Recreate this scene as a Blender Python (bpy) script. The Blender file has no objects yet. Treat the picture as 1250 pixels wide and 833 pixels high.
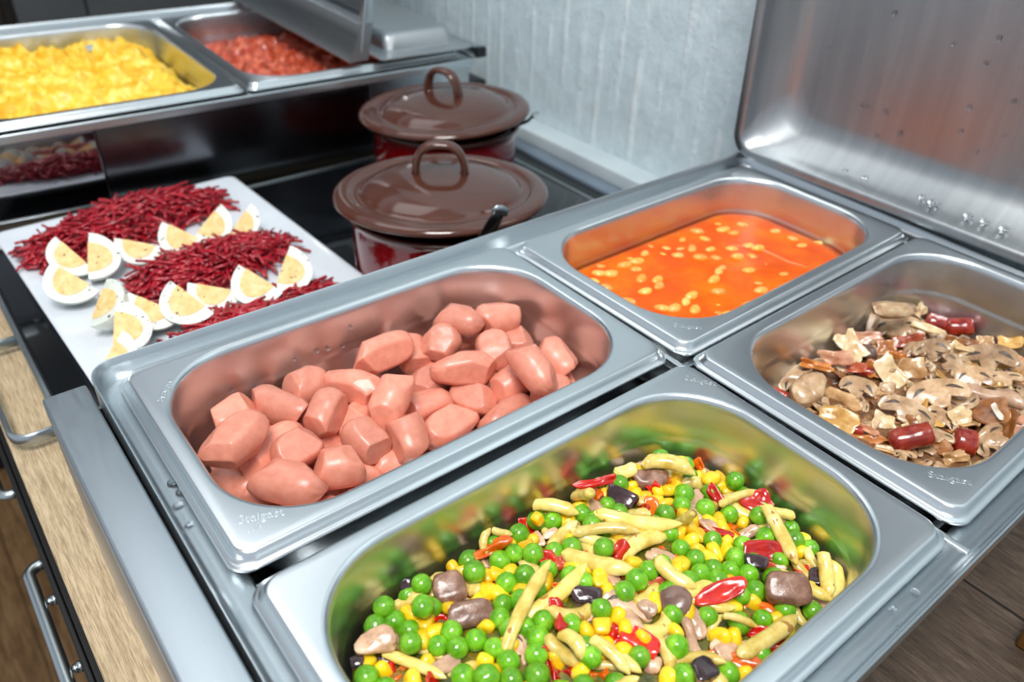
import bpy, bmesh, math, random
from mathutils import Vector, Matrix, Euler, noise
C = bpy.context.scene.collection
PI = math.pi
ITEMS = [
 ('sausage', 'cut sausages in the far left pan', 'short pink sausage lying at the very back of the pile, left of the hindmost pair', [(0,(.2007,.2952,-.0243),(.168,-.0,-.967),(.0348,.0217,.0217))]),
 ('sausage', 'cut sausages in the far left pan', 'short pink sausage at the very back of the pile, right of the hindmost pair', [(1,(.2269,.2892,-.0294),(.438,-.0,-.277),(.0307,.0233,.0233))]),
 ('sausage', 'cut sausages in the far left pan', 'plump pink sausage with a creased end, topmost at the back left of the heap', [(2,(.1429,.2949,-.0254),(.287,-.0,.037),(.0425,.0218,.0218))]),
 ('sausage', 'cut sausages in the far left pan', 'pink sausage half hidden behind the plump one at the back left of the heap', [(3,(.1666,.2989,-.0402),(.031,.481,-1.685),(.028,.0225,.0225))]),
 ('sausage', 'cut sausages in the far left pan', 'pink sausage just in front of the hindmost pair, its left end showing', [(4,(.1822,.2896,-.0332),(.287,-.389,.193),(.028,.0237,.0237))]),
 ('sausage', 'cut sausages in the far left pan', 'small round sausage end pointing out just below the hindmost pair', [(5,(.2069,.2981,-.0431),(.514,-.0,-.272),(.028,.0212,.0212))]),
 ('sausage', 'cut sausages in the far left pan', 'pink sausage standing steeply under the right one of the hindmost pair', [(6,(.2075,.2657,-.0351),(.003,.507,-1.966),(.028,.0235,.0235))]),
 ('sausage', 'cut sausages in the far left pan', 'long smooth sausage lying level on top at the back middle of the heap', [(7,(.1806,.2612,-.0333),(.294,-.0,-.562),(.0439,.0217,.0217))]),
 ('sausage', 'cut sausages in the far left pan', 'puckered round sausage end right of the long level sausage at the back', [(8,(.202,.242,-.0442),(.48,-.319,-.053),(.028,.0216,.0216))]),
 ('sausage', 'cut sausages in the far left pan', 'long flat-sided sausage slanting down at the right side of the heap', [(0,(.2049,.2244,-.0215),(.283,.386,-1.539),(.0393,.0215,.0215))]),
 ('sausage', 'cut sausages in the far left pan', 'bumpy sausage at the far right end of the heap against the pan wall', [(1,(.233,.2342,-.033),(.183,.356,-1.476),(.03,.0233,.0233))]),
 ('sausage', 'cut sausages in the far left pan', 'low sausage under the long slanting one near the right end of the front rim', [(2,(.2163,.2193,-.0415),(-.207,-.0,-.459),(.028,.0225,.0225))]),
 ('sausage', 'cut sausages in the far left pan', 'lowest sausage at the far right end of the front rim, mostly hidden', [(3,(.2314,.2263,-.0516),(.21,-.0,-.218),(.028,.0227,.0227))]),
 ('sausage', 'cut sausages in the far left pan', 'sausage tucked between the tall middle one and the long level one behind it', [(4,(.1615,.2757,-.0483),(.095,-.0,.094),(.028,.0215,.0215))]),
 ('sausage', 'cut sausages in the far left pan', 'creased sausage right of the tall middle one, lying level', [(5,(.151,.2583,-.0494),(.135,-.0,-.24),(.0311,.0226,.0226))]),
 ('sausage', 'cut sausages in the far left pan', 'knobbly sausage with a faceted right end, near the front below the long level one', [(6,(.1791,.2498,-.0511),(.332,-.0,-1.133),(.0312,.0215,.0215))]),
 ('sausage', 'cut sausages in the far left pan', 'smooth sausage tapering to the left, left of the tall middle one', [(7,(.1141,.2799,-.029),(.469,-.0,-1.188),(.0424,.0213,.0213))]),
 ('sausage', 'cut sausages in the far left pan', 'tall narrow sausage standing out on top in the middle of the heap', [(8,(.1226,.2522,-.0252),(.609,-.434,.538),(.0377,.0219,.0219))]),
 ('sausage', 'cut sausages in the far left pan', 'short sausage behind the left half of the heap against the back wall', [(0,(.0933,.2998,-.0325),(.276,-.0,.047),(.028,.0233,.0233))]),
 ('sausage', 'cut sausages in the far left pan', 'broad sausage with a sliced-off right end in the back left of the heap', [(1,(.0725,.2919,-.033),(.039,-.0,-1.064),(.0404,.0214,.0214))]),
 ('sausage', 'cut sausages in the far left pan', 'upright flat-faced sausage left of the middle of the heap', [(2,(.0893,.268,-.0299),(.472,-.43,.643),(.0305,.0215,.0215))]),
 ('sausage', 'cut sausages in the far left pan', 'small sausage at the back of the left end against the pan wall', [(3,(.0479,.2978,-.0319),(.303,-.211,.134),(.028,.0221,.0221))]),
 ('sausage', 'cut sausages in the far left pan', 'long block-like sausage at the left end of the pan', [(4,(.0364,.2626,-.0189),(-.124,-.0,.262),(.0394,.0234,.0234))]),
 ('sausage', 'cut sausages in the far left pan', 'shiny sausage slanting upward beside the long block-like one at the left end', [(5,(.0547,.2673,-.0385),(.22,-.0,.255),(.0422,.0231,.0231))]),
 ('sausage', 'cut sausages in the far left pan', 'round puckered sausage end facing forward left of the middle', [(6,(.0628,.2506,-.0307),(.434,-.0,.118),(.028,.0214,.0214))]),
 ('sausage', 'cut sausages in the far left pan', 'sausage hidden behind two puckered ends left of the middle', [(7,(.0849,.2686,-.0496),(.674,-.0,-.955),(.028,.0225,.0225))]),
 ('sausage', 'cut sausages in the far left pan', 'fat sausage with star-shaped creases at its left end near the front rim', [(8,(.076,.2294,-.0338),(.174,-.0,-.408),(.028,.0229,.0229))]),
 ('sausage', 'cut sausages in the far left pan', 'biggest sausage in front lying along the near rim at the left', [(0,(.0494,.2338,-.0333),(.079,-.0,-.932),(.0427,.0235,.0235))]),
 ('sausage', 'cut sausages in the far left pan', 'small orange-pink sausage at the left corner of the front rim', [(1,(.0319,.2672,-.0524),(.202,-.0,-.906),(.028,.0231,.0231))]),
 ('sausage', 'cut sausages in the far left pan', 'flat sliver of sausage cut off by the front rim at the left', [(2,(.0426,.2485,-.0526),(.352,-.0,-.75),(.028,.0232,.0232))]),
 ('sausage', 'cut sausages in the far left pan', 'sausage with a tapered puckered tip pointing down in the middle front', [(3,(.0992,.2409,-.0364),(.083,.361,-1.32),(.028,.0224,.0224))]),
 ('sausage', 'cut sausages in the far left pan', 'narrow sausage wedged behind the tapered tip in the middle', [(4,(.1047,.2638,-.0433),(.339,.468,-1.845),(.028,.022,.022))]),
 ('sausage', 'cut sausages in the far left pan', 'stubby upright sausage in front of the middle beside the near rim', [(5,(.1199,.23,-.0378),(-.228,.454,-1.895),(.028,.0226,.0226))]),
 ('sausage', 'cut sausages in the far left pan', 'large angular sausage by the near rim right of the stubby upright one', [(6,(.1535,.2382,-.052),(.212,-.0,.125),(.0397,.0223,.0223))]),
 ('sausage', 'cut sausages in the far left pan', 'long low sausage lying along the near rim right of the middle', [(7,(.1892,.2254,-.0522),(.138,-.0,-.135),(.0442,.0235,.0235))]),
 ('sausage', 'cut sausages in the far left pan', 'low sausage cut off by the near rim below the star-creased one', [(8,(.0885,.2335,-.0527),(-.03,-.0,-.266),(.028,.0234,.0234))]),
 ('sausage', 'cut sausages in the far left pan', 'low sausage squeezed under the stubby upright one at the near rim', [(0,(.107,.2318,-.0527),(.519,-.0,-.347),(.028,.0222,.0222))]),
 ('sausage', 'cut sausages in the far left pan', 'sausage deep in the gap between the two upright ones', [(1,(.1182,.2848,-.0525),(.009,-.0,-.573),(.028,.0232,.0232))]),
 ('sausage', 'cut sausages in the far left pan', 'sausage tip down in the gap right of the biggest front sausage', [(2,(.0698,.2346,-.0524),(.244,-.273,.249),(.028,.022,.022))]),
 ('sausage', 'cut sausages in the far left pan', 'dark gap sausage seen only as a strip beside the upright flat-faced one', [(3,(.1003,.2797,-.0527),(.484,-.33,.305),(.028,.0216,.0216))]),
 ('sausage', 'cut sausages in the far left pan', 'sausage deep between the broad one and the long block at the left', [(4,(.0626,.2983,-.0523),(.411,-.0,-.818),(.028,.0223,.0223))]),
 ('sausage', 'cut sausages in the far left pan', 'sausage tip showing above the upright flat-faced one', [(5,(.109,.2988,-.0456),(.494,-.0,-.623),(.028,.0236,.0236))]),
 ('sausage', 'cut sausages in the far left pan', 'sausage tip hidden at the back right below the hindmost pair', [(6,(.2313,.2758,-.0435),(.051,-.0,-.956),(.028,.0216,.0216))]),
 ('sausage', 'buried sausages in the far left pan', 'pink sausage buried at the bottom of the heap under the others', [(0,(.0596,.2098,-.0523),(.0,-.0,1.292),(.04,.022,.022)), (6,(.0374,.2231,-.0523),(.0,-.0,2.292),(.04,.022,.022)), (6,(.046,.2836,-.0522),(.0,-.0,2.868),(.04,.022,.022)), (7,(.0822,.2095,-.0523),(.0,-.0,1.643),(.04,.022,.022)), (1,(.086,.2515,-.0522),(.0,-.0,.146),(.04,.022,.022)), (0,(.0831,.2915,-.0522),(.0,-.0,.794),(.04,.022,.022)), (8,(.1295,.2075,-.0523),(.0,-.0,.589),(.04,.022,.022)), (5,(.1253,.2564,-.0523),(.0,-.0,1.854),(.04,.022,.022)), (0,(.1383,.2902,-.0523),(.0,-.0,2.129),(.04,.022,.022)), (0,(.1646,.2026,-.0523),(.0,-.0,2.946),(.04,.022,.022)), (3,(.1892,.2648,-.0523),(.0,-.0,2.548),(.04,.022,.022)), (5,(.1829,.2925,-.0522),(.0,-.0,.601),(.04,.022,.022)), (2,(.2027,.2019,-.0523),(.0,-.0,.125),(.04,.022,.022)), (7,(.2233,.2507,-.0523),(.0,-.0,2.682),(.04,.022,.022)), (7,(.2171,.2826,-.0522),(.0,-.0,1.063),(.04,.022,.022))]),
 ('aubergine_flesh', 'aubergine pieces in the mixed vegetables', 'brown aubergine cube at the left end among the peas in the mixed vegetables', [(1,(.0774,.1289,-.0305),(.362,-.0,-.393),(.0155,.0152,.0094))]),
 ('aubergine_flesh', 'aubergine pieces in the mixed vegetables', 'mauve aubergine wedge lying right of the brown cube at left in the mixed vegetables', [(1,(.0774,.1125,-.0306),(.571,-.0,-.409),(.0211,.012,.0075))]),
 ('aubergine', 'aubergine pieces in the mixed vegetables', 'dark purple aubergine cube left of the pale mushroom in the mixed vegetables', [(0,(.1221,.0878,-.0283),(.411,-.0,-.742),(.0149,.0104,.0064))]),
 ('aubergine', 'aubergine pieces in the mixed vegetables', 'dark purple aubergine peel piece at the far wall in the mixed vegetables', [(3,(.1796,.122,-.0304),(.622,-.0,-1.215),(.0166,.0092,.0057))]),
 ('aubergine_flesh', 'aubergine pieces in the mixed vegetables', 'grey-brown aubergine slab at the far wall in the mixed vegetables', [(0,(.2038,.1246,-.0341),(.38,-.0,-.633),(.0209,.0128,.008))]),
 ('aubergine_flesh', 'aubergine pieces in the mixed vegetables', 'large brown aubergine cube at the right end in the mixed vegetables', [(1,(.198,.0351,-.0269),(.541,-.0,-.716),(.0212,.0153,.0095))]),
 ('aubergine', 'aubergine pieces in the mixed vegetables', 'black aubergine peel curled on the big red pepper at right in the mixed vegetables', [(3,(.2011,.0542,-.0298),(.418,-.0,-.814),(.0117,.0065,.004))]),
 ('aubergine', 'aubergine pieces in the mixed vegetables', 'dark purple aubergine piece at the near rim beside the orange pepper in the mixed vegetables', [(2,(.1346,.0311,-.0256),(.002,-.0,-.325),(.011,.0099,.0062))]),
 ('aubergine', 'aubergine pieces in the mixed vegetables', 'grey-brown aubergine strip standing at the right end in the mixed vegetables', [(3,(.2213,.0341,-.0356),(.155,-.0,-2.533),(.0105,.0058,.0036))]),
 ('aubergine', 'aubergine pieces in the mixed vegetables', 'small grey-brown aubergine bit at the right corner in the mixed vegetables', [(3,(.2088,.0245,-.0391),(.299,-.0,-.643),(.0058,.0057,.0035))]),
 ('aubergine_flesh', 'aubergine pieces in the mixed vegetables', 'small brown aubergine bit left of the dark peel at the far wall', [(0,(.1735,.1297,-.036),(.377,-.0,-1.466),(.0063,.0087,.0039))]),
 ('aubergine', 'aubergine pieces in the mixed vegetables', 'small dark aubergine bit left of the brown cube in the mixed vegetables', [(2,(.0623,.1409,-.0288),(.687,-.0,-.791),(.0052,.0052,.0032))]),
 ('aubergine', 'aubergine pieces in the mixed vegetables', 'dark aubergine bit in the left front corner in the mixed vegetables', [(0,(.0264,.1219,-.0315),(.349,-.0,-.647),(.0059,.0059,.0036))]),
 ('aubergine', 'aubergine pieces in the mixed vegetables', 'dark aubergine bit under the beans in the left front corner in the mixed vegetables', [(0,(.0376,.1183,-.0362),(.442,-.0,-.72),(.0076,.0042,.0026))]),
 ('aubergine', 'aubergine pieces in the mixed vegetables', 'small black aubergine peel beside the pea at right in the mixed vegetables', [(0,(.2022,.0516,-.0376),(.371,-.0,-.82),(.0046,.0039,.0024))]),
 ('aubergine_flesh', 'aubergine pieces in the mixed vegetables', 'brown crumbly aubergine bit by the right end of the far wall in the mixed vegetables', [(2,(.2371,.0653,-.037),(.377,-.0,-1.629),(.0065,.0073,.004))]),
 ('mushroom_chunk', 'mushroom pieces in the mixed vegetables', 'pale beige mushroom chunk at the left front corner in the mixed vegetables', [(1,(.0366,.1238,-.0276),(.385,-.118,-.501),(.0181,.0117,.0058))]),
 ('mushroom_slice', 'mushroom pieces in the mixed vegetables', 'pale pink mushroom slice in the middle, left of the brown cap in the mixed vegetables', [(3,(.1334,.0728,-.0282),(.38,.169,-.893),(.0234,.0144,.0045))]),
 ('mushroom_cap', 'mushroom pieces in the mixed vegetables', 'brown mushroom cap lying on top in the front middle in the mixed vegetables', [(1,(.1504,.0608,-.0252),(.271,-.318,-.693),(.0155,.0144,.0055))]),
 ('mushroom_stem', 'mushroom pieces in the mixed vegetables', 'mushroom stem running down from the brown cap in the mixed vegetables', [(1,(.1452,.0468,-.0304),(.308,.224,-1.931),(.0187,.007,.0049))]),
 ('mushroom_chunk', 'mushroom pieces in the mixed vegetables', 'brown mushroom piece right of the mushroom stem in the mixed vegetables', [(1,(.1527,.0488,-.03),(.13,.345,-2.237),(.0146,.0075,.0038))]),
 ('mushroom_chunk', 'mushroom pieces in the mixed vegetables', 'brown mushroom piece at the bottom of the picture', [(0,(.1233,.0474,-.0314),(.434,-.166,-.755),(.0081,.0081,.004))]),
 ('mushroom_chunk', 'mushroom pieces in the mixed vegetables', 'yellowish mushroom piece left of the front corn cube in the mixed vegetables', [(2,(.1537,.0364,-.0322),(.24,-.188,-.437),(.01,.0071,.0036))]),
 ('mushroom_chunk', 'mushroom pieces in the mixed vegetables', 'pale mushroom strip behind the big shiny red pepper in the mixed vegetables', [(1,(.2177,.0704,-.036),(.471,-.443,-.398),(.0138,.0061,.0031))]),
 ('mushroom_chunk', 'mushroom pieces in the mixed vegetables', 'pale mushroom strip behind the corn in the back middle in the mixed vegetables', [(3,(.2063,.0945,-.0364),(.258,.168,-1.701),(.0111,.0057,.0028))]),
 ('mushroom_slice', 'mushroom pieces in the mixed vegetables', 'greyish mushroom slice right of the slender front bean in the mixed vegetables', [(3,(.0845,.0861,-.0317),(.14,.301,-1.902),(.0135,.0065,.0045))]),
 ('mushroom_chunk', 'mushroom pieces in the mixed vegetables', 'pale mushroom bit behind the crossing beans at left in the mixed vegetables', [(3,(.1298,.1284,-.0337),(.221,.213,-1.879),(.0089,.0049,.0025))]),
 ('mushroom_chunk', 'mushroom pieces in the mixed vegetables', 'green-tinged pale mushroom bit at the back left in the mixed vegetables', [(1,(.136,.1268,-.0325),(.487,-.131,-.461),(.0092,.0055,.0028))]),
 ('mushroom_chunk', 'mushroom pieces in the mixed vegetables', 'greenish mushroom sliver left of the mushroom stem in the mixed vegetables', [(3,(.1358,.0543,-.0306),(.333,.069,-1.155),(.0093,.0048,.0024))]),
 ('mushroom_chunk', 'mushroom pieces in the mixed vegetables', 'grey mushroom piece between the pale slice and the brown cap in the mixed vegetables', [(1,(.1394,.0664,-.027),(.409,.178,-1.497),(.0094,.0072,.0036))]),
 ('mushroom_chunk', 'mushroom pieces in the mixed vegetables', 'pale yellow mushroom strip below the dark purple cube in the mixed vegetables', [(3,(.1145,.0819,-.0301),(.394,-.069,-.694),(.0127,.0048,.0024))]),
 ('mushroom_chunk', 'mushroom pieces in the mixed vegetables', 'tan mushroom sliver below the big shiny red pepper in the mixed vegetables', [(3,(.2112,.0497,-.0373),(.615,-.172,-1.009),(.0121,.0045,.0023))]),
 ('pepper_r', 'pepper pieces in the mixed vegetables', 'small crumpled red pepper piece beside a pea at the back left in the mixed vegetables', [(4,(.1295,.1373,-.0333),(.23,.278,-1.937),(.0108,.0076,.0048))]),
 ('pepper_o', 'pepper pieces in the mixed vegetables', 'orange pepper strip lying on top at the back left by the curled bean', [(4,(.1054,.1337,-.0264),(.411,-.215,-.184),(.0207,.0063,.0048))]),
 ('pepper_r', 'pepper pieces in the mixed vegetables', 'red pepper piece at the upper left touching the crossing beans in the mixed vegetables', [(3,(.1229,.115,-.0289),(.318,-.163,-.661),(.0087,.0079,.0048))]),
 ('pepper_p', 'pepper pieces in the mixed vegetables', 'pale red pepper piece right of the red one at the crossing beans', [(0,(.1263,.1094,-.0296),(.473,-.149,-.538),(.0087,.0075,.0048))]),
 ('pepper_r', 'pepper pieces in the mixed vegetables', 'thin red pepper strip against the far wall, left of the dark purple peel', [(0,(.1734,.1359,-.0272),(.512,-.206,-.502),(.0233,.0052,.0048))]),
 ('pepper_r', 'pepper pieces in the mixed vegetables', 'glossy red pepper triangle on the beans left of the middle in the mixed vegetables', [(1,(.1509,.0961,-.0254),(-.021,-.369,.231),(.0112,.0071,.0048))]),
 ('pepper_r', 'pepper pieces in the mixed vegetables', 'long upright red pepper strip left of the dark purple cube in the mixed vegetables', [(4,(.1044,.0856,-.0238),(.187,.039,-2.049),(.0164,.0072,.0048))]),
 ('pepper_r', 'pepper pieces in the mixed vegetables', 'thin dark red pepper strip standing near the front edge of the picture', [(4,(.0886,.0717,-.0295),(.173,.461,-1.849),(.0169,.0035,.0048))]),
 ('pepper_r', 'pepper pieces in the mixed vegetables', 'red pepper piece between the yellow cube and the pink-red square in the mixed vegetables', [(0,(.1204,.0667,-.0292),(-.042,.41,-2.055),(.0102,.0063,.0048))]),
 ('pepper_r', 'pepper pieces in the mixed vegetables', 'tiny dark red pepper bit between the two brown chunks at left in the mixed vegetables', [(1,(.0831,.1216,-.0347),(.367,-.105,-.603),(.0076,.004,.0048))]),
 ('pepper_r', 'pepper pieces in the mixed vegetables', 'dark red pepper bit below the left brown chunk in the mixed vegetables', [(2,(.067,.1203,-.0349),(.303,.198,-.973),(.0072,.0045,.0048))]),
 ('pepper_o', 'pepper pieces in the mixed vegetables', 'orange pepper strip at the front left corner in the mixed vegetables', [(0,(.0384,.1093,-.0354),(.244,-.155,.172),(.0107,.0047,.0048))]),
 ('pepper_r', 'pepper pieces in the mixed vegetables', 'red pepper piece at the front edge beside the thin dark red strip', [(4,(.0924,.0676,-.0319),(.329,-.029,-.558),(.0072,.0063,.0048))]),
 ('pepper_o', 'pepper pieces in the mixed vegetables', 'small orange pepper bit above the long upright red strip in the mixed vegetables', [(3,(.1181,.0999,-.0313),(.65,.075,-.468),(.0072,.0046,.0048))]),
 ('pepper_r', 'pepper pieces in the mixed vegetables', 'tiny red pepper bit lying on the corn at left in the mixed vegetables', [(4,(.0957,.1216,-.0341),(.416,.136,-.686),(.0072,.0046,.0048))]),
 ('pepper_r', 'pepper pieces in the mixed vegetables', 'bright pinkish red pepper square lying on top in the front middle in the mixed vegetables', [(1,(.124,.0566,-.0267),(.378,.133,-1.191),(.0178,.012,.0048))]),
 ('pepper_o', 'pepper pieces in the mixed vegetables', 'orange-red pepper piece below the grey-brown slab at the far wall in the mixed vegetables', [(2,(.1891,.1105,-.0329),(.559,.087,-.851),(.0079,.0106,.0048))]),
 ('pepper_r', 'pepper pieces in the mixed vegetables', 'red pepper bit behind the pair of corn kernels at the far wall', [(4,(.2006,.1199,-.0327),(.411,-.377,-.214),(.0072,.0071,.0048))]),
 ('pepper_d', 'pepper pieces in the mixed vegetables', 'dark red pepper bit behind the long bean at the back middle in the mixed vegetables', [(3,(.1978,.1027,-.0361),(.318,-.33,-.674),(.0072,.009,.0048))]),
 ('pepper_r', 'pepper pieces in the mixed vegetables', 'large red pepper piece with the pale strip across it at the back right', [(0,(.2364,.0797,-.0333),(.31,-.144,-.302),(.0164,.0131,.0048))]),
 ('pepper_r', 'pepper pieces in the mixed vegetables', 'curled red pepper strip left of the large piece at the back right', [(3,(.222,.0949,-.0326),(.505,.376,-1.612),(.0145,.0063,.0048))]),
 ('pepper_r', 'pepper pieces in the mixed vegetables', 'red pepper strip right of the middle behind the corn kernels in the mixed vegetables', [(1,(.2025,.0798,-.0329),(.549,-.191,-1.131),(.0201,.005,.0048))]),
 ('pepper_r', 'pepper pieces in the mixed vegetables', 'big shiny red pepper piece with a dark peel stuck on it at right', [(2,(.212,.0572,-.0324),(.537,.046,-.574),(.0217,.0106,.0048))]),
 ('pepper_r', 'pepper pieces in the mixed vegetables', 'broad red pepper band right of the brown mushroom cap in the mixed vegetables', [(2,(.1702,.0516,-.0246),(.251,-.268,-.422),(.0259,.0093,.0048))]),
 ('pepper_o', 'pepper pieces in the mixed vegetables', 'orange-red pepper square at right in front of the row of peas in the mixed vegetables', [(3,(.1836,.0376,-.0348),(.512,-.065,-.666),(.0142,.0093,.0048))]),
 ('pepper_r', 'pepper pieces in the mixed vegetables', 'red pepper piece below the orange-red square at right in the mixed vegetables', [(3,(.174,.0314,-.034),(.246,-.239,-.511),(.0114,.0059,.0048))]),
 ('pepper_r', 'pepper pieces in the mixed vegetables', 'red pepper piece beneath the large corn kernel near the front rim in the mixed vegetables', [(1,(.1759,.0227,-.0352),(.083,-.281,-.573),(.0096,.0058,.0048))]),
 ('pepper_o', 'pepper pieces in the mixed vegetables', 'big curved orange pepper piece against the near rim in the mixed vegetables', [(3,(.1522,.028,-.0322),(.338,-.05,-.741),(.0251,.0091,.0048))]),
 ('pepper_r', 'pepper pieces in the mixed vegetables', 'small red pepper bit right of the front yellow cube in the mixed vegetables', [(0,(.1181,.0648,-.0271),(-.008,.295,-1.743),(.0073,.0057,.0048))]),
 ('pepper_o', 'pepper pieces in the mixed vegetables', 'orange pepper piece at the bottom edge of the picture', [(4,(.1025,.0574,-.0314),(.419,-.199,-.689),(.0089,.0082,.0048))]),
 ('pepper_r', 'pepper pieces in the mixed vegetables', 'small round red pepper bit above the large brown cube at right in the mixed vegetables', [(0,(.2196,.0403,-.0357),(.28,-.134,-.75),(.0072,.0064,.0048))]),
 ('pepper_o', 'pepper pieces in the mixed vegetables', 'small orange pepper bit in the middle left of the mushroom cap in the mixed vegetables', [(0,(.1429,.0764,-.0293),(.461,-.032,-.87),(.0072,.0061,.0048))]),
 ('pepper_p', 'pepper pieces in the mixed vegetables', 'pale red pepper piece behind the brown mushroom cap in the mixed vegetables', [(2,(.1541,.0735,-.0288),(.52,-.237,-.664),(.0117,.0052,.0048))]),
 ('pepper_d', 'pepper pieces in the mixed vegetables', 'dark red pepper bit beside the mushroom stem in the mixed vegetables', [(3,(.1618,.0525,-.0316),(.446,-.152,-.932),(.0072,.006,.0048))]),
 ('pepper_p', 'pepper pieces in the mixed vegetables', 'pink pepper bit under the dark peel at right in the mixed vegetables', [(2,(.208,.0508,-.035),(.52,-.073,-.844),(.0072,.0047,.0048))]),
 ('wax_bean', 'yellow wax beans in the mixed vegetables', 'plump level yellow wax bean behind the green-tinged pale mushroom bit at the back left', [(0,(.144,.1331,-.0259),(.341,-.066,-.922),(.0234,.0068,.0057))]),
 ('wax_bean', 'yellow wax beans in the mixed vegetables', 'long level yellow wax bean in front of the orange-red pepper piece', [(1,(.172,.1043,-.0251),(.34,.015,-.779),(.0435,.0075,.0064))]),
 ('wax_bean', 'yellow wax beans in the mixed vegetables', 'plump slanting yellow wax bean right of the green-tinged pale mushroom bit at the back left', [(2,(.1394,.1215,-.0309),(.202,-.288,.082),(.02,.0066,.0056))]),
 ('wax_bean', 'yellow wax beans in the mixed vegetables', 'long level yellow wax bean behind the glossy red pepper triangle', [(3,(.1526,.1061,-.0248),(.323,-.021,-.623),(.033,.0055,.0047))]),
 ('wax_bean', 'yellow wax beans in the mixed vegetables', 'long level yellow wax bean left of the glossy red pepper triangle', [(4,(.1389,.0972,-.0263),(.316,-.075,-1.031),(.0362,.0081,.0069))]),
 ('wax_bean', 'yellow wax beans in the mixed vegetables', 'plump slanting yellow wax bean right of the glossy red pepper triangle', [(5,(.165,.0925,-.0303),(.225,.082,-.098),(.0336,.0083,.0071))]),
 ('wax_bean', 'yellow wax beans in the mixed vegetables', 'long steep yellow wax bean left of the long upright red pepper strip', [(0,(.0966,.0969,-.0229),(.11,-.298,.42),(.0451,.0061,.0052))]),
 ('wax_bean', 'yellow wax beans in the mixed vegetables', 'long slanting yellow wax bean behind the long upright red pepper strip', [(1,(.1118,.0971,-.0263),(.203,-.244,.008),(.0397,.0072,.0061))]),
 ('wax_bean', 'yellow wax beans in the mixed vegetables', 'long slanting yellow wax bean right of the dark aubergine bit', [(2,(.0448,.1072,-.0324),(.224,-.028,-1.074),(.0302,.005,.0042))]),
 ('wax_bean', 'yellow wax beans in the mixed vegetables', 'slim level yellow wax bean right of the dark aubergine bit', [(3,(.0506,.1115,-.0356),(.245,-.035,-.944),(.0236,.004,.0034))]),
 ('wax_bean', 'yellow wax beans in the mixed vegetables', 'plump level yellow wax bean in front of the mauve aubergine wedge', [(4,(.0607,.0951,-.0346),(.243,-.057,-.305),(.0148,.005,.0043))]),
 ('wax_bean', 'yellow wax beans in the mixed vegetables', 'plump slanting yellow wax bean in front of the pale yellow mushroom strip', [(5,(.0978,.0709,-.0231),(.219,.182,-1.494),(.0151,.0065,.0055))]),
 ('wax_bean', 'yellow wax beans in the mixed vegetables', 'plump slanting yellow wax bean behind the orange pepper piece', [(0,(.1086,.0587,-.0256),(.242,.14,-1.407),(.021,.0056,.0047))]),
 ('wax_bean', 'yellow wax beans in the mixed vegetables', 'plump slanting yellow wax bean behind the brown mushroom cap', [(1,(.1606,.0698,-.0228),(.299,.053,-1.401),(.0226,.0071,.006))]),
 ('wax_bean', 'yellow wax beans in the mixed vegetables', 'long steep yellow wax bean in front of the brown crumbly aubergine bit', [(2,(.2239,.0571,-.0291),(.255,.283,-1.936),(.0324,.0071,.006))]),
 ('wax_bean', 'yellow wax beans in the mixed vegetables', 'plump level yellow wax bean right of the grey-brown aubergine slab at the far wall', [(3,(.2113,.1197,-.0273),(.373,.021,-.941),(.0286,.0086,.0073))]),
 ('wax_bean', 'yellow wax beans in the mixed vegetables', 'short level yellow wax bean left of the grey-brown aubergine slab at the far wall', [(4,(.1956,.1348,-.0301),(.297,.07,-.225),(.0138,.0076,.0065))]),
 ('wax_bean', 'yellow wax beans in the mixed vegetables', 'short level yellow wax bean right of the grey-brown aubergine slab at the far wall', [(5,(.2217,.1098,-.0384),(.367,.037,-.893),(.0135,.0076,.0065))]),
 ('wax_bean', 'yellow wax beans in the mixed vegetables', 'slim level yellow wax bean left of the large red pepper piece', [(0,(.2304,.0864,-.032),(.229,.114,-.136),(.0294,.0045,.0038))]),
 ('wax_bean', 'yellow wax beans in the mixed vegetables', 'short slanting yellow wax bean behind the grey-brown aubergine strip', [(1,(.2304,.0397,-.0364),(.292,.223,-1.818),(.0154,.0049,.0042))]),
 ('wax_bean', 'yellow wax beans in the mixed vegetables', 'plump steep yellow wax bean right of the grey-brown aubergine strip', [(2,(.222,.0302,-.031),(.161,.344,-2.337),(.0221,.007,.006))]),
 ('wax_bean', 'yellow wax beans in the mixed vegetables', 'plump steep yellow wax bean behind the small grey-brown aubergine bit at the right corner', [(3,(.2239,.0293,-.0357),(.061,.38,-2.666),(.0222,.0076,.0065))]),
 ('wax_bean', 'yellow wax beans in the mixed vegetables', 'long slanting yellow wax bean in front of the orange-red pepper square at right', [(4,(.1733,.0265,-.0299),(.137,.086,-.071),(.0398,.0076,.0064))]),
 ('wax_bean', 'yellow wax beans in the mixed vegetables', 'short slanting yellow wax bean behind the yellowish mushroom piece', [(5,(.1587,.0432,-.0313),(.064,-.326,.237),(.0137,.0038,.0032))]),
 ('wax_bean', 'yellow wax beans in the mixed vegetables', 'slim level yellow wax bean left of the orange-red pepper square at right', [(0,(.1663,.037,-.0265),(.308,.139,-.912),(.0157,.0035,.003))]),
 ('wax_bean', 'yellow wax beans in the mixed vegetables', 'short slanting yellow wax bean left of the small grey-brown aubergine bit at the right corner', [(1,(.199,.0256,-.0378),(.269,.204,-1.829),(.0104,.0046,.0039))]),
 ('wax_bean', 'yellow wax beans in the mixed vegetables', 'plump slanting yellow wax bean left of the bright pinkish red pepper square', [(2,(.1121,.0583,-.0279),(.254,.054,-1.312),(.0245,.0058,.005))]),
 ('wax_bean', 'yellow wax beans in the mixed vegetables', 'short steep yellow wax bean behind the orange pepper strip', [(3,(.1064,.1383,-.0281),(.046,-.355,.757),(.013,.0042,.0036))]),
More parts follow.
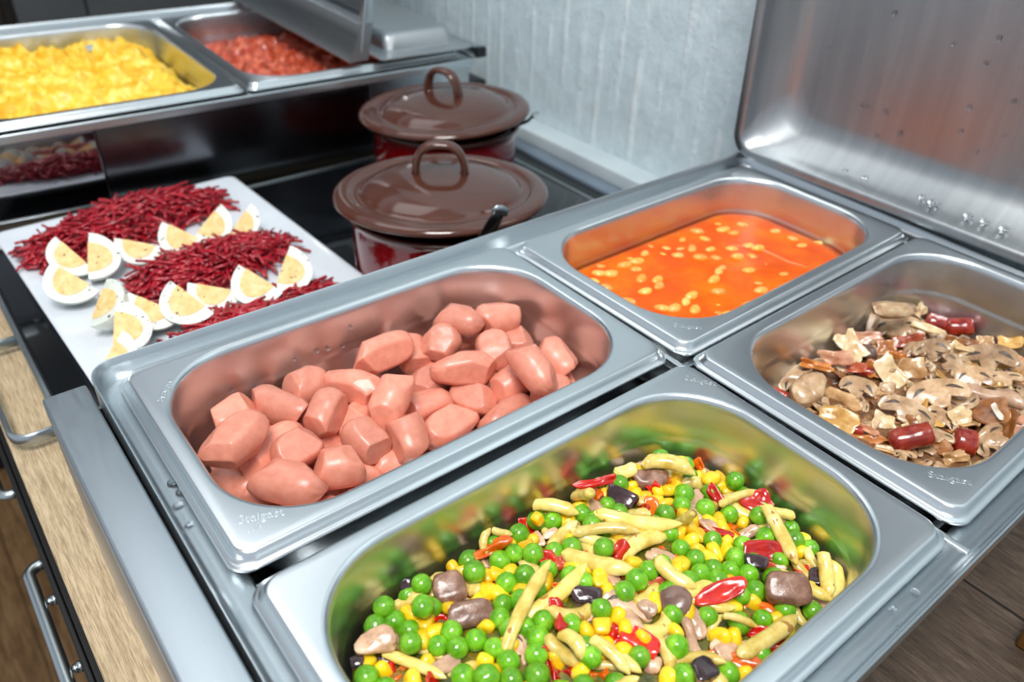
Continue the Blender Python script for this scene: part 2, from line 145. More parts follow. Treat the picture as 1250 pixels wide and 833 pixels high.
 ('wax_bean', 'yellow wax beans in the mixed vegetables', 'short level yellow wax bean behind the orange pepper strip', [(4,(.1142,.138,-.0267),(.314,-.057,-1.036),(.0111,.0039,.0034))]),
 ('wax_bean', 'yellow wax beans in the mixed vegetables', 'slim level yellow wax bean right of the orange pepper piece', [(5,(.1081,.0567,-.0318),(.264,.011,-.828),(.0171,.0042,.0036))]),
 ('wax_bean', 'yellow wax beans in the mixed vegetables', 'short level yellow wax bean behind the glossy red pepper triangle', [(0,(.1613,.0991,-.0314),(.317,.018,-.623),(.0106,.0064,.0054))]),
 ('wax_bean', 'yellow wax beans in the mixed vegetables', 'short level yellow wax bean behind the green-tinged pale mushroom bit at the back left', [(1,(.1379,.1292,-.0345),(.319,-.094,-1.099),(.0094,.0043,.0037))]),
 ('yellow_cube', 'yellow cubes in the mixed vegetables', 'bright yellow pepper cube left of the pale mushroom bit', [(0,(.1213,.1275,-.0324),(.368,-.423,-.546),(.0081,.0068,.0064))]),
 ('yellow_cube', 'yellow cubes in the mixed vegetables', 'bright yellow pepper cube behind the dark purple aubergine cube', [(1,(.1318,.0885,-.0268),(-.308,.078,2.681),(.0071,.006,.0057))]),
 ('yellow_cube', 'yellow cubes in the mixed vegetables', 'bright yellow pepper cube right of the pale yellow mushroom strip', [(2,(.1152,.0704,-.0248),(-.306,.049,2.48),(.008,.0068,.0064))]),
 ('yellow_cube', 'yellow cubes in the mixed vegetables', 'bright yellow pepper cube behind the orange pepper piece', [(0,(.1082,.0632,-.03),(.263,.494,-.078),(.0073,.0062,.0058))]),
 ('yellow_cube', 'yellow cubes in the mixed vegetables', 'bright yellow pepper cube behind the green-tinged pale mushroom bit at the back left', [(1,(.133,.1339,-.0265),(-.951,-1.192,2.671),(.0064,.0055,.0051))]),
 ('pea', 'peas in the mixed vegetables', 'round green pea showing on top of the mixed vegetables in the front pan', [(0,(.0669,.1356,-.0267),(-2.463,1.086,-3.098),(.0093,.0093,.0093)), (1,(.061,.1253,-.0263),(-2.484,.942,1.495),(.0101,.0101,.0101)), (2,(.0482,.1363,-.0282),(2.444,-.494,-2.412),(.0099,.0099,.0099)), (3,(.0416,.1325,-.0324),(.843,.122,2.349),(.0106,.0106,.0106)), (0,(.0494,.1303,-.0329),(1.299,.622,-.499),(.0105,.0105,.0105)), (1,(.0519,.1227,-.0333),(-1.278,.207,-2.176),(.0095,.0095,.0095)), (2,(.0483,.1155,-.0298),(.936,.188,-.803),(.0099,.0099,.0099)), (3,(.0635,.103,-.0322),(1.199,1.102,-2.003),(.0096,.0096,.0096)), (0,(.0717,.1009,-.0318),(1.674,.034,-3.083),(.0097,.0097,.0097)), (1,(.0752,.0932,-.0313),(-.044,.882,-1.677),(.0094,.0094,.0094)), (2,(.0574,.0904,-.0314),(2.381,1.168,-.632),(.0104,.0104,.0104)), (3,(.066,.1108,-.0323),(1.808,-.049,-1.574),(.0099,.0099,.0099)), (0,(.0578,.1092,-.0329),(-2.987,.73,1.026),(.0092,.0092,.0092)), (1,(.0941,.1371,-.0324),(2.516,1.135,2.977),(.0105,.0105,.0105)), (2,(.0899,.1273,-.0271),(-.651,-.257,-1.25),(.0107,.0107,.0107)), (3,(.1135,.1276,-.0319),(-.297,-.559,1.958),(.0095,.0095,.0095)), (0,(.1228,.1354,-.0318),(2.651,.984,.228),(.0107,.0107,.0107)), (1,(.1354,.1371,-.0321),(-1.536,.311,-2.426),(.0102,.0102,.0102)), (2,(.1084,.1136,-.0301),(1.271,.15,-.065),(.0106,.0106,.0106)), (3,(.0999,.116,-.0311),(-.15,.657,1.46),(.0099,.0099,.0099)), (0,(.0916,.1081,-.0312),(1.392,-.624,-.662),(.0092,.0092,.0092)), (1,(.0862,.1032,-.031),(2.794,.209,-1.391),(.0096,.0096,.0096)), (2,(.0993,.0897,-.0291),(-2.833,.552,.402),(.01,.01,.01)), (3,(.0922,.0852,-.0293),(2.367,-1.097,.898),(.0102,.0102,.0102)), (0,(.0866,.0793,-.0297),(-.183,-1.033,-3.067),(.0102,.0102,.0102)), (1,(.0813,.072,-.0297),(.346,-.83,-.023),(.0107,.0107,.0107)), (2,(.1245,.1,-.0288),(3.047,.462,-.965),(.0099,.0099,.0099)), (3,(.1568,.1271,-.0322),(.634,.598,.785),(.0093,.0093,.0093)), (0,(.1445,.1,-.0235),(2.783,.675,2.906),(.01,.01,.01)), (1,(.1197,.1208,-.0306),(.009,.573,1.937),(.0106,.0106,.0106)), (2,(.1051,.1279,-.0316),(.153,-1.423,1.29),(.0105,.0105,.0105)), (3,(.1021,.0632,-.0261),(-1.442,.662,-2.037),(.0094,.0094,.0094)), (0,(.072,.0775,-.0308),(2.148,-.616,-.496),(.0101,.0101,.0101)), (1,(.0761,.0845,-.0308),(3.0,.445,-1.607),(.01,.01,.01)), (2,(.1582,.1195,-.0314),(-.003,-.357,1.719),(.0098,.0098,.0098)), (3,(.1879,.1336,-.0346),(.238,-.372,1.864),(.0105,.0105,.0105)), (0,(.1415,.1321,-.0319),(.984,1.158,.88),(.0097,.0097,.0097)), (1,(.0618,.1375,-.0333),(2.377,-.21,-1.77),(.01,.01,.01)), (2,(.1572,.1117,-.0301),(1.558,-.097,2.657),(.0094,.0094,.0094)), (3,(.0985,.1044,-.0301),(-.992,.322,-2.208),(.0099,.0099,.0099)), (0,(.0861,.0967,-.0307),(2.156,.78,-.353),(.0095,.0095,.0095)), (1,(.0664,.1265,-.0331),(2.196,-.821,1.587),(.0097,.0097,.0097)), (2,(.0267,.1146,-.033),(-.959,1.275,-2.255),(.0107,.0107,.0107)), (3,(.0632,.0825,-.0271),(-.203,.03,1.733),(.0107,.0107,.0107)), (0,(.1848,.1289,-.0292),(2.732,-.279,1.793),(.0094,.0094,.0094)), (1,(.2201,.1319,-.0333),(-1.327,.891,1.907),(.0107,.0107,.0107)), (2,(.2397,.0967,-.0336),(1.02,-.343,-.846),(.0103,.0103,.0103)), (3,(.2115,.1071,-.0354),(.686,.617,-2.965),(.0108,.0108,.0108)), (0,(.2042,.1025,-.0347),(.659,.455,-1.7),(.0098,.0098,.0098)), (1,(.2122,.0934,-.035),(.341,.053,2.803),(.0104,.0104,.0104)), (2,(.2202,.0842,-.0362),(1.659,-.291,.331),(.0097,.0097,.0097)), (3,(.1912,.1024,-.0329),(3.102,-.871,-1.419),(.0103,.0103,.0103)), (0,(.2296,.0732,-.0335),(2.323,-.127,-1.695),(.0096,.0096,.0096)), (1,(.2223,.0629,-.0359),(-.319,.351,1.207),(.0108,.0108,.0108)), (2,(.2337,.0542,-.0371),(-1.693,1.11,-3.081),(.0108,.0108,.0108)), (3,(.1971,.0766,-.033),(-.663,.4,2.797),(.0097,.0097,.0097)), (0,(.1789,.0815,-.0307),(2.806,-.616,-1.659),(.0093,.0093,.0093)), (1,(.2079,.0665,-.0346),(1.855,.386,1.383),(.0096,.0096,.0096)), (2,(.1796,.0731,-.0305),(-1.984,.092,-.579),(.0096,.0096,.0096)), (3,(.1543,.0799,-.0274),(.306,-.373,3.087),(.0097,.0097,.0097)), (0,(.1745,.066,-.0301),(.108,-.328,1.178),(.0094,.0094,.0094)), (1,(.1829,.0649,-.0314),(-2.515,-1.004,1.808),(.0092,.0092,.0092)), (2,(.1948,.0532,-.0332),(-1.796,.018,-1.686),(.0099,.0099,.0099)), (3,(.1812,.0476,-.0319),(1.208,.774,2.973),(.0098,.0098,.0098)), (0,(.1899,.0453,-.0331),(1.061,-.135,.162),(.01,.01,.01)), (1,(.1944,.039,-.0346),(-1.301,.442,.132),(.0094,.0094,.0094)), (2,(.1929,.0311,-.0344),(-1.297,-.389,-1.811),(.0099,.0099,.0099)), (3,(.1686,.0382,-.0314),(-.941,.22,-2.145),(.0101,.0101,.0101)), (0,(.1358,.0461,-.0283),(-.901,.058,2.289),(.0108,.0108,.0108)), (1,(.2044,.0237,-.0362),(-2.824,-.881,2.381),(.0092,.0092,.0092)), (2,(.1457,.0792,-.0263),(-.432,-.06,3.006),(.0107,.0107,.0107)), (3,(.2248,.0516,-.0371),(1.358,-.376,.936),(.0097,.0097,.0097)), (0,(.1783,.0583,-.0305),(-1.188,.66,.742),(.0101,.0101,.0101)), (1,(.1292,.0356,-.0298),(3.104,-.956,1.725),(.0103,.0103,.0103)), (2,(.1528,.1162,-.0277),(-2.729,.161,2.394),(.0095,.0095,.0095)), (3,(.1637,.1139,-.0315),(-.121,-.307,-3.125),(.0094,.0094,.0094)), (0,(.1827,.0919,-.0317),(-1.347,-1.069,1.732),(.0094,.0094,.0094)), (1,(.1054,.069,-.0286),(-1.166,.285,2.29),(.0097,.0097,.0097)), (2,(.225,.0999,-.0367),(1.942,-.178,1.776),(.0106,.0106,.0106)), (3,(.2036,.0449,-.0344),(1.664,-.112,.139),(.0108,.0108,.0108)), (0,(.1492,.1022,-.0289),(3.087,.72,-1.098),(.0093,.0093,.0093)), (1,(.1619,.079,-.0282),(-1.228,.397,-2.052),(.0101,.0101,.0101)), (2,(.1262,.0935,-.0279),(-1.526,.136,-.819),(.01,.01,.01)), (3,(.1972,.0627,-.0328),(.247,.214,2.602),(.0104,.0104,.0104))]),
 ('corn_kernel', 'corn kernels in the mixed vegetables', 'yellow corn kernel showing on top of the mixed vegetables in the front pan', [(0,(.0564,.1291,-.0328),(-1.26,.361,1.895),(.0097,.0082,.006)), (1,(.0294,.1217,-.0349),(-.002,.39,.439),(.01,.0085,.0062)), (2,(.034,.1142,-.0351),(-1.108,-.657,2.233),(.0089,.0076,.0055)), (3,(.061,.1165,-.0342),(.606,.262,2.817),(.0098,.0084,.0061)), (0,(.0549,.1156,-.0341),(-1.908,.476,.927),(.0104,.0089,.0065)), (1,(.0606,.1233,-.0341),(.126,.101,-2.71),(.0103,.0088,.0064)), (2,(.0959,.1265,-.0338),(.293,.0,-1.082),(.0093,.0079,.0058)), (3,(.1009,.1232,-.0331),(.238,-.33,2.251),(.0096,.0081,.0059)), (0,(.1063,.1203,-.033),(.213,-.301,1.451),(.0089,.0076,.0055)), (1,(.0913,.1184,-.0329),(-.725,.406,2.207),(.0104,.0088,.0064)), (2,(.0942,.1134,-.0325),(.347,-.333,1.743),(.0101,.0086,.0063)), (3,(.0798,.1043,-.033),(1.431,.924,1.956),(.0089,.0076,.0055)), (0,(.1253,.1291,-.0333),(-2.788,.801,2.909),(.0095,.0081,.0059)), (1,(.0686,.0846,-.0325),(-.892,-.485,-3.122),(.0104,.0089,.0065)), (2,(.0688,.091,-.0331),(-2.54,-1.278,.013),(.0089,.0076,.0055)), (3,(.1356,.0914,-.0288),(.386,.883,-.782),(.0103,.0088,.0064)), (0,(.1183,.0727,-.0291),(-.131,.049,-.349),(.0091,.0077,.0056)), (1,(.1134,.0637,-.0298),(-.79,.467,-2.035),(.0095,.0081,.0059)), (2,(.1603,.1328,-.0343),(-3.014,.866,1.508),(.0089,.0076,.0055)), (3,(.1652,.1303,-.0346),(-.446,-.099,-2.988),(.0088,.0075,.0055)), (0,(.1484,.1303,-.0329),(.406,.078,-1.615),(.0104,.0089,.0065)), (1,(.0968,.0636,-.0308),(-.675,-.734,-.506),(.009,.0077,.0056)), (2,(.1608,.1047,-.0312),(.439,1.018,1.779),(.0105,.0089,.0065)), (3,(.1687,.1034,-.0324),(.147,.452,-1.891),(.0088,.0075,.0055)), (0,(.1028,.1099,-.0319),(.113,-.441,-1.795),(.0097,.0082,.006)), (1,(.1163,.0967,-.0302),(.795,.701,-2.62),(.009,.0077,.0056)), (2,(.1162,.1347,-.0335),(-.25,.248,1.092),(.01,.0085,.0062)), (3,(.1415,.1388,-.0342),(2.513,-.611,.798),(.0088,.0075,.0055)), (0,(.0409,.103,-.0344),(.686,-1.073,-.884),(.01,.0085,.0062)), (1,(.0932,.0729,-.0309),(.36,-.84,1.338),(.0093,.0079,.0058)), (2,(.2035,.1173,-.0369),(-.505,-.871,2.942),(.0094,.008,.0058)), (3,(.2094,.1144,-.037),(.649,-.327,2.951),(.0104,.0089,.0065)), (0,(.1945,.1189,-.0362),(.098,.675,1.343),(.0094,.008,.0058)), (1,(.2302,.1054,-.0337),(-.299,.091,-.038),(.0101,.0086,.0063)), (2,(.2357,.1023,-.0392),(.257,-.564,-2.411),(.0098,.0083,.0061)), (3,(.231,.1126,-.0385),(.746,.772,.108),(.0094,.008,.0058)), (0,(.2261,.1226,-.0343),(1.144,-.899,.444),(.0101,.0086,.0063)), (1,(.2337,.0867,-.0388),(-.453,.058,-1.252),(.01,.0085,.0062)), (2,(.1954,.0833,-.0342),(.39,.067,1.352),(.0096,.0081,.0059)), (3,(.2034,.0726,-.0353),(-1.252,1.325,.285),(.0099,.0084,.0061)), (0,(.1863,.0776,-.033),(-1.142,-.784,-1.39),(.009,.0077,.0056)), (1,(.1923,.0708,-.0334),(1.169,-.247,1.255),(.0105,.0089,.0065)), (2,(.1725,.0751,-.0307),(.118,-.219,-2.973),(.0102,.0087,.0063)), (3,(.1683,.0986,-.0312),(-.683,.503,3.094),(.0103,.0087,.0064)), (0,(.1986,.0693,-.0344),(1.246,-.086,-2.26),(.0104,.0088,.0064)), (1,(.1738,.0464,-.0329),(-.062,.335,-.233),(.0092,.0078,.0057)), (2,(.186,.0239,-.036),(-1.248,1.251,.738),(.0091,.0078,.0057)), (3,(.2309,.0483,-.0389),(-.788,1.128,.743),(.0102,.0087,.0063)), (0,(.201,.0917,-.035),(-2.735,-1.1,1.931),(.0102,.0087,.0063)), (1,(.1882,.0906,-.0337),(-.884,-.095,.673),(.0096,.0082,.006)), (2,(.1236,.0396,-.0313),(-.496,-.557,.245),(.0092,.0078,.0057)), (3,(.1863,.0705,-.0327),(.828,.146,-1.588),(.0103,.0087,.0064)), (0,(.1841,.0546,-.0333),(-.512,-1.469,-2.556),(.0093,.0079,.0058)), (1,(.1565,.0387,-.0314),(-1.301,.907,1.925),(.0104,.0089,.0065)), (2,(.1889,.0829,-.0334),(-.525,.852,2.85),(.0094,.008,.0058)), (3,(.167,.0747,-.0303),(-.083,-.684,-.977),(.0089,.0075,.0055)), (0,(.1124,.0673,-.03),(1.695,.449,-.762),(.0088,.0075,.0055)), (1,(.1172,.0584,-.0295),(-1.478,-.44,3.036),(.0099,.0085,.0062)), (2,(.2404,.1066,-.0402),(.557,.181,.463),(.0091,.0078,.0057))]),
 ('pea', 'half buried peas', 'green pea half buried between the other vegetables in the front pan', [(0,(.0699,.1378,-.0335),(3.12,-.089,-.579),(.0093,.0093,.0093)), (3,(.2396,.0775,-.0385),(1.789,-.443,-.165),(.0093,.0093,.0093)), (1,(.0582,.0691,-.0323),(1.822,.513,1.851),(.0092,.0092,.0092)), (3,(.0677,.0672,-.0317),(-1.65,.218,-.554),(.0093,.0093,.0093)), (0,(.0639,.0748,-.0319),(.477,.235,-.186),(.0091,.0091,.0091)), (3,(.129,.1164,-.0306),(1.865,.806,-1.08),(.0091,.0091,.0091)), (0,(.0717,.0567,-.0317),(2.498,-.134,2.768),(.0092,.0092,.0092)), (3,(.166,.0653,-.0288),(.319,-.689,-1.154),(.0099,.0099,.0099)), (3,(.0242,.0996,-.0336),(-2.325,.618,2.117),(.0094,.0094,.0094)), (0,(.0397,.0855,-.0329),(-2.272,.325,.157),(.0098,.0098,.0098)), (0,(.0905,.0347,-.0318),(-.036,-1.033,1.924),(.0092,.0092,.0092)), (2,(.1815,.1001,-.0321),(2.202,-.698,1.345),(.0093,.0093,.0093)), (3,(.172,.1164,-.0321),(2.408,.386,-1.371),(.0099,.0099,.0099)), (3,(.1951,.1369,-.0358),(-1.341,.848,-.167),(.0099,.0099,.0099)), (0,(.2375,.0468,-.0387),(-3.065,-.773,1.675),(.0089,.0089,.0089)), (1,(.025,.0508,-.0336),(-2.538,-.554,.685),(.0092,.0092,.0092)), (3,(.2308,.062,-.0377),(.848,-.123,-2.243),(.0092,.0092,.0092)), (2,(.0924,.043,-.0309),(-2.716,.083,.482),(.0096,.0096,.0096)), (2,(.2034,.0565,-.0345),(-.947,-.574,-2.719),(.0098,.0098,.0098)), (3,(.1589,.0483,-.0297),(1.885,.328,-2.632),(.0091,.0091,.0091)), (0,(.0298,.0719,-.0333),(-2.239,.571,-1.573),(.0098,.0098,.0098)), (2,(.1037,.0497,-.0295),(.116,.151,-2.274),(.0099,.0099,.0099)), (0,(.1529,.0667,-.0275),(1.136,-.629,2.677),(.0094,.0094,.0094)), (0,(.2396,.0698,-.0386),(-.152,-.01,1.203),(.0096,.0096,.0096)), (3,(.0842,.0608,-.0303),(-.583,-.691,-1.491),(.0097,.0097,.0097)), (0,(.2167,.0504,-.0367),(-1.359,-.067,.485),(.009,.009,.009)), (3,(.039,.0715,-.0329),(.565,.286,.727),(.0098,.0098,.0098)), (0,(.1195,.1099,-.0301),(-2.432,-.489,-2.099),(.009,.009,.009)), (2,(.0491,.0578,-.0328),(-1.374,-.943,-.286),(.0094,.0094,.0094)), (1,(.0548,.0371,-.0331),(.39,.445,-3.0),(.0092,.0092,.0092)), (2,(.2118,.131,-.0365),(-2.288,-.301,-1.192),(.01,.01,.01)), (3,(.1073,.1038,-.0298),(2.982,-.722,-2.125),(.0096,.0096,.0096)), (3,(.0456,.0266,-.0338),(-1.247,.564,-.867),(.0089,.0089,.0089)), (1,(.1016,.0401,-.0308),(-1.067,.24,-1.083),(.0094,.0094,.0094)), (3,(.0533,.029,-.0332),(-2.881,-.348,-1.924),(.0096,.0096,.0096)), (2,(.1369,.1131,-.0298),(2.511,1.014,-2.717),(.0098,.0098,.0098)), (3,(.0464,.0352,-.0332),(1.539,.735,-.339),(.0096,.0096,.0096)), (1,(.0929,.0571,-.0298),(2.435,-.288,-1.071),(.0099,.0099,.0099)), (2,(.2395,.0602,-.0384),(.116,-.78,-.387),(.0098,.0098,.0098)), (0,(.189,.0596,-.0324),(.659,-.583,1.597),(.0094,.0094,.0094)), (1,(.0761,.0638,-.0313),(-1.318,-.801,-2.966),(.0089,.0089,.0089)), (2,(.0919,.0923,-.0304),(-.09,-.571,-.933),(.0092,.0092,.0092)), (3,(.1095,.1373,-.0327),(1.102,-.162,-2.679),(.0097,.0097,.0097)), (2,(.0654,.0504,-.0319),(2.476,-1.065,3.122),(.0099,.0099,.0099)), (3,(.0488,.0872,-.0326),(-2.907,.512,2.283),(.0096,.0096,.0096)), (0,(.107,.0805,-.0283),(-1.765,-1.001,-.869),(.0097,.0097,.0097)), (2,(.0417,.0541,-.0334),(-2.572,1.325,1.384),(.0088,.0088,.0088)), (3,(.0947,.0278,-.0323),(1.005,-1.252,2.377),(.0089,.0089,.0089)), (0,(.1459,.0575,-.0278),(-2.922,-.126,-2.265),(.0094,.0094,.0094)), (2,(.2324,.1233,-.0384),(-.481,1.213,-2.964),(.0093,.0093,.0093)), (1,(.1224,.0779,-.0272),(-.971,.015,-.418),(.0096,.0096,.0096)), (0,(.2398,.0901,-.0387),(-.893,.087,1.531),(.0091,.0091,.0091)), (1,(.0721,.0319,-.0329),(-2.8,-.696,2.125),(.0088,.0088,.0088)), (2,(.1648,.0236,-.0332),(-1.093,-1.009,.237),(.0094,.0094,.0094)), (2,(.0386,.0309,-.0334),(-.682,.931,-.028),(.0096,.0096,.0096)), (3,(.172,.1244,-.0333),(2.332,-1.194,.336),(.0091,.0091,.0091)), (0,(.1366,.0782,-.0266),(.479,.45,-.434),(.01,.01,.01)), (0,(.0348,.1271,-.0338),(-1.939,.443,.263),(.0097,.0097,.0097)), (1,(.227,.1287,-.0381),(-.678,-1.209,-.118),(.0095,.0095,.0095)), (2,(.1797,.1376,-.0348),(-.154,.9,-2.718),(.0092,.0092,.0092)), (1,(.2139,.0614,-.0358),(-2.413,.078,-.004),(.0091,.0091,.0091)), (0,(.1799,.0339,-.0333),(-2.036,.65,-2.636),(.009,.009,.009)), (2,(.0302,.1059,-.0334),(-2.682,.396,-.591),(.0097,.0097,.0097)), (3,(.0571,.0606,-.0321),(-3.078,-1.156,-1.668),(.0099,.0099,.0099)), (0,(.0243,.065,-.0333),(-2.111,.797,-1.344),(.0098,.0098,.0098)), (2,(.0431,.0637,-.0327),(-1.326,.525,3.005),(.01,.01,.01)), (2,(.1198,.0522,-.0286),(-.935,1.258,1.081),(.0094,.0094,.0094)), (3,(.0243,.0909,-.0334),(-.1,.598,1.043),(.0097,.0097,.0097)), (2,(.2253,.1153,-.0368),(-1.008,.645,-2.652),(.0099,.0099,.0099)), (0,(.1453,.0258,-.0311),(1.883,-.608,-.167),(.0098,.0098,.0098))]),
 ('pepper_o', 'half buried pepper bits', 'pepper bit half buried between the other vegetables in the front pan', [(1,(.1758,.1046,-.0338),(-.513,-.309,-2.383),(.0114,.008,.004)), (0,(.1718,.0839,-.0321),(-.057,-.039,-1.244),(.0109,.0076,.004)), (3,(.1375,.1053,-.0313),(.352,.13,-2.295),(.0091,.0064,.004)), (1,(.0438,.0429,-.0353),(.876,-.111,-2.281),(.0123,.0086,.004)), (3,(.0518,.0732,-.0331),(-.44,.534,1.733),(.0121,.0085,.004)), (4,(.216,.0771,-.0375),(.732,.418,.661),(.01,.007,.004)), (0,(.2371,.119,-.039),(1.324,.913,-1.71),(.01,.007,.004)), (0,(.148,.0853,-.0296),(.074,-.069,2.316),(.0092,.0065,.004)), (3,(.1728,.1358,-.0352),(.642,-.397,-1.565),(.0127,.0089,.004)), (0,(.0409,.1258,-.0342),(-1.483,1.247,-1.071),(.0084,.0059,.004)), (0,(.214,.12,-.0381),(1.813,.597,.749),(.0097,.0068,.004))]),
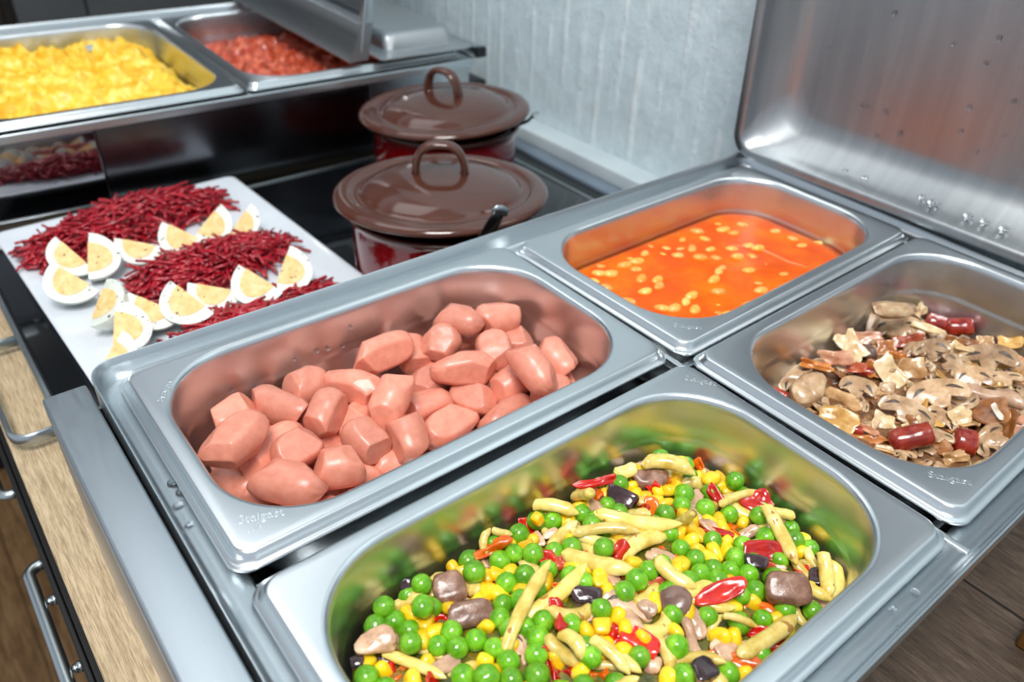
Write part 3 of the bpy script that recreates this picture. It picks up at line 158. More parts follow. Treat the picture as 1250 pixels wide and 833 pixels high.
 ('corn_kernel', 'half buried corn kernels', 'corn kernel half buried between the other vegetables in the front pan', [(2,(.035,.0654,-.0348),(2.995,-.907,-2.318),(.0088,.0075,.0054)), (3,(.1176,.0224,-.0335),(-1.738,-.208,-2.344),(.0086,.0073,.0053)), (2,(.1847,.0421,-.0344),(1.032,.958,-1.202),(.0092,.0079,.0057)), (0,(.0331,.0812,-.0345),(-2.713,.875,-2.84),(.0097,.0082,.006)), (1,(.0585,.0493,-.0341),(-.947,.548,1.982),(.0088,.0075,.0055)), (3,(.1993,.0972,-.0356),(2.152,-1.131,.592),(.0089,.0076,.0055)), (0,(.0629,.0434,-.0341),(-2.918,.319,2.39),(.0089,.0075,.0055)), (2,(.132,.0988,-.03),(-1.501,-.635,2.59),(.0087,.0074,.0054)), (3,(.1083,.0436,-.0313),(-1.624,.63,-1.474),(.0096,.0082,.0059)), (0,(.1906,.1232,-.036),(-.734,.215,.368),(.0095,.0081,.0059)), (2,(.1525,.0558,-.0294),(.718,-.924,-1.54),(.01,.0085,.0062)), (1,(.065,.0321,-.0342),(2.175,-.848,2.146),(.0095,.0081,.0059)), (1,(.1278,.0576,-.0292),(2.544,1.197,-.55),(.0099,.0084,.0061)), (2,(.2192,.119,-.0383),(2.178,-.813,.348),(.0098,.0083,.0061)), (0,(.2227,.0774,-.0381),(-2.491,-1.164,-1.791),(.0088,.0075,.0055)), (1,(.1961,.1129,-.036),(1.94,.249,2.591),(.0093,.0079,.0058)), (2,(.1113,.0741,-.0292),(-2.699,-.722,2.337),(.0099,.0084,.0061)), (1,(.2226,.1334,-.0396),(1.157,.221,-.316),(.0086,.0073,.0053)), (2,(.1259,.0716,-.0285),(2.13,-.686,.453),(.0097,.0082,.006)), (1,(.0905,.1277,-.0342),(2.872,-.022,-.833),(.0089,.0076,.0055)), (1,(.0481,.051,-.0344),(-2.664,.468,-2.006),(.0091,.0077,.0056)), (3,(.0312,.0874,-.035),(.466,-.034,1.297),(.0085,.0072,.0053)), (0,(.0867,.1388,-.0346),(1.448,-.416,1.589),(.0092,.0078,.0057)), (1,(.2052,.1295,-.0379),(-1.526,-.575,.57),(.0092,.0078,.0057)), (2,(.1619,.035,-.0325),(.924,-.852,1.304),(.0097,.0083,.006)), (3,(.0881,.133,-.0341),(2.91,-.695,1.196),(.0097,.0082,.006)), (3,(.0853,.116,-.0334),(-2.528,-.487,2.01),(.0092,.0078,.0057)), (0,(.1017,.0289,-.0332),(.334,-.721,1.151),(.0089,.0076,.0055)), (1,(.1513,.0225,-.0331),(.813,.991,2.324),(.0094,.008,.0059)), (2,(.0354,.0918,-.0345),(-2.223,1.112,2.328),(.0098,.0083,.006)), (0,(.177,.1319,-.0357),(1.995,-.339,1.103),(.0086,.0073,.0053)), (2,(.0618,.0376,-.0342),(-1.774,.568,2.664),(.009,.0077,.0056)), (0,(.0551,.0436,-.0346),(-2.544,.779,-2.209),(.0086,.0073,.0053)), (1,(.0603,.0286,-.0346),(-1.875,-1.183,-2.418),(.009,.0076,.0056)), (3,(.0819,.0914,-.0325),(-1.57,-.011,-1.101),(.0088,.0075,.0055)), (0,(.2366,.0965,-.04),(-2.63,.178,-.477),(.0086,.0073,.0053)), (2,(.1719,.053,-.032),(-1.237,-.099,-1.345),(.0091,.0077,.0056)), (1,(.1111,.0344,-.0322),(-2.353,.553,1.512),(.0095,.0081,.0059)), (3,(.0289,.0395,-.0349),(.332,.518,-2.062),(.0094,.008,.0058)), (1,(.1145,.105,-.031),(-1.827,.069,.695),(.0094,.008,.0058)), (3,(.1439,.0667,-.0284),(-.782,-.027,1.043),(.0098,.0083,.0061)), (0,(.201,.1334,-.0375),(-.233,-.699,-2.919),(.0096,.0081,.0059)), (2,(.0264,.0837,-.0346),(2.081,-.201,.011),(.0099,.0084,.0061)), (3,(.0494,.042,-.0344),(1.086,.415,.842),(.0094,.0079,.0058)), (1,(.1929,.1285,-.0365),(-2.207,.817,2.386),(.0099,.0084,.0061)), (0,(.0741,.0704,-.0326),(-.722,-.676,.03),(.0089,.0076,.0055)), (1,(.0316,.0989,-.035),(1.246,-.089,2.692),(.0086,.0073,.0053)), (3,(.2409,.1004,-.0402),(-.129,-.338,-.174),(.0093,.0079,.0057)), (3,(.1746,.0975,-.0323),(2.048,.295,-.562),(.0094,.008,.0058)), (1,(.1527,.0874,-.0289),(-1.485,-.347,2.785),(.0097,.0083,.006)), (0,(.2105,.0799,-.0362),(2.994,-.844,2.839),(.0098,.0083,.0061)), (1,(.0321,.0347,-.0352),(-.389,.26,.802),(.0086,.0073,.0053)), (0,(.0644,.0579,-.0332),(-2.73,.61,-1.322),(.01,.0085,.0062)), (3,(.0677,.0374,-.0339),(-.868,.945,2.701),(.0093,.0079,.0058)), (0,(.1415,.0521,-.0296),(-1.377,-.153,-1.684),(.0093,.0079,.0058)), (1,(.0975,.0345,-.033),(.685,-.947,.432),(.0086,.0073,.0054)), (2,(.1855,.0299,-.0353),(2.403,-.967,1.926),(.0096,.0081,.0059)), (3,(.1992,.1079,-.0361),(-1.37,.321,2.778),(.0089,.0076,.0055)), (2,(.1311,.083,-.0284),(1.914,.106,1.086),(.0099,.0084,.0062)), (3,(.2294,.1056,-.0393),(-2.194,.97,.111),(.0095,.0081,.0059)), (0,(.2149,.115,-.0382),(2.195,.352,.886),(.0089,.0076,.0055)), (3,(.0571,.0229,-.0347),(.379,.076,3.114),(.0094,.008,.0058)), (0,(.0888,.0236,-.0338),(.155,-.018,-2.335),(.0095,.0081,.0059)), (2,(.1474,.1388,-.0341),(1.391,-.375,-1.936),(.0089,.0076,.0055)), (3,(.1421,.117,-.0321),(2.385,-.337,-3.132),(.0089,.0076,.0055)), (0,(.1245,.0646,-.0289),(.657,-1.105,1.637),(.0099,.0084,.0061)), (0,(.2066,.1351,-.0379),(-2.195,-.139,1.366),(.0095,.0081,.0059)), (2,(.073,.1232,-.034),(-.622,-.288,-1.378),(.0099,.0084,.0061)), (1,(.2403,.053,-.0401),(2.555,.307,2.259),(.0091,.0077,.0056)), (3,(.1945,.0896,-.0344),(1.153,-1.202,-1.267),(.0096,.0081,.0059)), (1,(.168,.1373,-.035),(1.215,-1.049,2.587),(.0097,.0082,.006)), (2,(.0501,.1054,-.0345),(-.076,.944,-2.024),(.0089,.0076,.0055)), (0,(.023,.0577,-.0348),(1.763,-.578,1.744),(.0095,.0081,.0059)), (3,(.1297,.1041,-.0306),(.739,-.241,-1.174),(.0092,.0078,.0057)), (2,(.2151,.0313,-.0381),(1.719,1.08,-2.108),(.0095,.0081,.0059)), (1,(.2086,.0871,-.0364),(-1.133,.087,-1.555),(.009,.0077,.0056)), (2,(.2094,.0738,-.0364),(2.536,.09,-1.641),(.0088,.0075,.0055)), (2,(.2387,.0836,-.0398),(-1.664,-.831,.817),(.0091,.0077,.0056)), (0,(.224,.1221,-.0393),(.914,-.052,-1.525),(.0093,.0079,.0057)), (1,(.0538,.0526,-.0342),(-.915,.264,2.23),(.0088,.0075,.0055)), (2,(.2135,.0853,-.0369),(-2.277,.208,-2.276),(.0092,.0078,.0057))]),
 ('mushroom_chunk', 'half buried mushroom bits', 'pale mushroom bit half buried between the other vegetables in the front pan', [(0,(.0433,.1227,-.0347),(-.433,-.356,-2.897),(.0119,.0072,.0043)), (2,(.0825,.0257,-.0343),(.045,-.0,.653),(.0138,.0083,.005)), (0,(.1669,.0833,-.0306),(-.241,-.125,2.022),(.0149,.0089,.0054)), (1,(.0481,.0699,-.0346),(-.095,-.258,-2.96),(.0102,.0061,.0037)), (1,(.1611,.0283,-.0341),(-.226,-.094,.493),(.0114,.0068,.0041)), (2,(.2143,.136,-.039),(.525,-.132,2.545),(.014,.0084,.005)), (3,(.0311,.063,-.0358),(-.415,-.071,-1.191),(.0106,.0063,.0038)), (0,(.1543,.0325,-.0323),(.432,.258,-.297),(.0142,.0085,.0051)), (1,(.0763,.1185,-.0342),(-.109,-.108,.096),(.0138,.0083,.005)), (2,(.2151,.056,-.0382),(-.151,.034,.111),(.0115,.0069,.0041)), (3,(.0565,.1001,-.0339),(.235,.173,-.191),(.0137,.0082,.0049)), (2,(.2048,.0827,-.0353),(.108,-.241,1.665),(.0148,.0089,.0053)), (2,(.1386,.0867,-.0293),(-.278,-.047,-2.163),(.0116,.007,.0042)), (1,(.2309,.0374,-.04),(-.157,.02,3.138),(.0118,.0071,.0042)), (1,(.0738,.0477,-.0331),(.236,-.43,.052),(.0117,.007,.0042)), (0,(.2119,.0264,-.0389),(-.103,-.133,1.885),(.0116,.007,.0042)), (1,(.2036,.1387,-.0386),(-.313,.25,.232),(.011,.0066,.004)), (2,(.214,.1006,-.0368),(-.172,-.161,.259),(.0146,.0087,.0052)), (3,(.2367,.11,-.0392),(.338,.404,.732),(.014,.0084,.005)), (1,(.0652,.026,-.0346),(-.182,.19,.614),(.0124,.0074,.0045)), (1,(.2031,.0334,-.0373),(-.101,.017,-.485),(.0137,.0082,.0049)), (2,(.1652,.1249,-.033),(-.526,-.421,.886),(.0121,.0073,.0044)), (3,(.1119,.0289,-.0331),(.038,.021,.243),(.0143,.0086,.0051)), (1,(.0823,.0475,-.031),(-.399,.527,2.212),(.0144,.0087,.0052)), (0,(.1296,.0665,-.0282),(.021,-.249,-1.879),(.0137,.0082,.0049)), (3,(.1004,.1354,-.0346),(.628,.073,1.478),(.0132,.0079,.0047)), (0,(.1599,.0722,-.0305),(-.356,.018,2.281),(.0103,.0062,.0037))]),
 ('pepper_r', 'half buried pepper bits', 'pepper bit half buried between the other vegetables in the front pan', [(1,(.1539,.1361,-.035),(.891,-.091,-2.839),(.0116,.0081,.004)), (2,(.1847,.1119,-.0341),(.752,-.671,-1.896),(.0112,.0079,.004)), (2,(.0467,.0961,-.0329),(-.168,1.036,-.94),(.0103,.0072,.004)), (2,(.1062,.0941,-.0316),(.391,.101,-2.474),(.0082,.0057,.004)), (2,(.0408,.1147,-.036),(.857,-.0,.822),(.0103,.0072,.004)), (3,(.2241,.0444,-.0396),(-.085,-.132,1.829),(.008,.0056,.004)), (4,(.1909,.1089,-.0359),(-.299,-.06,-.438),(.0116,.0081,.004))]),
 ('wax_bean', 'half buried wax bean ends', 'short wax bean end half buried between the other vegetables in the front pan', [(4,(.1874,.1187,-.0353),(.19,.141,2.155),(.018,.0064,.0055)), (3,(.224,.0381,-.038),(.246,-.238,1.85),(.0229,.0058,.0049)), (0,(.0356,.0524,-.03),(-.331,.016,-.641),(.018,.0057,.0048)), (3,(.0607,.0569,-.0278),(-.13,-.119,-2.604),(.0221,.0061,.0052)), (1,(.0362,.042,-.032),(-.016,-.589,1.592),(.0185,.0058,.0049)), (3,(.0525,.0467,-.0306),(-.073,-.007,-.205),(.0198,.0062,.0053)), (4,(.0817,.042,-.0331),(-.315,.09,-2.94),(.0143,.0065,.0055)), (5,(.2251,.0706,-.0374),(-.161,.104,2.735),(.0198,.0062,.0053)), (4,(.18,.1259,-.0345),(-.126,.145,-1.823),(.019,.0058,.0049)), (3,(.083,.0545,-.0326),(.349,-.086,-.322),(.0157,.0063,.0054)), (4,(.0539,.0806,-.0322),(-.204,-.191,-3.106),(.0242,.0063,.0054)), (5,(.0841,.03,-.03),(.319,.024,-1.549),(.022,.0069,.0059)), (4,(.1798,.1105,-.0323),(-.218,-.498,-1.334),(.0163,.0066,.0056)), (5,(.1495,.1107,-.0289),(-.46,-.177,2.262),(.0252,.0062,.0053)), (1,(.0974,.0737,-.029),(-.235,.244,-1.103),(.0199,.007,.0059)), (2,(.1314,.0265,-.0297),(-.148,-.466,-2.086),(.0189,.0064,.0054)), (3,(.0737,.0389,-.032),(-.626,-.175,-.775),(.021,.0069,.0058)), (3,(.1118,.0879,-.0283),(.066,-.131,2.635),(.0229,.0075,.0064)), (4,(.1224,.0282,-.0317),(.45,.177,1.478),(.0169,.006,.0051)), (3,(.1672,.1082,-.0296),(-.653,.482,.255),(.0249,.007,.0059)), (4,(.1623,.1342,-.0285),(.256,.947,1.531),(.0224,.0069,.0059)), (3,(.2319,.0425,-.0398),(-.084,-.091,2.697),(.0146,.0066,.0056)), (5,(.0334,.0526,-.0343),(.363,.098,-2.031),(.0227,.0073,.0062)), (0,(.1473,.1167,-.0318),(-.561,.035,1.19),(.0228,.0059,.0051)), (2,(.2087,.0318,-.031),(.397,.167,-1.147),(.0259,.0057,.0048)), (4,(.1048,.0227,-.0338),(-.165,.032,-3.066),(.0207,.0066,.0056)), (2,(.0988,.0467,-.026),(-.019,-.701,-.525),(.0257,.0059,.0051)), (5,(.076,.1349,-.0344),(-.045,.091,.586),(.0179,.0068,.0058)), (1,(.1139,.1159,-.0326),(-.102,.021,1.709),(.0156,.0056,.0047)), (2,(.1623,.0594,-.0267),(.068,-.009,-.203),(.0208,.0066,.0056)), (2,(.0317,.0695,-.0273),(-.103,.061,.858),(.0224,.0066,.0056)), (0,(.2295,.0817,-.0375),(-.47,-.262,1.988),(.0207,.0073,.0062)), (1,(.2155,.1251,-.0376),(.153,-.109,.125),(.0187,.0071,.006)), (2,(.2259,.0928,-.0381),(-.254,.03,-.028),(.0218,.0071,.0061)), (5,(.0731,.0253,-.0339),(.152,-.193,.472),(.0192,.0063,.0053)), (2,(.192,.0919,-.0285),(.426,1.04,1.452),(.0208,.006,.0051)), (2,(.0848,.1277,-.0336),(-.452,.219,2.029),(.0173,.0069,.0059)), (3,(.2321,.1171,-.0395),(.106,.148,2.567),(.0142,.006,.0051)), (1,(.1427,.0993,-.0298),(.231,.031,-1.729),(.0161,.0058,.0049)), (1,(.2379,.0689,-.0326),(.618,.12,1.892),(.019,.0065,.0055)), (4,(.1389,.0293,-.0307),(-.799,-.14,-1.761),(.0212,.0075,.0064)), (1,(.0366,.0969,-.0317),(-.34,-.353,2.596),(.0255,.0057,.0048)), (3,(.0559,.1344,-.0324),(-.482,-.383,-.43),(.0222,.0068,.0058)), (0,(.0445,.076,-.0334),(.236,.331,2.4),(.0145,.0069,.0058)), (1,(.1446,.0721,-.0277),(.399,-.186,.014),(.0157,.0073,.0062)), (4,(.0273,.0783,-.0321),(-.092,-.587,.032),(.0174,.0067,.0057)), (5,(.1294,.0481,-.0304),(.251,.071,-1.888),(.0162,.0067,.0057)), (1,(.2099,.0371,-.036),(.286,.334,-.059),(.0222,.0071,.0061)), (5,(.1375,.036,-.0284),(-.305,-.357,-.884),(.0234,.0057,.0048)), (1,(.1657,.0538,-.03),(-.064,-.067,-.989),(.0252,.006,.0051)), (3,(.1366,.0605,-.0287),(.005,.07,3.019),(.0162,.0073,.0062))]),
 ('mushroom_slice', 'mushroom pieces in the right pan', 'curled tan mushroom slice with a pale rim at the back of the heap', [(3,(.4651,.1288,-.0415),(.691,-.246,-.928),(.0365,.0222,.005))]),
 ('mushroom_slice', 'mushroom pieces in the right pan', 'large tan mushroom slice with a dark gill in the middle of the heap', [(3,(.4047,.0697,-.0337),(.455,-.289,-.672),(.0375,.0209,.0045))]),
 ('mushroom_slice', 'mushroom pieces in the right pan', 'shiny whitish mushroom slice with a black gill in the front middle', [(3,(.3765,.0731,-.0363),(.638,.144,-1.093),(.0336,.0164,.0045))]),
 ('mushroom_slice', 'mushroom pieces in the right pan', 'big mushroom slice with dark gills at the right of the heap', [(1,(.4729,.0687,-.0349),(.488,-.295,-1.189),(.0345,.0248,.0045))]),
 ('mushroom_slice', 'mushroom pieces in the right pan', 'tan mushroom slice just left of the grey gilled one at right', [(3,(.4435,.0644,-.0366),(.595,-.267,-.892),(.0227,.0197,.0045))]),
 ('mushroom_slice', 'mushroom pieces in the right pan', 'pinkish mushroom slice in the back middle', [(1,(.4475,.0962,-.0337),(.545,-.433,-.982),(.0232,.0181,.0045))]),
 ('mushroom_slice', 'mushroom pieces in the right pan', 'grey-white mushroom slice standing right of the middle', [(3,(.4464,.08,-.0361),(.421,.413,-2.146),(.019,.0134,.0045))]),
 ('mushroom_slice', 'mushroom pieces in the right pan', 'tan mushroom slice at the left end', [(2,(.3604,.1378,-.0456),(.396,-.407,-.147),(.0272,.0178,.0045))]),
 ('mushroom_chunk', 'mushroom pieces in the right pan', 'plump brown mushroom quarter at the left end', [(2,(.3482,.1228,-.0402),(.55,-.096,-.611),(.0239,.0214,.0129))]),
 ('mushroom_slice', 'mushroom pieces in the right pan', 'mushroom slice with dark gills left of the middle', [(0,(.3752,.105,-.0399),(.353,-.055,-1.181),(.0227,.0215,.0045))]),
 ('mushroom_stem', 'mushroom pieces in the right pan', 'long pinkish mushroom stem at the right of the heap', [(3,(.4333,.0495,-.0347),(.33,-.153,-1.27),(.0402,.0131,.0098))]),
 ('mushroom_slice', 'mushroom pieces in the right pan', 'mushroom slice with a black gill line at the right edge', [(3,(.4633,.0534,-.0382),(.348,-.125,-.645),(.0244,.0122,.0045))]),
 ('mushroom_slice', 'mushroom pieces in the right pan', 'tan mushroom slice behind the crumbly red sausage', [(2,(.3917,.0582,-.0411),(.584,.129,-1.675),(.0217,.0144,.0045))]),
 ('mushroom_slice', 'mushroom pieces in the right pan', 'pale mushroom slice at the near rim right of the crumbly sausage', [(1,(.4011,.0314,-.0427),(.337,-.442,.13),(.0262,.0144,.0045))]),
 ('mushroom_slice', 'mushroom pieces in the right pan', 'tan mushroom slice right of the smooth red sausage at the near rim', [(1,(.3636,.0524,-.0426),(.21,-.464,-.051),(.0182,.0141,.0045))]),
 ('mushroom_slice', 'mushroom pieces in the right pan', 'dark grey mushroom slice behind the middle', [(3,(.445,.106,-.0385),(.233,-.675,-.352),(.016,.0092,.0045))]),
 ('mushroom_chunk', 'mushroom pieces in the right pan', 'tan mushroom piece at the back wall', [(0,(.4481,.1282,-.0191),(.715,.069,-.562),(.0351,.013,.0078))]),
 ('mushroom_chunk', 'mushroom pieces in the right pan', 'thin mushroom strip leaning at the back left', [(2,(.4533,.1411,-.0374),(-.128,-.69,.228),(.0205,.0077,.0046))]),
 ('mushroom_cap', 'mushroom pieces in the right pan', 'small dark mushroom button left of the middle', [(2,(.424,.1265,-.0436),(.397,.101,-1.494),(.0149,.0116,.007))]),
 ('mushroom_cap', 'mushroom pieces in the right pan', 'small dark mushroom button at the back wall', [(0,(.475,.1422,-.0349),(.589,.01,-1.552),(.0066,.0093,.0056))]),
 ('mushroom_slice', 'mushroom pieces in the right pan', 'black-gilled mushroom slice at the near rim below the smooth sausage', [(2,(.3452,.0561,-.0433),(.669,-.522,-1.582),(.0147,.0079,.0045))]),
 ('mushroom_chunk', 'mushroom pieces in the right pan', 'tan mushroom bit in the middle left', [(3,(.3921,.0943,-.0396),(.552,.026,-.929),(.0103,.0087,.0052))]),
 ('mushroom_slice', 'mushroom pieces in the right pan', 'black-edged mushroom slice above the golden flake', [(1,(.366,.0956,-.0413),(.396,.499,-1.781),(.0113,.0084,.0045))]),
 ('mushroom_slice', 'mushroom pieces in the right pan', 'tiny curled mushroom slice in the centre of the heap', [(2,(.4283,.0856,-.0332),(.464,.139,-.758),(.0103,.0087,.0045))]),
 ('mushroom_slice', 'mushroom pieces in the right pan', 'black-gilled mushroom slice on the large middle one', [(1,(.4225,.0798,-.0379),(.449,.039,-.855),(.0122,.013,.0045))]),
 ('mushroom_slice', 'mushroom pieces in the right pan', 'grey mushroom slice on the tan one at right', [(2,(.4517,.0624,-.0344),(.436,-.068,-1.281),(.0074,.0079,.0045))]),
 ('flake_p', 'onion and ham flakes in the right pan', 'pale triangular onion flake in the back left', [(4,(.4121,.1327,-.0377),(.659,.37,-1.811),(.0246,.0152,.004))]),
 ('flake_k', 'onion and ham flakes in the right pan', 'pinkish ham flake behind the orange flake at the left', [(4,(.3912,.1322,-.0378),(.831,-.435,-1.22),(.0244,.0113,.004))]),
 ('flake_o', 'onion and ham flakes in the right pan', 'orange onion flake at the left end', [(4,(.3727,.1339,-.0371),(.875,.064,-.862),(.0232,.0066,.004))]),
 ('flake_b', 'onion and ham flakes in the right pan', 'brown glossy onion flake left of the middle', [(4,(.3801,.1267,-.0469),(.57,-.144,-1.144),(.0245,.0108,.004))]),
 ('flake_g', 'onion and ham flakes in the right pan', 'golden square onion flake near the near rim at left', [(5,(.3412,.0964,-.0411),(.643,-.078,-1.241),(.0241,.0148,.004))]),
 ('flake_t', 'onion and ham flakes in the right pan', 'tan onion flake behind the golden square one', [(0,(.3623,.1068,-.0451),(1.206,-.14,-1.506),(.0267,.0138,.004))]),
 ('flake_p', 'onion and ham flakes in the right pan', 'shiny white onion flake in the middle', [(2,(.4024,.0996,-.0347),(.654,.521,-1.634),(.0229,.0141,.004))]),
 ('flake_t', 'onion and ham flakes in the right pan', 'tan folded onion flake right of the shiny white one', [(3,(.417,.0928,-.0342),(1.038,-.26,-.886),(.0178,.0142,.004))]),
 ('flake_k', 'onion and ham flakes in the right pan', 'pink ham flake behind the shiny white onion', [(1,(.4369,.1347,-.042),(.856,-.17,-.865),(.0215,.0098,.004))]),
 ('flake_o', 'onion and ham flakes in the right pan', 'orange ham flake in the back middle', [(1,(.4387,.1209,-.0428),(.775,-.262,-1.003),(.0131,.0114,.004))]),
 ('flake_r', 'onion and ham flakes in the right pan', 'reddish ham strip in the back middle', [(2,(.4512,.1135,-.0371),(.746,-.401,-.859),(.0207,.0087,.004))]),
 ('flake_p', 'onion and ham flakes in the right pan', 'pale onion flake left of the smooth red sausage', [(4,(.3612,.0776,-.0414),(.722,.156,-.95),(.0152,.0132,.004))]),
 ('flake_b', 'onion and ham flakes in the right pan', 'brown-orange onion flake behind the smooth red sausage', [(0,(.3718,.0703,-.0405),(1.115,-.259,-1.359),(.015,.0092,.004))]),
 ('flake_p', 'onion and ham flakes in the right pan', 'pale crinkled onion flake behind the crumbly sausage', [(0,(.3994,.0511,-.0363),(.546,-.096,-.281),(.0177,.0115,.004))]),
 ('flake_b', 'onion and ham flakes in the right pan', 'brown onion flake at the right behind the pale slice', [(1,(.4202,.0429,-.0376),(.593,-.521,-1.191),(.0226,.0186,.004))]),
 ('flake_b', 'onion and ham flakes in the right pan', 'brown onion strip at the right near rim', [(1,(.4235,.032,-.041),(-.674,-.959,.454),(.0187,.0102,.004))]),
 ('flake_o', 'onion and ham flakes in the right pan', 'orange ham strip along the near rim at left', [(0,(.3443,.077,-.0446),(.423,-.089,-.88),(.0247,.0065,.004))]),
 ('flake_t', 'onion and ham flakes in the right pan', 'tan onion strip along the near rim in the middle', [(5,(.3476,.0616,-.0446),(.167,-.111,-1.156),(.0232,.0055,.004))]),
 ('flake_t', 'onion and ham flakes in the right pan', 'tan onion piece at the near rim below the crumbly sausage', [(4,(.3726,.0374,-.0453),(.89,-.269,-.617),(.0156,.008,.004))]),
 ('flake_b', 'onion and ham flakes in the right pan', 'brown onion flake between the two red sausages at the rim', [(5,(.374,.0473,-.0445),(.424,.052,-1.942),(.0132,.0098,.004))]),
 ('flake_p', 'onion and ham flakes in the right pan', 'pale onion strip in the back right', [(3,(.4699,.0841,-.0346),(.621,.132,-.803),(.0142,.0045,.004))]),
 ('flake_b', 'onion and ham flakes in the right pan', 'brown onion strip in the back right', [(4,(.4871,.0925,-.04),(.491,-.26,-1.201),(.0222,.0066,.004))]),
 ('flake_p', 'onion and ham flakes in the right pan', 'pale onion strip left of the back red sausage', [(5,(.4733,.1126,-.0348),(.53,-.031,-1.304),(.0219,.0055,.004))]),
 ('flake_p', 'onion and ham flakes in the right pan', 'pale crinkled onion flake at the back wall', [(4,(.4976,.1283,-.0379),(1.04,-.053,.018),(.0155,.0105,.004))]),
 ('flake_g', 'onion and ham flakes in the right pan', 'golden onion flake at the far right', [(2,(.5107,.0703,-.0379),(.623,-.366,-1.195),(.016,.0098,.004))]),
 ('flake_t', 'onion and ham flakes in the right pan', 'tan onion flake right of the brown strip in the back right', [(1,(.5099,.0849,-.0454),(.763,-.219,-1.114),(.0124,.008,.004))]),
 ('flake_p', 'onion and ham flakes in the right pan', 'pale onion flake at the right edge', [(2,(.4649,.0445,-.045),(.61,.045,-1.239),(.01,.0089,.004))]),
 ('flake_o', 'onion and ham flakes in the right pan', 'orange onion flake left of the shiny white one', [(0,(.4017,.1106,-.0392),(.863,.21,-1.932),(.0154,.0102,.004))]),
 ('flake_r', 'onion and ham flakes in the right pan', 'red-orange ham flake left of the middle', [(5,(.3968,.1186,-.0403),(.658,-.334,-1.1),(.0133,.0073,.004))]),
 ('flake_k', 'onion and ham flakes in the right pan', 'pink ham strip above the orange strip at the near rim', [(5,(.3471,.0801,-.0412),(.851,-.094,-1.568),(.0139,.0042,.004))]),
 ('flake_t', 'onion and ham flakes in the right pan', 'tan onion flake behind the grey-white slice', [(1,(.4618,.0804,-.0401),(.513,.174,-1.892),(.0126,.0093,.004))]),
 ('flake_b', 'onion and ham flakes in the right pan', 'brown onion bit behind the grey-white slice', [(0,(.4781,.0972,-.0439),(.803,-.178,-1.534),(.0077,.0077,.004))]),
 ('flake_p', 'onion and ham flakes in the right pan', 'pale onion flake left of the large middle slice', [(4,(.4047,.0828,-.0385),(.74,-.054,-1.219),(.0121,.0077,.004))]),
 ('flake_t', 'onion and ham flakes in the right pan', 'tan onion strip below the shiny white flake', [(5,(.387,.0949,-.0402),(.373,-.047,-.812),(.0109,.0063,.004))]),
 ('flake_w', 'onion and ham flakes in the right pan', 'white rice-like onion sliver on the brown flake at right', [(2,(.4176,.0384,-.0336),(.773,.621,-1.636),(.0112,.0036,.0025))]),
 ('flake_t', 'onion and ham flakes in the right pan', 'tan onion bit left of the golden flake', [(4,(.3428,.1137,-.0478),(.374,-.223,-.898),(.0083,.0052,.004))]),
 ('flake_g', 'onion and ham flakes in the right pan', 'yellowish onion flake in front of the big gilled slice', [(3,(.449,.0547,-.0372),(.134,-.247,-.828),(.0134,.006,.004))]),
 ('flake_o', 'onion and ham flakes in the right pan', 'orange ham bit behind the tan folded flake', [(4,(.4348,.1105,-.0415),(.781,-.499,-1.027),(.0108,.0074,.004))]),
 ('flake_b', 'onion and ham flakes in the right pan', 'brown onion flake behind the pale one near the smooth sausage', [(4,(.3787,.0915,-.0411),(.24,-.038,-.914),(.0118,.0105,.004))]),
 ('flake_t', 'onion and ham flakes in the right pan', 'tan onion flake behind the pale crinkled one', [(2,(.4115,.0582,-.0397),(.536,-.133,-.787),(.0132,.0087,.004))]),
 ('red_sausage', 'red sausage slices in the right pan', 'smooth dark red sausage slice at the near rim in the middle', [(0,(.3577,.0602,-.0389),(.479,-.334,-.656),(.0244,.0148,.0126))]),
 ('red_sausage_crumbly', 'red sausage slices in the right pan', 'crumbly red sausage slice with a rough cut face at the near rim', [(0,(.3857,.0407,-.0427),(.483,.009,-.966),(.0118,.017,.0144))]),
 ('red_sausage', 'red sausage slices in the right pan', 'dark red sausage slice against the back wall', [(0,(.5059,.1035,-.0421),(.576,-.226,-.889),(.018,.0138,.0117))]),
 ('red_sausage_crumbly', 'red sausage slices in the right pan', 'orange-red crumbly sausage slice left of the dark red one at the back', [(0,(.5008,.1175,-.0441),(.443,.096,-1.063),(.014,.0135,.0115))]),
 ('red_sausage', 'red sausage slices in the right pan', 'small red sausage bit left of the middle', [(0,(.4007,.1145,-.0427),(.769,-.077,-1.129),(.0105,.007,.006))]),
 ('red_sausage', 'red sausage slices in the right pan', 'small red sausage bit at the left corner of the rim', [(0,(.3392,.1367,-.0469),(.515,.146,-1.208),(.0106,.0062,.0053))]),
 ('red_sausage', 'red sausage slices in the right pan', 'small dark red sausage bit above the orange strip at the near rim', [(0,(.3457,.0853,-.0446),(.432,-.007,-.957),(.007,.0058,.0049))]),
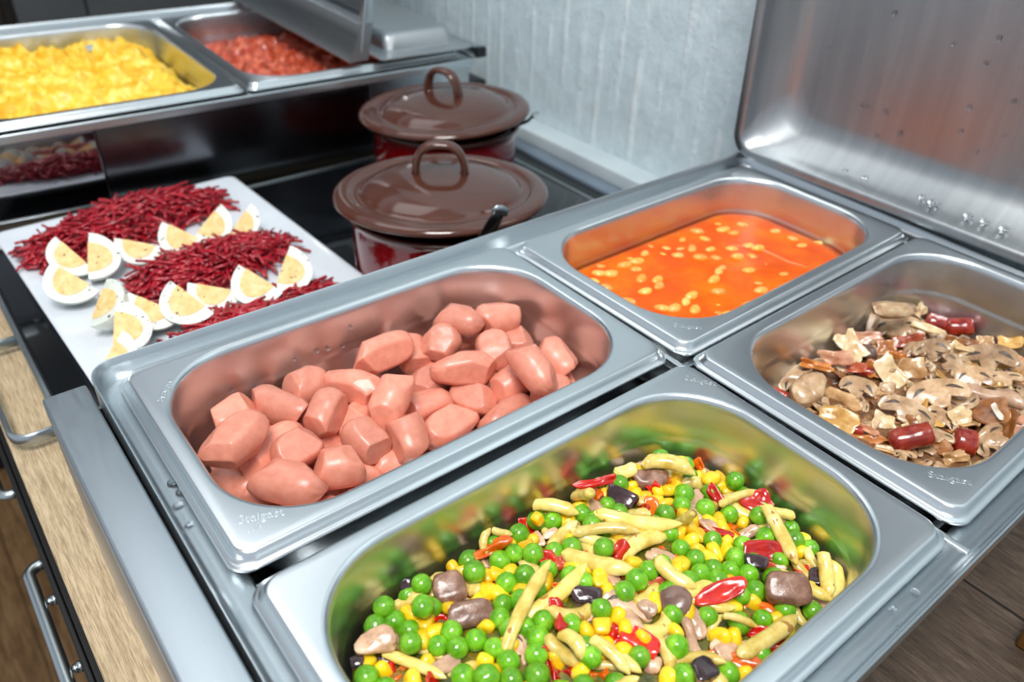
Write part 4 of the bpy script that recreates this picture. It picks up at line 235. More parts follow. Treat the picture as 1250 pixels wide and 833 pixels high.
 ('mushroom_chunk', 'half buried mushroom pieces in the right pan', 'mushroom piece half buried between larger pieces in the right pan', [(2,(.4503,.0306,-.0468),(-.482,.024,2.903),(.0149,.0077,.0042)), (2,(.4477,.1053,-.0408),(.64,.025,-2.217),(.0177,.0131,.0072)), (0,(.316,.1252,-.0488),(.168,-.115,3.044),(.0237,.0121,.0067)), (3,(.4708,.1211,-.0434),(1.095,.301,-2.099),(.0191,.0122,.0067)), (1,(.323,.1045,-.0453),(-.008,-.238,2.221),(.0239,.0148,.0082)), (3,(.3184,.1325,-.0454),(1.145,-.722,2.278),(.0193,.0126,.0069)), (3,(.3095,.0799,-.0486),(.158,.106,2.712),(.0224,.0166,.0091)), (2,(.4522,.0711,-.0378),(.199,.236,1.884),(.0195,.0113,.0062)), (3,(.3543,.0332,-.0453),(.139,-.43,2.24),(.0231,.0127,.007)), (1,(.4312,.0405,-.0441),(.054,-.004,-2.804),(.0228,.0178,.0098)), (1,(.4693,.0386,-.0463),(.113,-.032,-2.461),(.0164,.0123,.0068)), (3,(.4447,.1326,-.0463),(-.083,-.22,2.835),(.0168,.0127,.007)), (3,(.4113,.103,-.0397),(-.613,.189,.096),(.0174,.0124,.0068)), (2,(.4763,.1386,-.0449),(-.036,-.601,-.327),(.0212,.0158,.0087)), (1,(.4043,.0301,-.0449),(-.463,.152,1.783),(.0166,.0109,.006)), (3,(.4578,.1114,-.0432),(-.013,-.008,-2.52),(.0159,.0103,.0057)), (2,(.3924,.0419,-.0445),(.182,-.168,2.286),(.0199,.0131,.0072)), (1,(.3281,.1274,-.0486),(-.048,-.391,-1.214),(.0143,.0083,.0045)), (1,(.3283,.1094,-.0482),(.423,.028,3.07),(.0146,.0105,.0058)), (0,(.4901,.1323,-.0492),(-.384,.059,1.857),(.014,.0107,.0059)), (3,(.4131,.1121,-.0424),(.673,-.28,-1.138),(.0155,.0084,.0046)), (1,(.3138,.1085,-.0494),(-.322,.083,1.653),(.0166,.0088,.0048)), (3,(.3286,.0459,-.0467),(.023,-.306,2.068),(.0219,.0146,.008)), (3,(.4841,.1071,-.0444),(-.466,-.092,.517),(.0153,.012,.0066))]),
 ('mushroom_slice', 'half buried mushroom pieces in the right pan', 'mushroom piece half buried between larger pieces in the right pan', [(1,(.2987,.1051,-.0472),(-.143,-.409,-2.906),(.0183,.013,.0045)), (1,(.3971,.1253,-.0449),(.13,-.124,2.532),(.0145,.0107,.0045)), (1,(.4962,.0897,-.0445),(.074,.125,-1.858),(.0145,.0115,.0045)), (3,(.3783,.0526,-.0423),(.389,-.061,-1.191),(.0195,.0104,.0045)), (3,(.4169,.0587,-.0378),(-.294,.207,2.449),(.0213,.014,.0045)), (3,(.4451,.1242,-.0458),(.03,.047,2.775),(.0195,.0128,.0045)), (0,(.4877,.0914,-.0426),(-.31,-.155,.123),(.0182,.013,.0045)), (3,(.4565,.1223,-.0459),(1.287,.227,1.209),(.019,.0142,.0045)), (3,(.3023,.0975,-.0492),(-.538,-.072,-2.232),(.0192,.0137,.0045)), (2,(.4934,.039,-.0472),(-.179,.056,2.696),(.0184,.0103,.0045)), (2,(.4972,.0805,-.0445),(-.68,-.167,-1.864),(.0189,.0144,.0045)), (0,(.3787,.1059,-.043),(.256,.042,.66),(.0206,.0136,.0045)), (0,(.4902,.0584,-.0429),(-.509,.283,2.878),(.018,.0126,.0045)), (0,(.384,.0812,-.0388),(.507,.196,.908),(.0166,.0099,.0045)), (2,(.3565,.0842,-.0435),(.238,.142,-3.09),(.0161,.0108,.0045)), (1,(.4947,.1196,-.0479),(.96,.096,.549),(.0217,.0117,.0045)), (2,(.4731,.0463,-.0446),(.036,-.252,-2.821),(.0153,.0093,.0045)), (1,(.3107,.1172,-.0474),(.946,-.298,1.206),(.0217,.0119,.0045)), (3,(.3808,.1353,-.044),(1.214,.654,-.63),(.0175,.0123,.0045)), (1,(.3131,.053,-.0476),(.724,-.245,-2.475),(.0162,.0116,.0045)), (2,(.4144,.1366,-.0465),(-1.128,-.109,.438),(.0239,.0158,.0045)), (3,(.4742,.0589,-.043),(.121,.099,-2.71),(.0175,.0108,.0045)), (1,(.3413,.1291,-.0489),(-.534,.005,-.477),(.0176,.0119,.0045)), (3,(.328,.1356,-.05),(-.155,-.061,3.123),(.0162,.0124,.0045)), (2,(.4875,.0319,-.0481),(-.264,.234,-.243),(.0145,.0076,.0045)), (2,(.4434,.0463,-.0435),(.049,-.132,2.854),(.0184,.0099,.0045)), (2,(.3446,.0918,-.0453),(-.04,.031,-2.467),(.014,.0108,.0045)), (0,(.4544,.0937,-.0397),(-.085,-.278,-1.289),(.0183,.0131,.0045)), (3,(.4396,.0296,-.0451),(.229,-.354,2.635),(.022,.0157,.0045)), (0,(.3513,.1103,-.0446),(-.253,-.111,2.407),(.02,.0137,.0045)), (3,(.3514,.0488,-.0463),(.397,.083,2.609),(.0162,.0113,.0045)), (1,(.4584,.0503,-.0436),(.023,.047,.107),(.0215,.011,.0045))]),
 ('flake_p', 'half buried flakes in the right pan', 'onion or ham flake half buried between larger pieces in the right pan', [(1,(.3661,.0265,-.0476),(1.786,-.115,-2.747),(.02,.0116,.0038)), (2,(.4057,.1149,-.0419),(-.457,.05,-1.524),(.0194,.01,.0038)), (3,(.3091,.0912,-.0478),(-.223,-.283,.034),(.02,.011,.0038)), (1,(.467,.0261,-.0487),(-.41,.096,-.093),(.0219,.0157,.0038)), (1,(.3346,.0355,-.048),(.03,.293,.082),(.0142,.0094,.0038)), (0,(.3344,.095,-.0468),(.242,-.122,.286),(.019,.0095,.0038)), (0,(.4648,.0579,-.0427),(-.385,-.129,.639),(.018,.0132,.0038)), (5,(.3724,.0629,-.0415),(-.443,.312,2.892),(.0168,.0131,.0038)), (3,(.2981,.0596,-.0471),(-.795,.529,1.688),(.0169,.0122,.0038)), (2,(.4917,.1294,-.0454),(-.255,.489,-.481),(.0217,.0133,.0038)), (5,(.4698,.0851,-.04),(-.759,-.304,1.775),(.0197,.0126,.0038)), (2,(.3188,.0441,-.0487),(.329,.178,-.413),(.0178,.0139,.0038)), (1,(.4187,.072,-.038),(1.718,-.082,-1.326),(.0145,.0111,.0038)), (0,(.3779,.0286,-.0465),(1.062,-.208,3.094),(.0209,.0136,.0038)), (0,(.5077,.0656,-.0474),(.909,.009,-1.958),(.0168,.0099,.0038))]),
 ('flake_g', 'half buried flakes in the right pan', 'onion or ham flake half buried between larger pieces in the right pan', [(5,(.4814,.0657,-.0406),(.217,-.358,-1.033),(.0196,.0122,.0038)), (1,(.4268,.0754,-.0355),(-.414,-.368,-2.691),(.0222,.0155,.0038)), (2,(.4751,.0752,-.0403),(.15,-.188,.33),(.0222,.0129,.0038)), (4,(.4846,.0787,-.0427),(-.542,-.184,-1.754),(.0232,.0131,.0038)), (5,(.3217,.0616,-.0479),(-.728,-.06,-1.277),(.0203,.0136,.0038)), (5,(.4823,.0529,-.0455),(-1.109,-.034,.334),(.0147,.0074,.0038)), (5,(.3223,.0336,-.0486),(-.387,-.286,-1.0),(.0167,.0089,.0038)), (1,(.3867,.0623,-.0408),(.107,-.01,1.074),(.0152,.0115,.0038)), (3,(.4627,.1026,-.0429),(.124,-.137,-2.087),(.0236,.0145,.0038)), (4,(.3893,.0717,-.0392),(.425,-.024,-2.67),(.0196,.0116,.0038)), (4,(.3112,.0354,-.0486),(.059,.303,2.708),(.0209,.0124,.0038)), (4,(.3196,.0809,-.0481),(.05,-.138,-.12),(.0154,.0117,.0038))]),
 ('flake_t', 'half buried flakes in the right pan', 'onion or ham flake half buried between larger pieces in the right pan', [(1,(.4874,.0486,-.0455),(-.837,.174,.58),(.0229,.0152,.0038)), (0,(.308,.0443,-.0481),(-.587,.358,2.96),(.0202,.0111,.0038)), (1,(.3012,.0714,-.0495),(-.24,-.102,.528),(.0226,.0133,.0038)), (2,(.4454,.0881,-.0398),(.062,-.056,-1.123),(.0161,.0125,.0038)), (1,(.4768,.1173,-.0464),(-1.307,.248,.675),(.0166,.0122,.0038)), (0,(.4038,.048,-.0421),(.569,-.189,3.063),(.0172,.0132,.0038)), (3,(.3384,.028,-.0493),(.03,.065,.804),(.0164,.0089,.0038))]),
 ('flake_k', 'half buried flakes in the right pan', 'onion or ham flake half buried between larger pieces in the right pan', [(1,(.3005,.0877,-.0493),(-.022,.05,.084),(.0158,.0097,.0038)), (2,(.4777,.0363,-.0476),(-.327,-.13,1.517),(.0199,.0114,.0038)), (5,(.3503,.0409,-.0457),(.336,.383,.268),(.0143,.0102,.0038)), (4,(.3243,.0744,-.046),(-.956,.017,.775),(.0228,.012,.0038)), (2,(.372,.0785,-.0414),(.055,-.035,-.641),(.0179,.0123,.0038)), (5,(.4283,.0297,-.0439),(.411,-.232,-.635),(.0232,.0126,.0038))]),
 ('flake_b', 'half buried flakes in the right pan', 'onion or ham flake half buried between larger pieces in the right pan', [(3,(.5018,.1118,-.0458),(.06,-.207,-.078),(.0219,.0153,.0038)), (4,(.4262,.1293,-.0467),(.461,-.224,-1.123),(.0185,.011,.0038)), (3,(.4983,.0698,-.0436),(.129,-.206,-.145),(.0193,.0129,.0038)), (3,(.3195,.0935,-.0483),(.385,-.027,-1.021),(.0168,.0098,.0038)), (5,(.3113,.0653,-.0482),(-.302,.167,-1.296),(.0203,.0127,.0038)), (1,(.383,.1195,-.042),(-.111,-.485,3.11),(.0194,.0129,.0038)), (2,(.4198,.0466,-.0428),(-.446,.13,-2.16),(.0226,.0175,.0038)), (4,(.4529,.1382,-.0483),(-.258,.02,-2.8),(.0223,.012,.0038))]),
 ('flake_o', 'half buried flakes in the right pan', 'onion or ham flake half buried between larger pieces in the right pan', [(3,(.5003,.0563,-.0461),(.007,.181,-2.101),(.0222,.0139,.0038)), (3,(.4854,.1262,-.0463),(-.161,-.178,1.418),(.0205,.0146,.0038)), (2,(.3614,.1272,-.0471),(-.162,.213,-2.591),(.0178,.013,.0038)), (0,(.358,.1285,-.0462),(-.258,-.626,-1.742),(.0152,.0087,.0038)), (5,(.4272,.0891,-.0382),(-.216,-.054,2.041),(.0196,.0126,.0038)), (2,(.3963,.0529,-.0417),(-.144,-.05,1.078),(.0171,.0126,.0038))]),
 ('haricot_bean', 'haricot beans in tomato sauce', 'pale haricot bean half sunk in the orange tomato sauce', [(0,(.4212,.2943,-.0313),(.058,-.066,.326),(.0103,.0064,.0055)), (1,(.3997,.2917,-.0313),(-.042,.093,-.903),(.0098,.0061,.0053)), (2,(.4083,.2845,-.0313),(.151,.1,-.203),(.01,.0062,.0054)), (0,(.4157,.2795,-.0297),(.191,.023,.629),(.0115,.0072,.0062)), (1,(.3898,.286,-.0323),(.208,.108,-1.307),(.0115,.0072,.0062)), (2,(.3976,.2783,-.0303),(.046,.061,-.494),(.0113,.0071,.0061)), (0,(.4413,.2966,-.0297),(-.018,-.006,-1.029),(.0125,.0078,.0067)), (1,(.4204,.2595,-.0313),(-.07,-.064,-1.227),(.011,.0069,.0059)), (2,(.4836,.283,-.0303),(-.153,.085,-.868),(.0105,.0066,.0057)), (0,(.4643,.2776,-.0297),(-.059,-.159,-.93),(.0102,.0064,.0055)), (1,(.4975,.2598,-.0303),(.181,.087,-.31),(.0109,.0068,.0059)), (2,(.3269,.2929,-.0303),(.274,.091,-.683),(.0122,.0076,.0066)), (0,(.3335,.2873,-.0297),(.036,.046,-.297),(.0129,.0081,.007)), (1,(.3511,.2906,-.0297),(.069,-.009,-.32),(.0118,.0074,.0064)), (2,(.3555,.2817,-.0313),(.08,.254,-.304),(.0121,.0076,.0065)), (0,(.3483,.2698,-.0303),(-.179,.008,.583),(.0129,.0081,.007)), (1,(.3563,.2615,-.0297),(-.015,.014,.252),(.0119,.0074,.0064)), (2,(.3505,.2546,-.0297),(.349,-.022,.292),(.011,.0069,.0059)), (0,(.3786,.2956,-.0303),(-.06,.108,.446),(.0107,.0067,.0058)), (1,(.3643,.2903,-.0303),(-.103,.015,-.301),(.0131,.0082,.007)), (2,(.3361,.2551,-.0297),(.193,-.166,-.408),(.0114,.0071,.0061)), (0,(.3301,.2327,-.0303),(-.179,.005,-.876),(.0125,.0078,.0067)), (1,(.3374,.2276,-.0297),(-.208,.065,.182),(.0132,.0083,.0071)), (2,(.3504,.2362,-.0323),(-.115,.03,-.795),(.0103,.0064,.0055)), (0,(.4048,.2437,-.0303),(.259,.036,.594),(.011,.0069,.0059)), (1,(.3801,.2234,-.0297),(.21,.034,-.584),(.012,.0075,.0065)), (2,(.3665,.2122,-.0323),(.074,.051,-.652),(.0123,.0077,.0066)), (0,(.3583,.2055,-.0313),(-.099,-.029,-1.037),(.0099,.0062,.0054)), (1,(.4283,.2708,-.0313),(-.427,.113,.011),(.012,.0075,.0065)), (2,(.4345,.2492,-.0297),(.294,.196,-.336),(.0125,.0078,.0067)), (0,(.4464,.2448,-.0313),(-.106,.065,-1.334),(.0118,.0074,.0064)), (1,(.4601,.2491,-.0297),(-.29,-.054,-.499),(.0123,.0077,.0066)), (2,(.444,.2295,-.0323),(-.234,.012,-.022),(.0121,.0075,.0065)), (0,(.4152,.2151,-.0323),(.205,-.018,-.795),(.0117,.0073,.0063)), (1,(.4086,.2073,-.0303),(.003,.042,-.222),(.0129,.0081,.0069)), (2,(.4185,.1993,-.0323),(.152,-.046,.321),(.0127,.008,.0069)), (0,(.4431,.2607,-.0313),(-.289,.236,-.546),(.0128,.008,.0069)), (1,(.457,.2576,-.0313),(.097,-.287,-.592),(.0124,.0078,.0067)), (2,(.3914,.2371,-.0297),(-.083,-.034,.237),(.0132,.0082,.0071)), (0,(.3171,.2876,-.0313),(.178,.112,-1.259),(.0109,.0069,.0059)), (1,(.3166,.2755,-.0297),(-.121,-.024,-1.178),(.011,.0069,.0059)), (2,(.316,.2526,-.0297),(.192,.04,-.839),(.0117,.0073,.0063)), (0,(.3605,.2318,-.0297),(.046,.007,.132),(.0123,.0077,.0066)), (1,(.3478,.2179,-.0297),(.197,.108,.458),(.0128,.008,.0069)), (2,(.3502,.2287,-.0303),(-.005,-.13,.616),(.0105,.0066,.0056)), (0,(.4089,.2656,-.0297),(.037,.107,-.647),(.0123,.0077,.0066)), (1,(.4115,.246,-.0313),(-.039,-.021,.127),(.0107,.0067,.0058)), (2,(.4948,.2318,-.0313),(.16,.013,-.308),(.0119,.0075,.0064)), (0,(.4977,.2429,-.0297),(.043,.159,-1.04),(.0099,.0062,.0053)), (1,(.5105,.2276,-.0313),(.021,.008,-.346),(.011,.0069,.0059)), (2,(.4247,.2311,-.0303),(-.291,-.062,-.512),(.0118,.0074,.0063)), (0,(.4429,.2127,-.0323),(.236,-.131,-.254),(.0124,.0078,.0067)), (1,(.3362,.3009,-.0313),(.187,.075,-.658),(.0098,.0061,.0053)), (2,(.468,.2971,-.0323),(-.2,-.047,-.474),(.0117,.0073,.0063)), (0,(.4632,.2865,-.0303),(-.213,-.005,-.38),(.0132,.0083,.0071)), (1,(.4367,.2844,-.0303),(.032,.026,-1.278),(.0106,.0066,.0057)), (2,(.3915,.301,-.0323),(-.168,.111,-1.213),(.0115,.0072,.0062)), (0,(.3639,.2965,-.0323),(.316,.116,-.257),(.0105,.0066,.0057)), (1,(.3631,.1997,-.0303),(.024,.019,-.62),(.0126,.0079,.0068)), (2,(.3842,.1998,-.0303),(-.02,.033,-.29),(.012,.0075,.0065))]),
 ('egg_wedge', 'egg quarters on the white plate', 'egg quarter at the far left end of the back row, its tip pointing up', [(0,(.0339,.5973,-.0592),(-.393,-.607,2.079),(.04,.0395,.0395))]),
 ('egg_wedge', 'egg quarters on the white plate', 'egg quarter leaning in front of the far left one, dotted with herbs of the plate', [(1,(.0238,.5533,-.0565),(-.476,-.518,2.259),(.04,.0466,.0466))]),
 ('egg_wedge', 'egg quarters on the white plate', 'egg quarter second along the back row, yolk face turned left', [(2,(.041,.5827,-.057),(-.199,.683,-2.033),(.04,.0466,.0466))]),
 ('egg_wedge', 'egg quarters on the white plate', 'egg quarter lying flat in the back row, white at its left end', [(3,(.0824,.5878,-.06),(-.661,-.269,2.613),(.04,.038,.038))]),
 ('egg_wedge', 'egg quarters on the white plate', 'egg quarter between the two beetroot bands, tip pointing up left of the plate', [(4,(.1174,.5801,-.0569),(-.591,-.418,2.348),(.04,.0451,.0451))]),
 ('egg_wedge', 'egg quarters on the white plate', 'egg quarter right of the middle in the back row, round white underside showing', [(5,(.1405,.5905,-.0571),(-.542,.494,-2.77),(.04,.0448,.0448))]),
 ('egg_wedge', 'egg quarters on the white plate', 'egg quarter at the right end of the back row', [(6,(.1653,.5818,-.0605),(-.493,.541,-2.711),(.04,.036,.036))]),
 ('egg_wedge', 'egg quarters on the white plate', 'large egg quarter at the left of the front row, herbs on its white', [(7,(.0274,.5071,-.057),(.351,.51,-2.318),(.04,.048,.048))]),
 ('egg_wedge', 'egg quarters on the white plate', 'egg quarter in the front row just behind the bottom left one, herbs on its yolk', [(8,(.0273,.4671,-.0564),(-.206,.619,-2.077),(.04,.048,.048))]),
 ('egg_wedge', 'egg quarters on the white plate', 'egg quarter nearest the steel rim, partly hidden by it of the plate', [(9,(.0144,.441,-.0606),(-.441,.466,-2.521),(.04,.036,.036))]),
 ('egg_wedge', 'egg quarters on the white plate', 'egg quarter in the front row with a jagged yolk top', [(10,(.0604,.4835,-.0581),(-.534,-.405,2.357),(.0405,.0422,.0422))]),
 ('egg_wedge', 'egg quarters on the white plate', 'egg quarter in the front row with a long white underside', [(11,(.0846,.4742,-.0559),(-.444,-.506,2.11),(.04,.048,.048))]),
 ('egg_wedge', 'egg quarters on the white plate', 'egg quarter lying flat in the middle of the front row, white at its left end', [(12,(.1052,.4833,-.0594),(-.626,-.232,2.555),(.0403,.0393,.0393))]),
 ('egg_wedge', 'egg quarters on the white plate', 'egg quarter with a pointed white tip in the right of the front row', [(13,(.1369,.4704,-.0558),(-.513,-.44,2.16),(.04,.048,.048))]),
 ('egg_wedge', 'egg quarters on the white plate', 'egg quarter standing at the right end of the front row, round yolk facing us', [(14,(.1583,.4777,-.0565),(-.308,.607,-2.462),(.04,.0473,.0473))]),
]
PAN = {'S': (0.13153, 0.24934, 0.00049, -0.00345), 'B': (0.40094, 0.24673, -0.00014, 0.01199), 'M': (0.40196, 0.08232, 0.00042, 0.01335), 'V': (0.13209, 0.08068, -0.00011, -0.00185)}
CAM = dict(loc=(-0.05116, -0.05921, 0.26523), rot=[[0.781942, 0.332585, -0.527213], [-0.622122, 0.469457, -0.626557], [0.03912, 0.817922, 0.573997]], f=967.082)
DROPS = [(0.0896, 0.06, 1.0), (0.0843, 0.061, 0.8), (0.0696, 0.061, 1.1), (0.0713, 0.041, 0.8), (0.054, 0.0484, 1.1), (0.0105, 0.0815, 1.0), (0.0108, 0.0636, 0.9), (0.01, 0.1134, 0.9), (0.0073, 0.131, 1.0), (0.1288, 0.0973, 0.7), (0.0838, 0.1322, 1.0), (0.0257, 0.0216, 0.8), (0.0089, 0.0277, 0.8), (-0.0162, 0.0934, 1.0), (-0.0049, 0.0526, 0.8), (-0.0189, 0.0695, 0.7), (0.0355, 0.1207, 0.6)]
DROPS2 = [(0.0773, 0.01, 0.8), (0.0603, 0.01, 0.9), (0.0143, 0.0126, 0.9), (0.0046, 0.01, 1.2), (-0.0227, 0.01, 1.2), (-0.0345, 0.01, 1.1), (-0.0481, 0.01, 1.2), (-0.0, 0.01, 0.7)]
SPOON = (0.178, 0.987, -0.008)
EMB = [('Stalgast', 0.0066, 'S', -0.112, -0.0623, -0.361), ('1/4', 0.0058, 'S', -0.117, -0.0668, -0.138), ('Stalgast', 0.0066, 'M', -0.1115, -0.0643, -0.941), ('Stalgast', 0.0058, 'B', -0.1129, -0.0657, -0.797), ('Stalgast', 0.0058, 'V', 0.1204, 0.0588, -0.949), ('Stalgast', 0.0058, 'S', -0.114, 0.0487, 0.949)]
DROPS3 = [('S', (0.054, 0.315, -0.027), 1), ('S', (0.067, 0.315, -0.031), 1), ('S', (0.081, 0.315, -0.029), 0.7), ('S', (0.109, 0.315, -0.022), 1), ('S', (0.116, 0.315, -0.023), 1), ('S', (0.126, 0.315, -0.025), 1), ('S', (0.133, 0.315, -0.014), 0.8), ('S', (0.094, 0.315, -0.022), 0.7), ('', (-0.001, 0.241, -0.008), 1.2), ('', (-0.001, 0.233, -0.008), 0.8), ('', (-0.005, 0.225, -0.008), 0.9), ('', (-0.005, 0.211, -0.008), 0.7), ('', (0.224, -0.005, -0.008), 0.8), ('', (0.208, -0.004, -0.008), 0.7), ('', (0.202, -0.011, -0.008), 0.9)]
FOLD = [(0.446, 0.266), (0.453, 0.259), (0.461, 0.253), (0.462, 0.238), (0.462, 0.223), (0.466, 0.212), (0.469, 0.202)]
LIGHTS = [('overhead_light', (-0.3, -0.25, 1.45), (0.15, 0.25, 0), 0.6, 0.6, 30, (1, 0.98, 0.96)), ('overhead_light', (0.0, 1.15, 1.5), (0.2, 0.7, 0), 1.0, 0.8, 5, (0.95, 0.98, 1))]  # unseen area lamps; the first stands in for flash bounced off the ceiling
WORLD = ((0.8, 0.89, 1.0), 0.7)
FOCUS = (0.4, 8.0)
EXPO = 0.0
BANDS = [(((0.008, 0.64), (0.172, 0.668), 0.07), 520, 1, 'far band of dark red shredded beetroot across the back of the plate', 0.03), (((0.05, 0.53), (0.186, 0.548), 0.058), 440, 2, 'middle band of shredded beetroot between the two rows of egg quarters', 0.026), (((0.062, 0.444), (0.185, 0.46), 0.036), 260, 3, 'near band of shredded beetroot half hidden by the steel rim', 0.015)]

# ------------------------------------------------------------ helpers
def mesh_obj(name, verts, faces, mat=None, parent=None, smooth=True, mats=None, fm=None):
    me = bpy.data.meshes.new(name)
    me.from_pydata([tuple(v) for v in verts], [], faces)
    me.update()
    if smooth:
        me.polygons.foreach_set('use_smooth', [True] * len(me.polygons))
    for m in (mats or ([mat] if mat else [])):
        me.materials.append(m)
    if fm:
        me.polygons.foreach_set('material_index', fm)
    o = bpy.data.objects.new(name, me)
    C.objects.link(o)
    if parent: o.parent = parent
    return o

def empty(name, loc=(0, 0, 0), rz=0):
    o = bpy.data.objects.new(name, None)
    o.empty_display_size = .02
    o.location = loc; o.rotation_euler = (0, 0, rz)
    C.objects.link(o)
    return o

def tag(o, label, cat, group=None, kind=None):
    o['label'] = label; o['category'] = cat
    if group: o['group'] = group
    if kind: o['kind'] = kind
    return o

def structure(o):
    o['kind'] = 'structure'
    return o

class MB:
    def __init__(s): s.v = []; s.f = []
    def add(s, v, f):
        k = len(s.v); s.v += [tuple(a) for a in v]; s.f += [tuple(i + k for i in q) for q in f]
    def box(s, x0, x1, y0, y1, z0, z1, b=0.0):
        if b <= 0:
            s.add([(x0,y0,z0),(x1,y0,z0),(x1,y1,z0),(x0,y1,z0),(x0,y0,z1),(x1,y0,z1),(x1,y1,z1),(x0,y1,z1)],
                  [(3,2,1,0),(4,5,6,7),(0,1,5,4),(1,2,6,5),(2,3,7,6),(3,0,4,7)])
            return
        bm = bmesh.new()
        M = Matrix.Translation(((x0+x1)/2,(y0+y1)/2,(z0+z1)/2)) @ Matrix.Diagonal((x1-x0,y1-y0,z1-z0,1))
        bmesh.ops.create_cube(bm, size=1, matrix=M)
        bmesh.ops.bevel(bm, geom=bm.edges[:], offset=b, segments=3, profile=.5, affect='EDGES')
        bm.verts.index_update()
        s.add([v.co[:] for v in bm.verts], [[v.index for v in f.verts] for f in bm.faces])
        bm.free()
    def loft(s, rings, close=True, cap0=False, cap1=False):
        n = len(rings[0]); k = len(s.v)
        for r in rings: s.v += [tuple(p) for p in r]
        for i in range(len(rings) - 1):
            for j in range(n if close else n - 1):
                a = k + i*n + j; b = k + i*n + (j+1) % n
                s.f.append((a, b, b + n, a + n))
        if cap0: s.f.append(tuple(k + j for j in reversed(range(n))))
        if cap1: s.f.append(tuple(k + (len(rings)-1)*n + j for j in range(n)))
    def tube(s, pts, r, n=12, flat=1.0, up=None, caps=True):
        pts = [Vector(p) for p in pts]; rings = []
        prev = Vector(up) if up else Vector((0, 0, 1))
        for i, p in enumerate(pts):
            t = (pts[min(i+1, len(pts)-1)] - pts[max(i-1, 0)]).normalized()
            u = prev - t * prev.dot(t)
            if u.length < 1e-6: u = t.orthogonal()
            u.normalize(); w = t.cross(u); prev = u
            rr = r[i] if isinstance(r, (list, tuple)) else r
            rings.append([p + (w * math.cos(2*PI*k/n) * rr + u * math.sin(2*PI*k/n) * rr * flat) for k in range(n)])
        s.loft(rings, True, caps, caps)
    def lathe(s, prof, n=64, c=(0, 0, 0)):
        rings = [[(c[0] + r*math.cos(2*PI*k/n), c[1] + r*math.sin(2*PI*k/n), c[2] + z) for k in range(n)] for r, z in prof]
        s.loft(rings, True)
    def build(s, name, mat, parent=None, smooth=True):
        return mesh_obj(name, s.v, s.f, mat, parent, smooth)

def smooth_by_angle(o, deg=35):
    me = o.data
    bm = bmesh.new(); bm.from_mesh(me)
    bmesh.ops.recalc_face_normals(bm, faces=bm.faces[:])
    for e in bm.edges:
        if len(e.link_faces) == 2 and e.calc_face_angle(0) > math.radians(deg): e.smooth = False
        elif len(e.link_faces) != 2: e.smooth = True
    bm.to_mesh(me); bm.free()
    return o

def rrect(hx, hy, r, n=10, cx=0, cy=0, z=0):
    r = min(r, hx, hy); out = []
    for (sx, sy, a0) in ((1, 1, 0), (-1, 1, 90), (-1, -1, 180), (1, -1, 270)):
        for k in range(n + 1):
            a = math.radians(a0 + 90*k/n)
            out.append((cx + sx*(hx - r) + r*math.cos(a), cy + sy*(hy - r) + r*math.sin(a), z))
    return out

# ------------------------------------------------------------ materials
def new_mat(name):
    m = bpy.data.materials.new(name); m.use_nodes = True
    nt = m.node_tree; b = nt.nodes['Principled BSDF']
    return m, nt, b
def nd(nt, t, **k):
    n = nt.nodes.new(t)
    for a, v in k.items():
        if a.startswith('i_'): n.inputs[a[2:].replace('_', ' ')].default_value = v
        else: setattr(n, a, v)
    return n
def ln(nt, a, ao, b, bi): nt.links.new(a.outputs[ao], b.inputs[bi])
def ramp(nt, stops):
    r = nt.nodes.new('ShaderNodeValToRGB'); e = r.color_ramp.elements
    while len(e) < len(stops): e.new(.5)
    for i, (p, c) in enumerate(stops):
        e[i].position = p; e[i].color = (*c, 1) if len(c) == 3 else c
    return r
def srgb(r, g, b):
    f = lambda c: (c/255)/12.92 if c/255 <= .04045 else ((c/255 + .055)/1.055)**2.4
    return (f(r), f(g), f(b))
def coords(nt, scale=(1, 1, 1), kind='Object'):
    tc = nt.nodes.new('ShaderNodeTexCoord'); mp = nt.nodes.new('ShaderNodeMapping')
    mp.inputs['Scale'].default_value = scale
    ln(nt, tc, kind, mp, 'Vector'); return mp

def steel(name, col=(.60, .64, .66), rough=.28, var=.08, brush=None, bump=0.02, wave=0.0):
    m, nt, b = new_mat(name)
    b.inputs['Metallic'].default_value = 1
    b.inputs['Base Color'].default_value = (*col, 1)
    mp = coords(nt, brush or (30, 30, 30))
    n1 = nd(nt, 'ShaderNodeTexNoise', i_Scale=6.0 if brush else 1.2, i_Detail=5.0, i_Roughness=.65); ln(nt, mp, 'Vector', n1, 'Vector')
    mr = nd(nt, 'ShaderNodeMapRange'); mr.inputs['To Min'].default_value = rough - var; mr.inputs['To Max'].default_value = rough + var
    ln(nt, n1, 'Fac', mr, 'Value'); ln(nt, mr, 'Result', b, 'Roughness')
    bp = nd(nt, 'ShaderNodeBump', i_Strength=bump * 5, i_Distance=.0006); ln(nt, n1, 'Fac', bp, 'Height')
    ln(nt, bp, 'Normal', b, 'Normal')
    return m

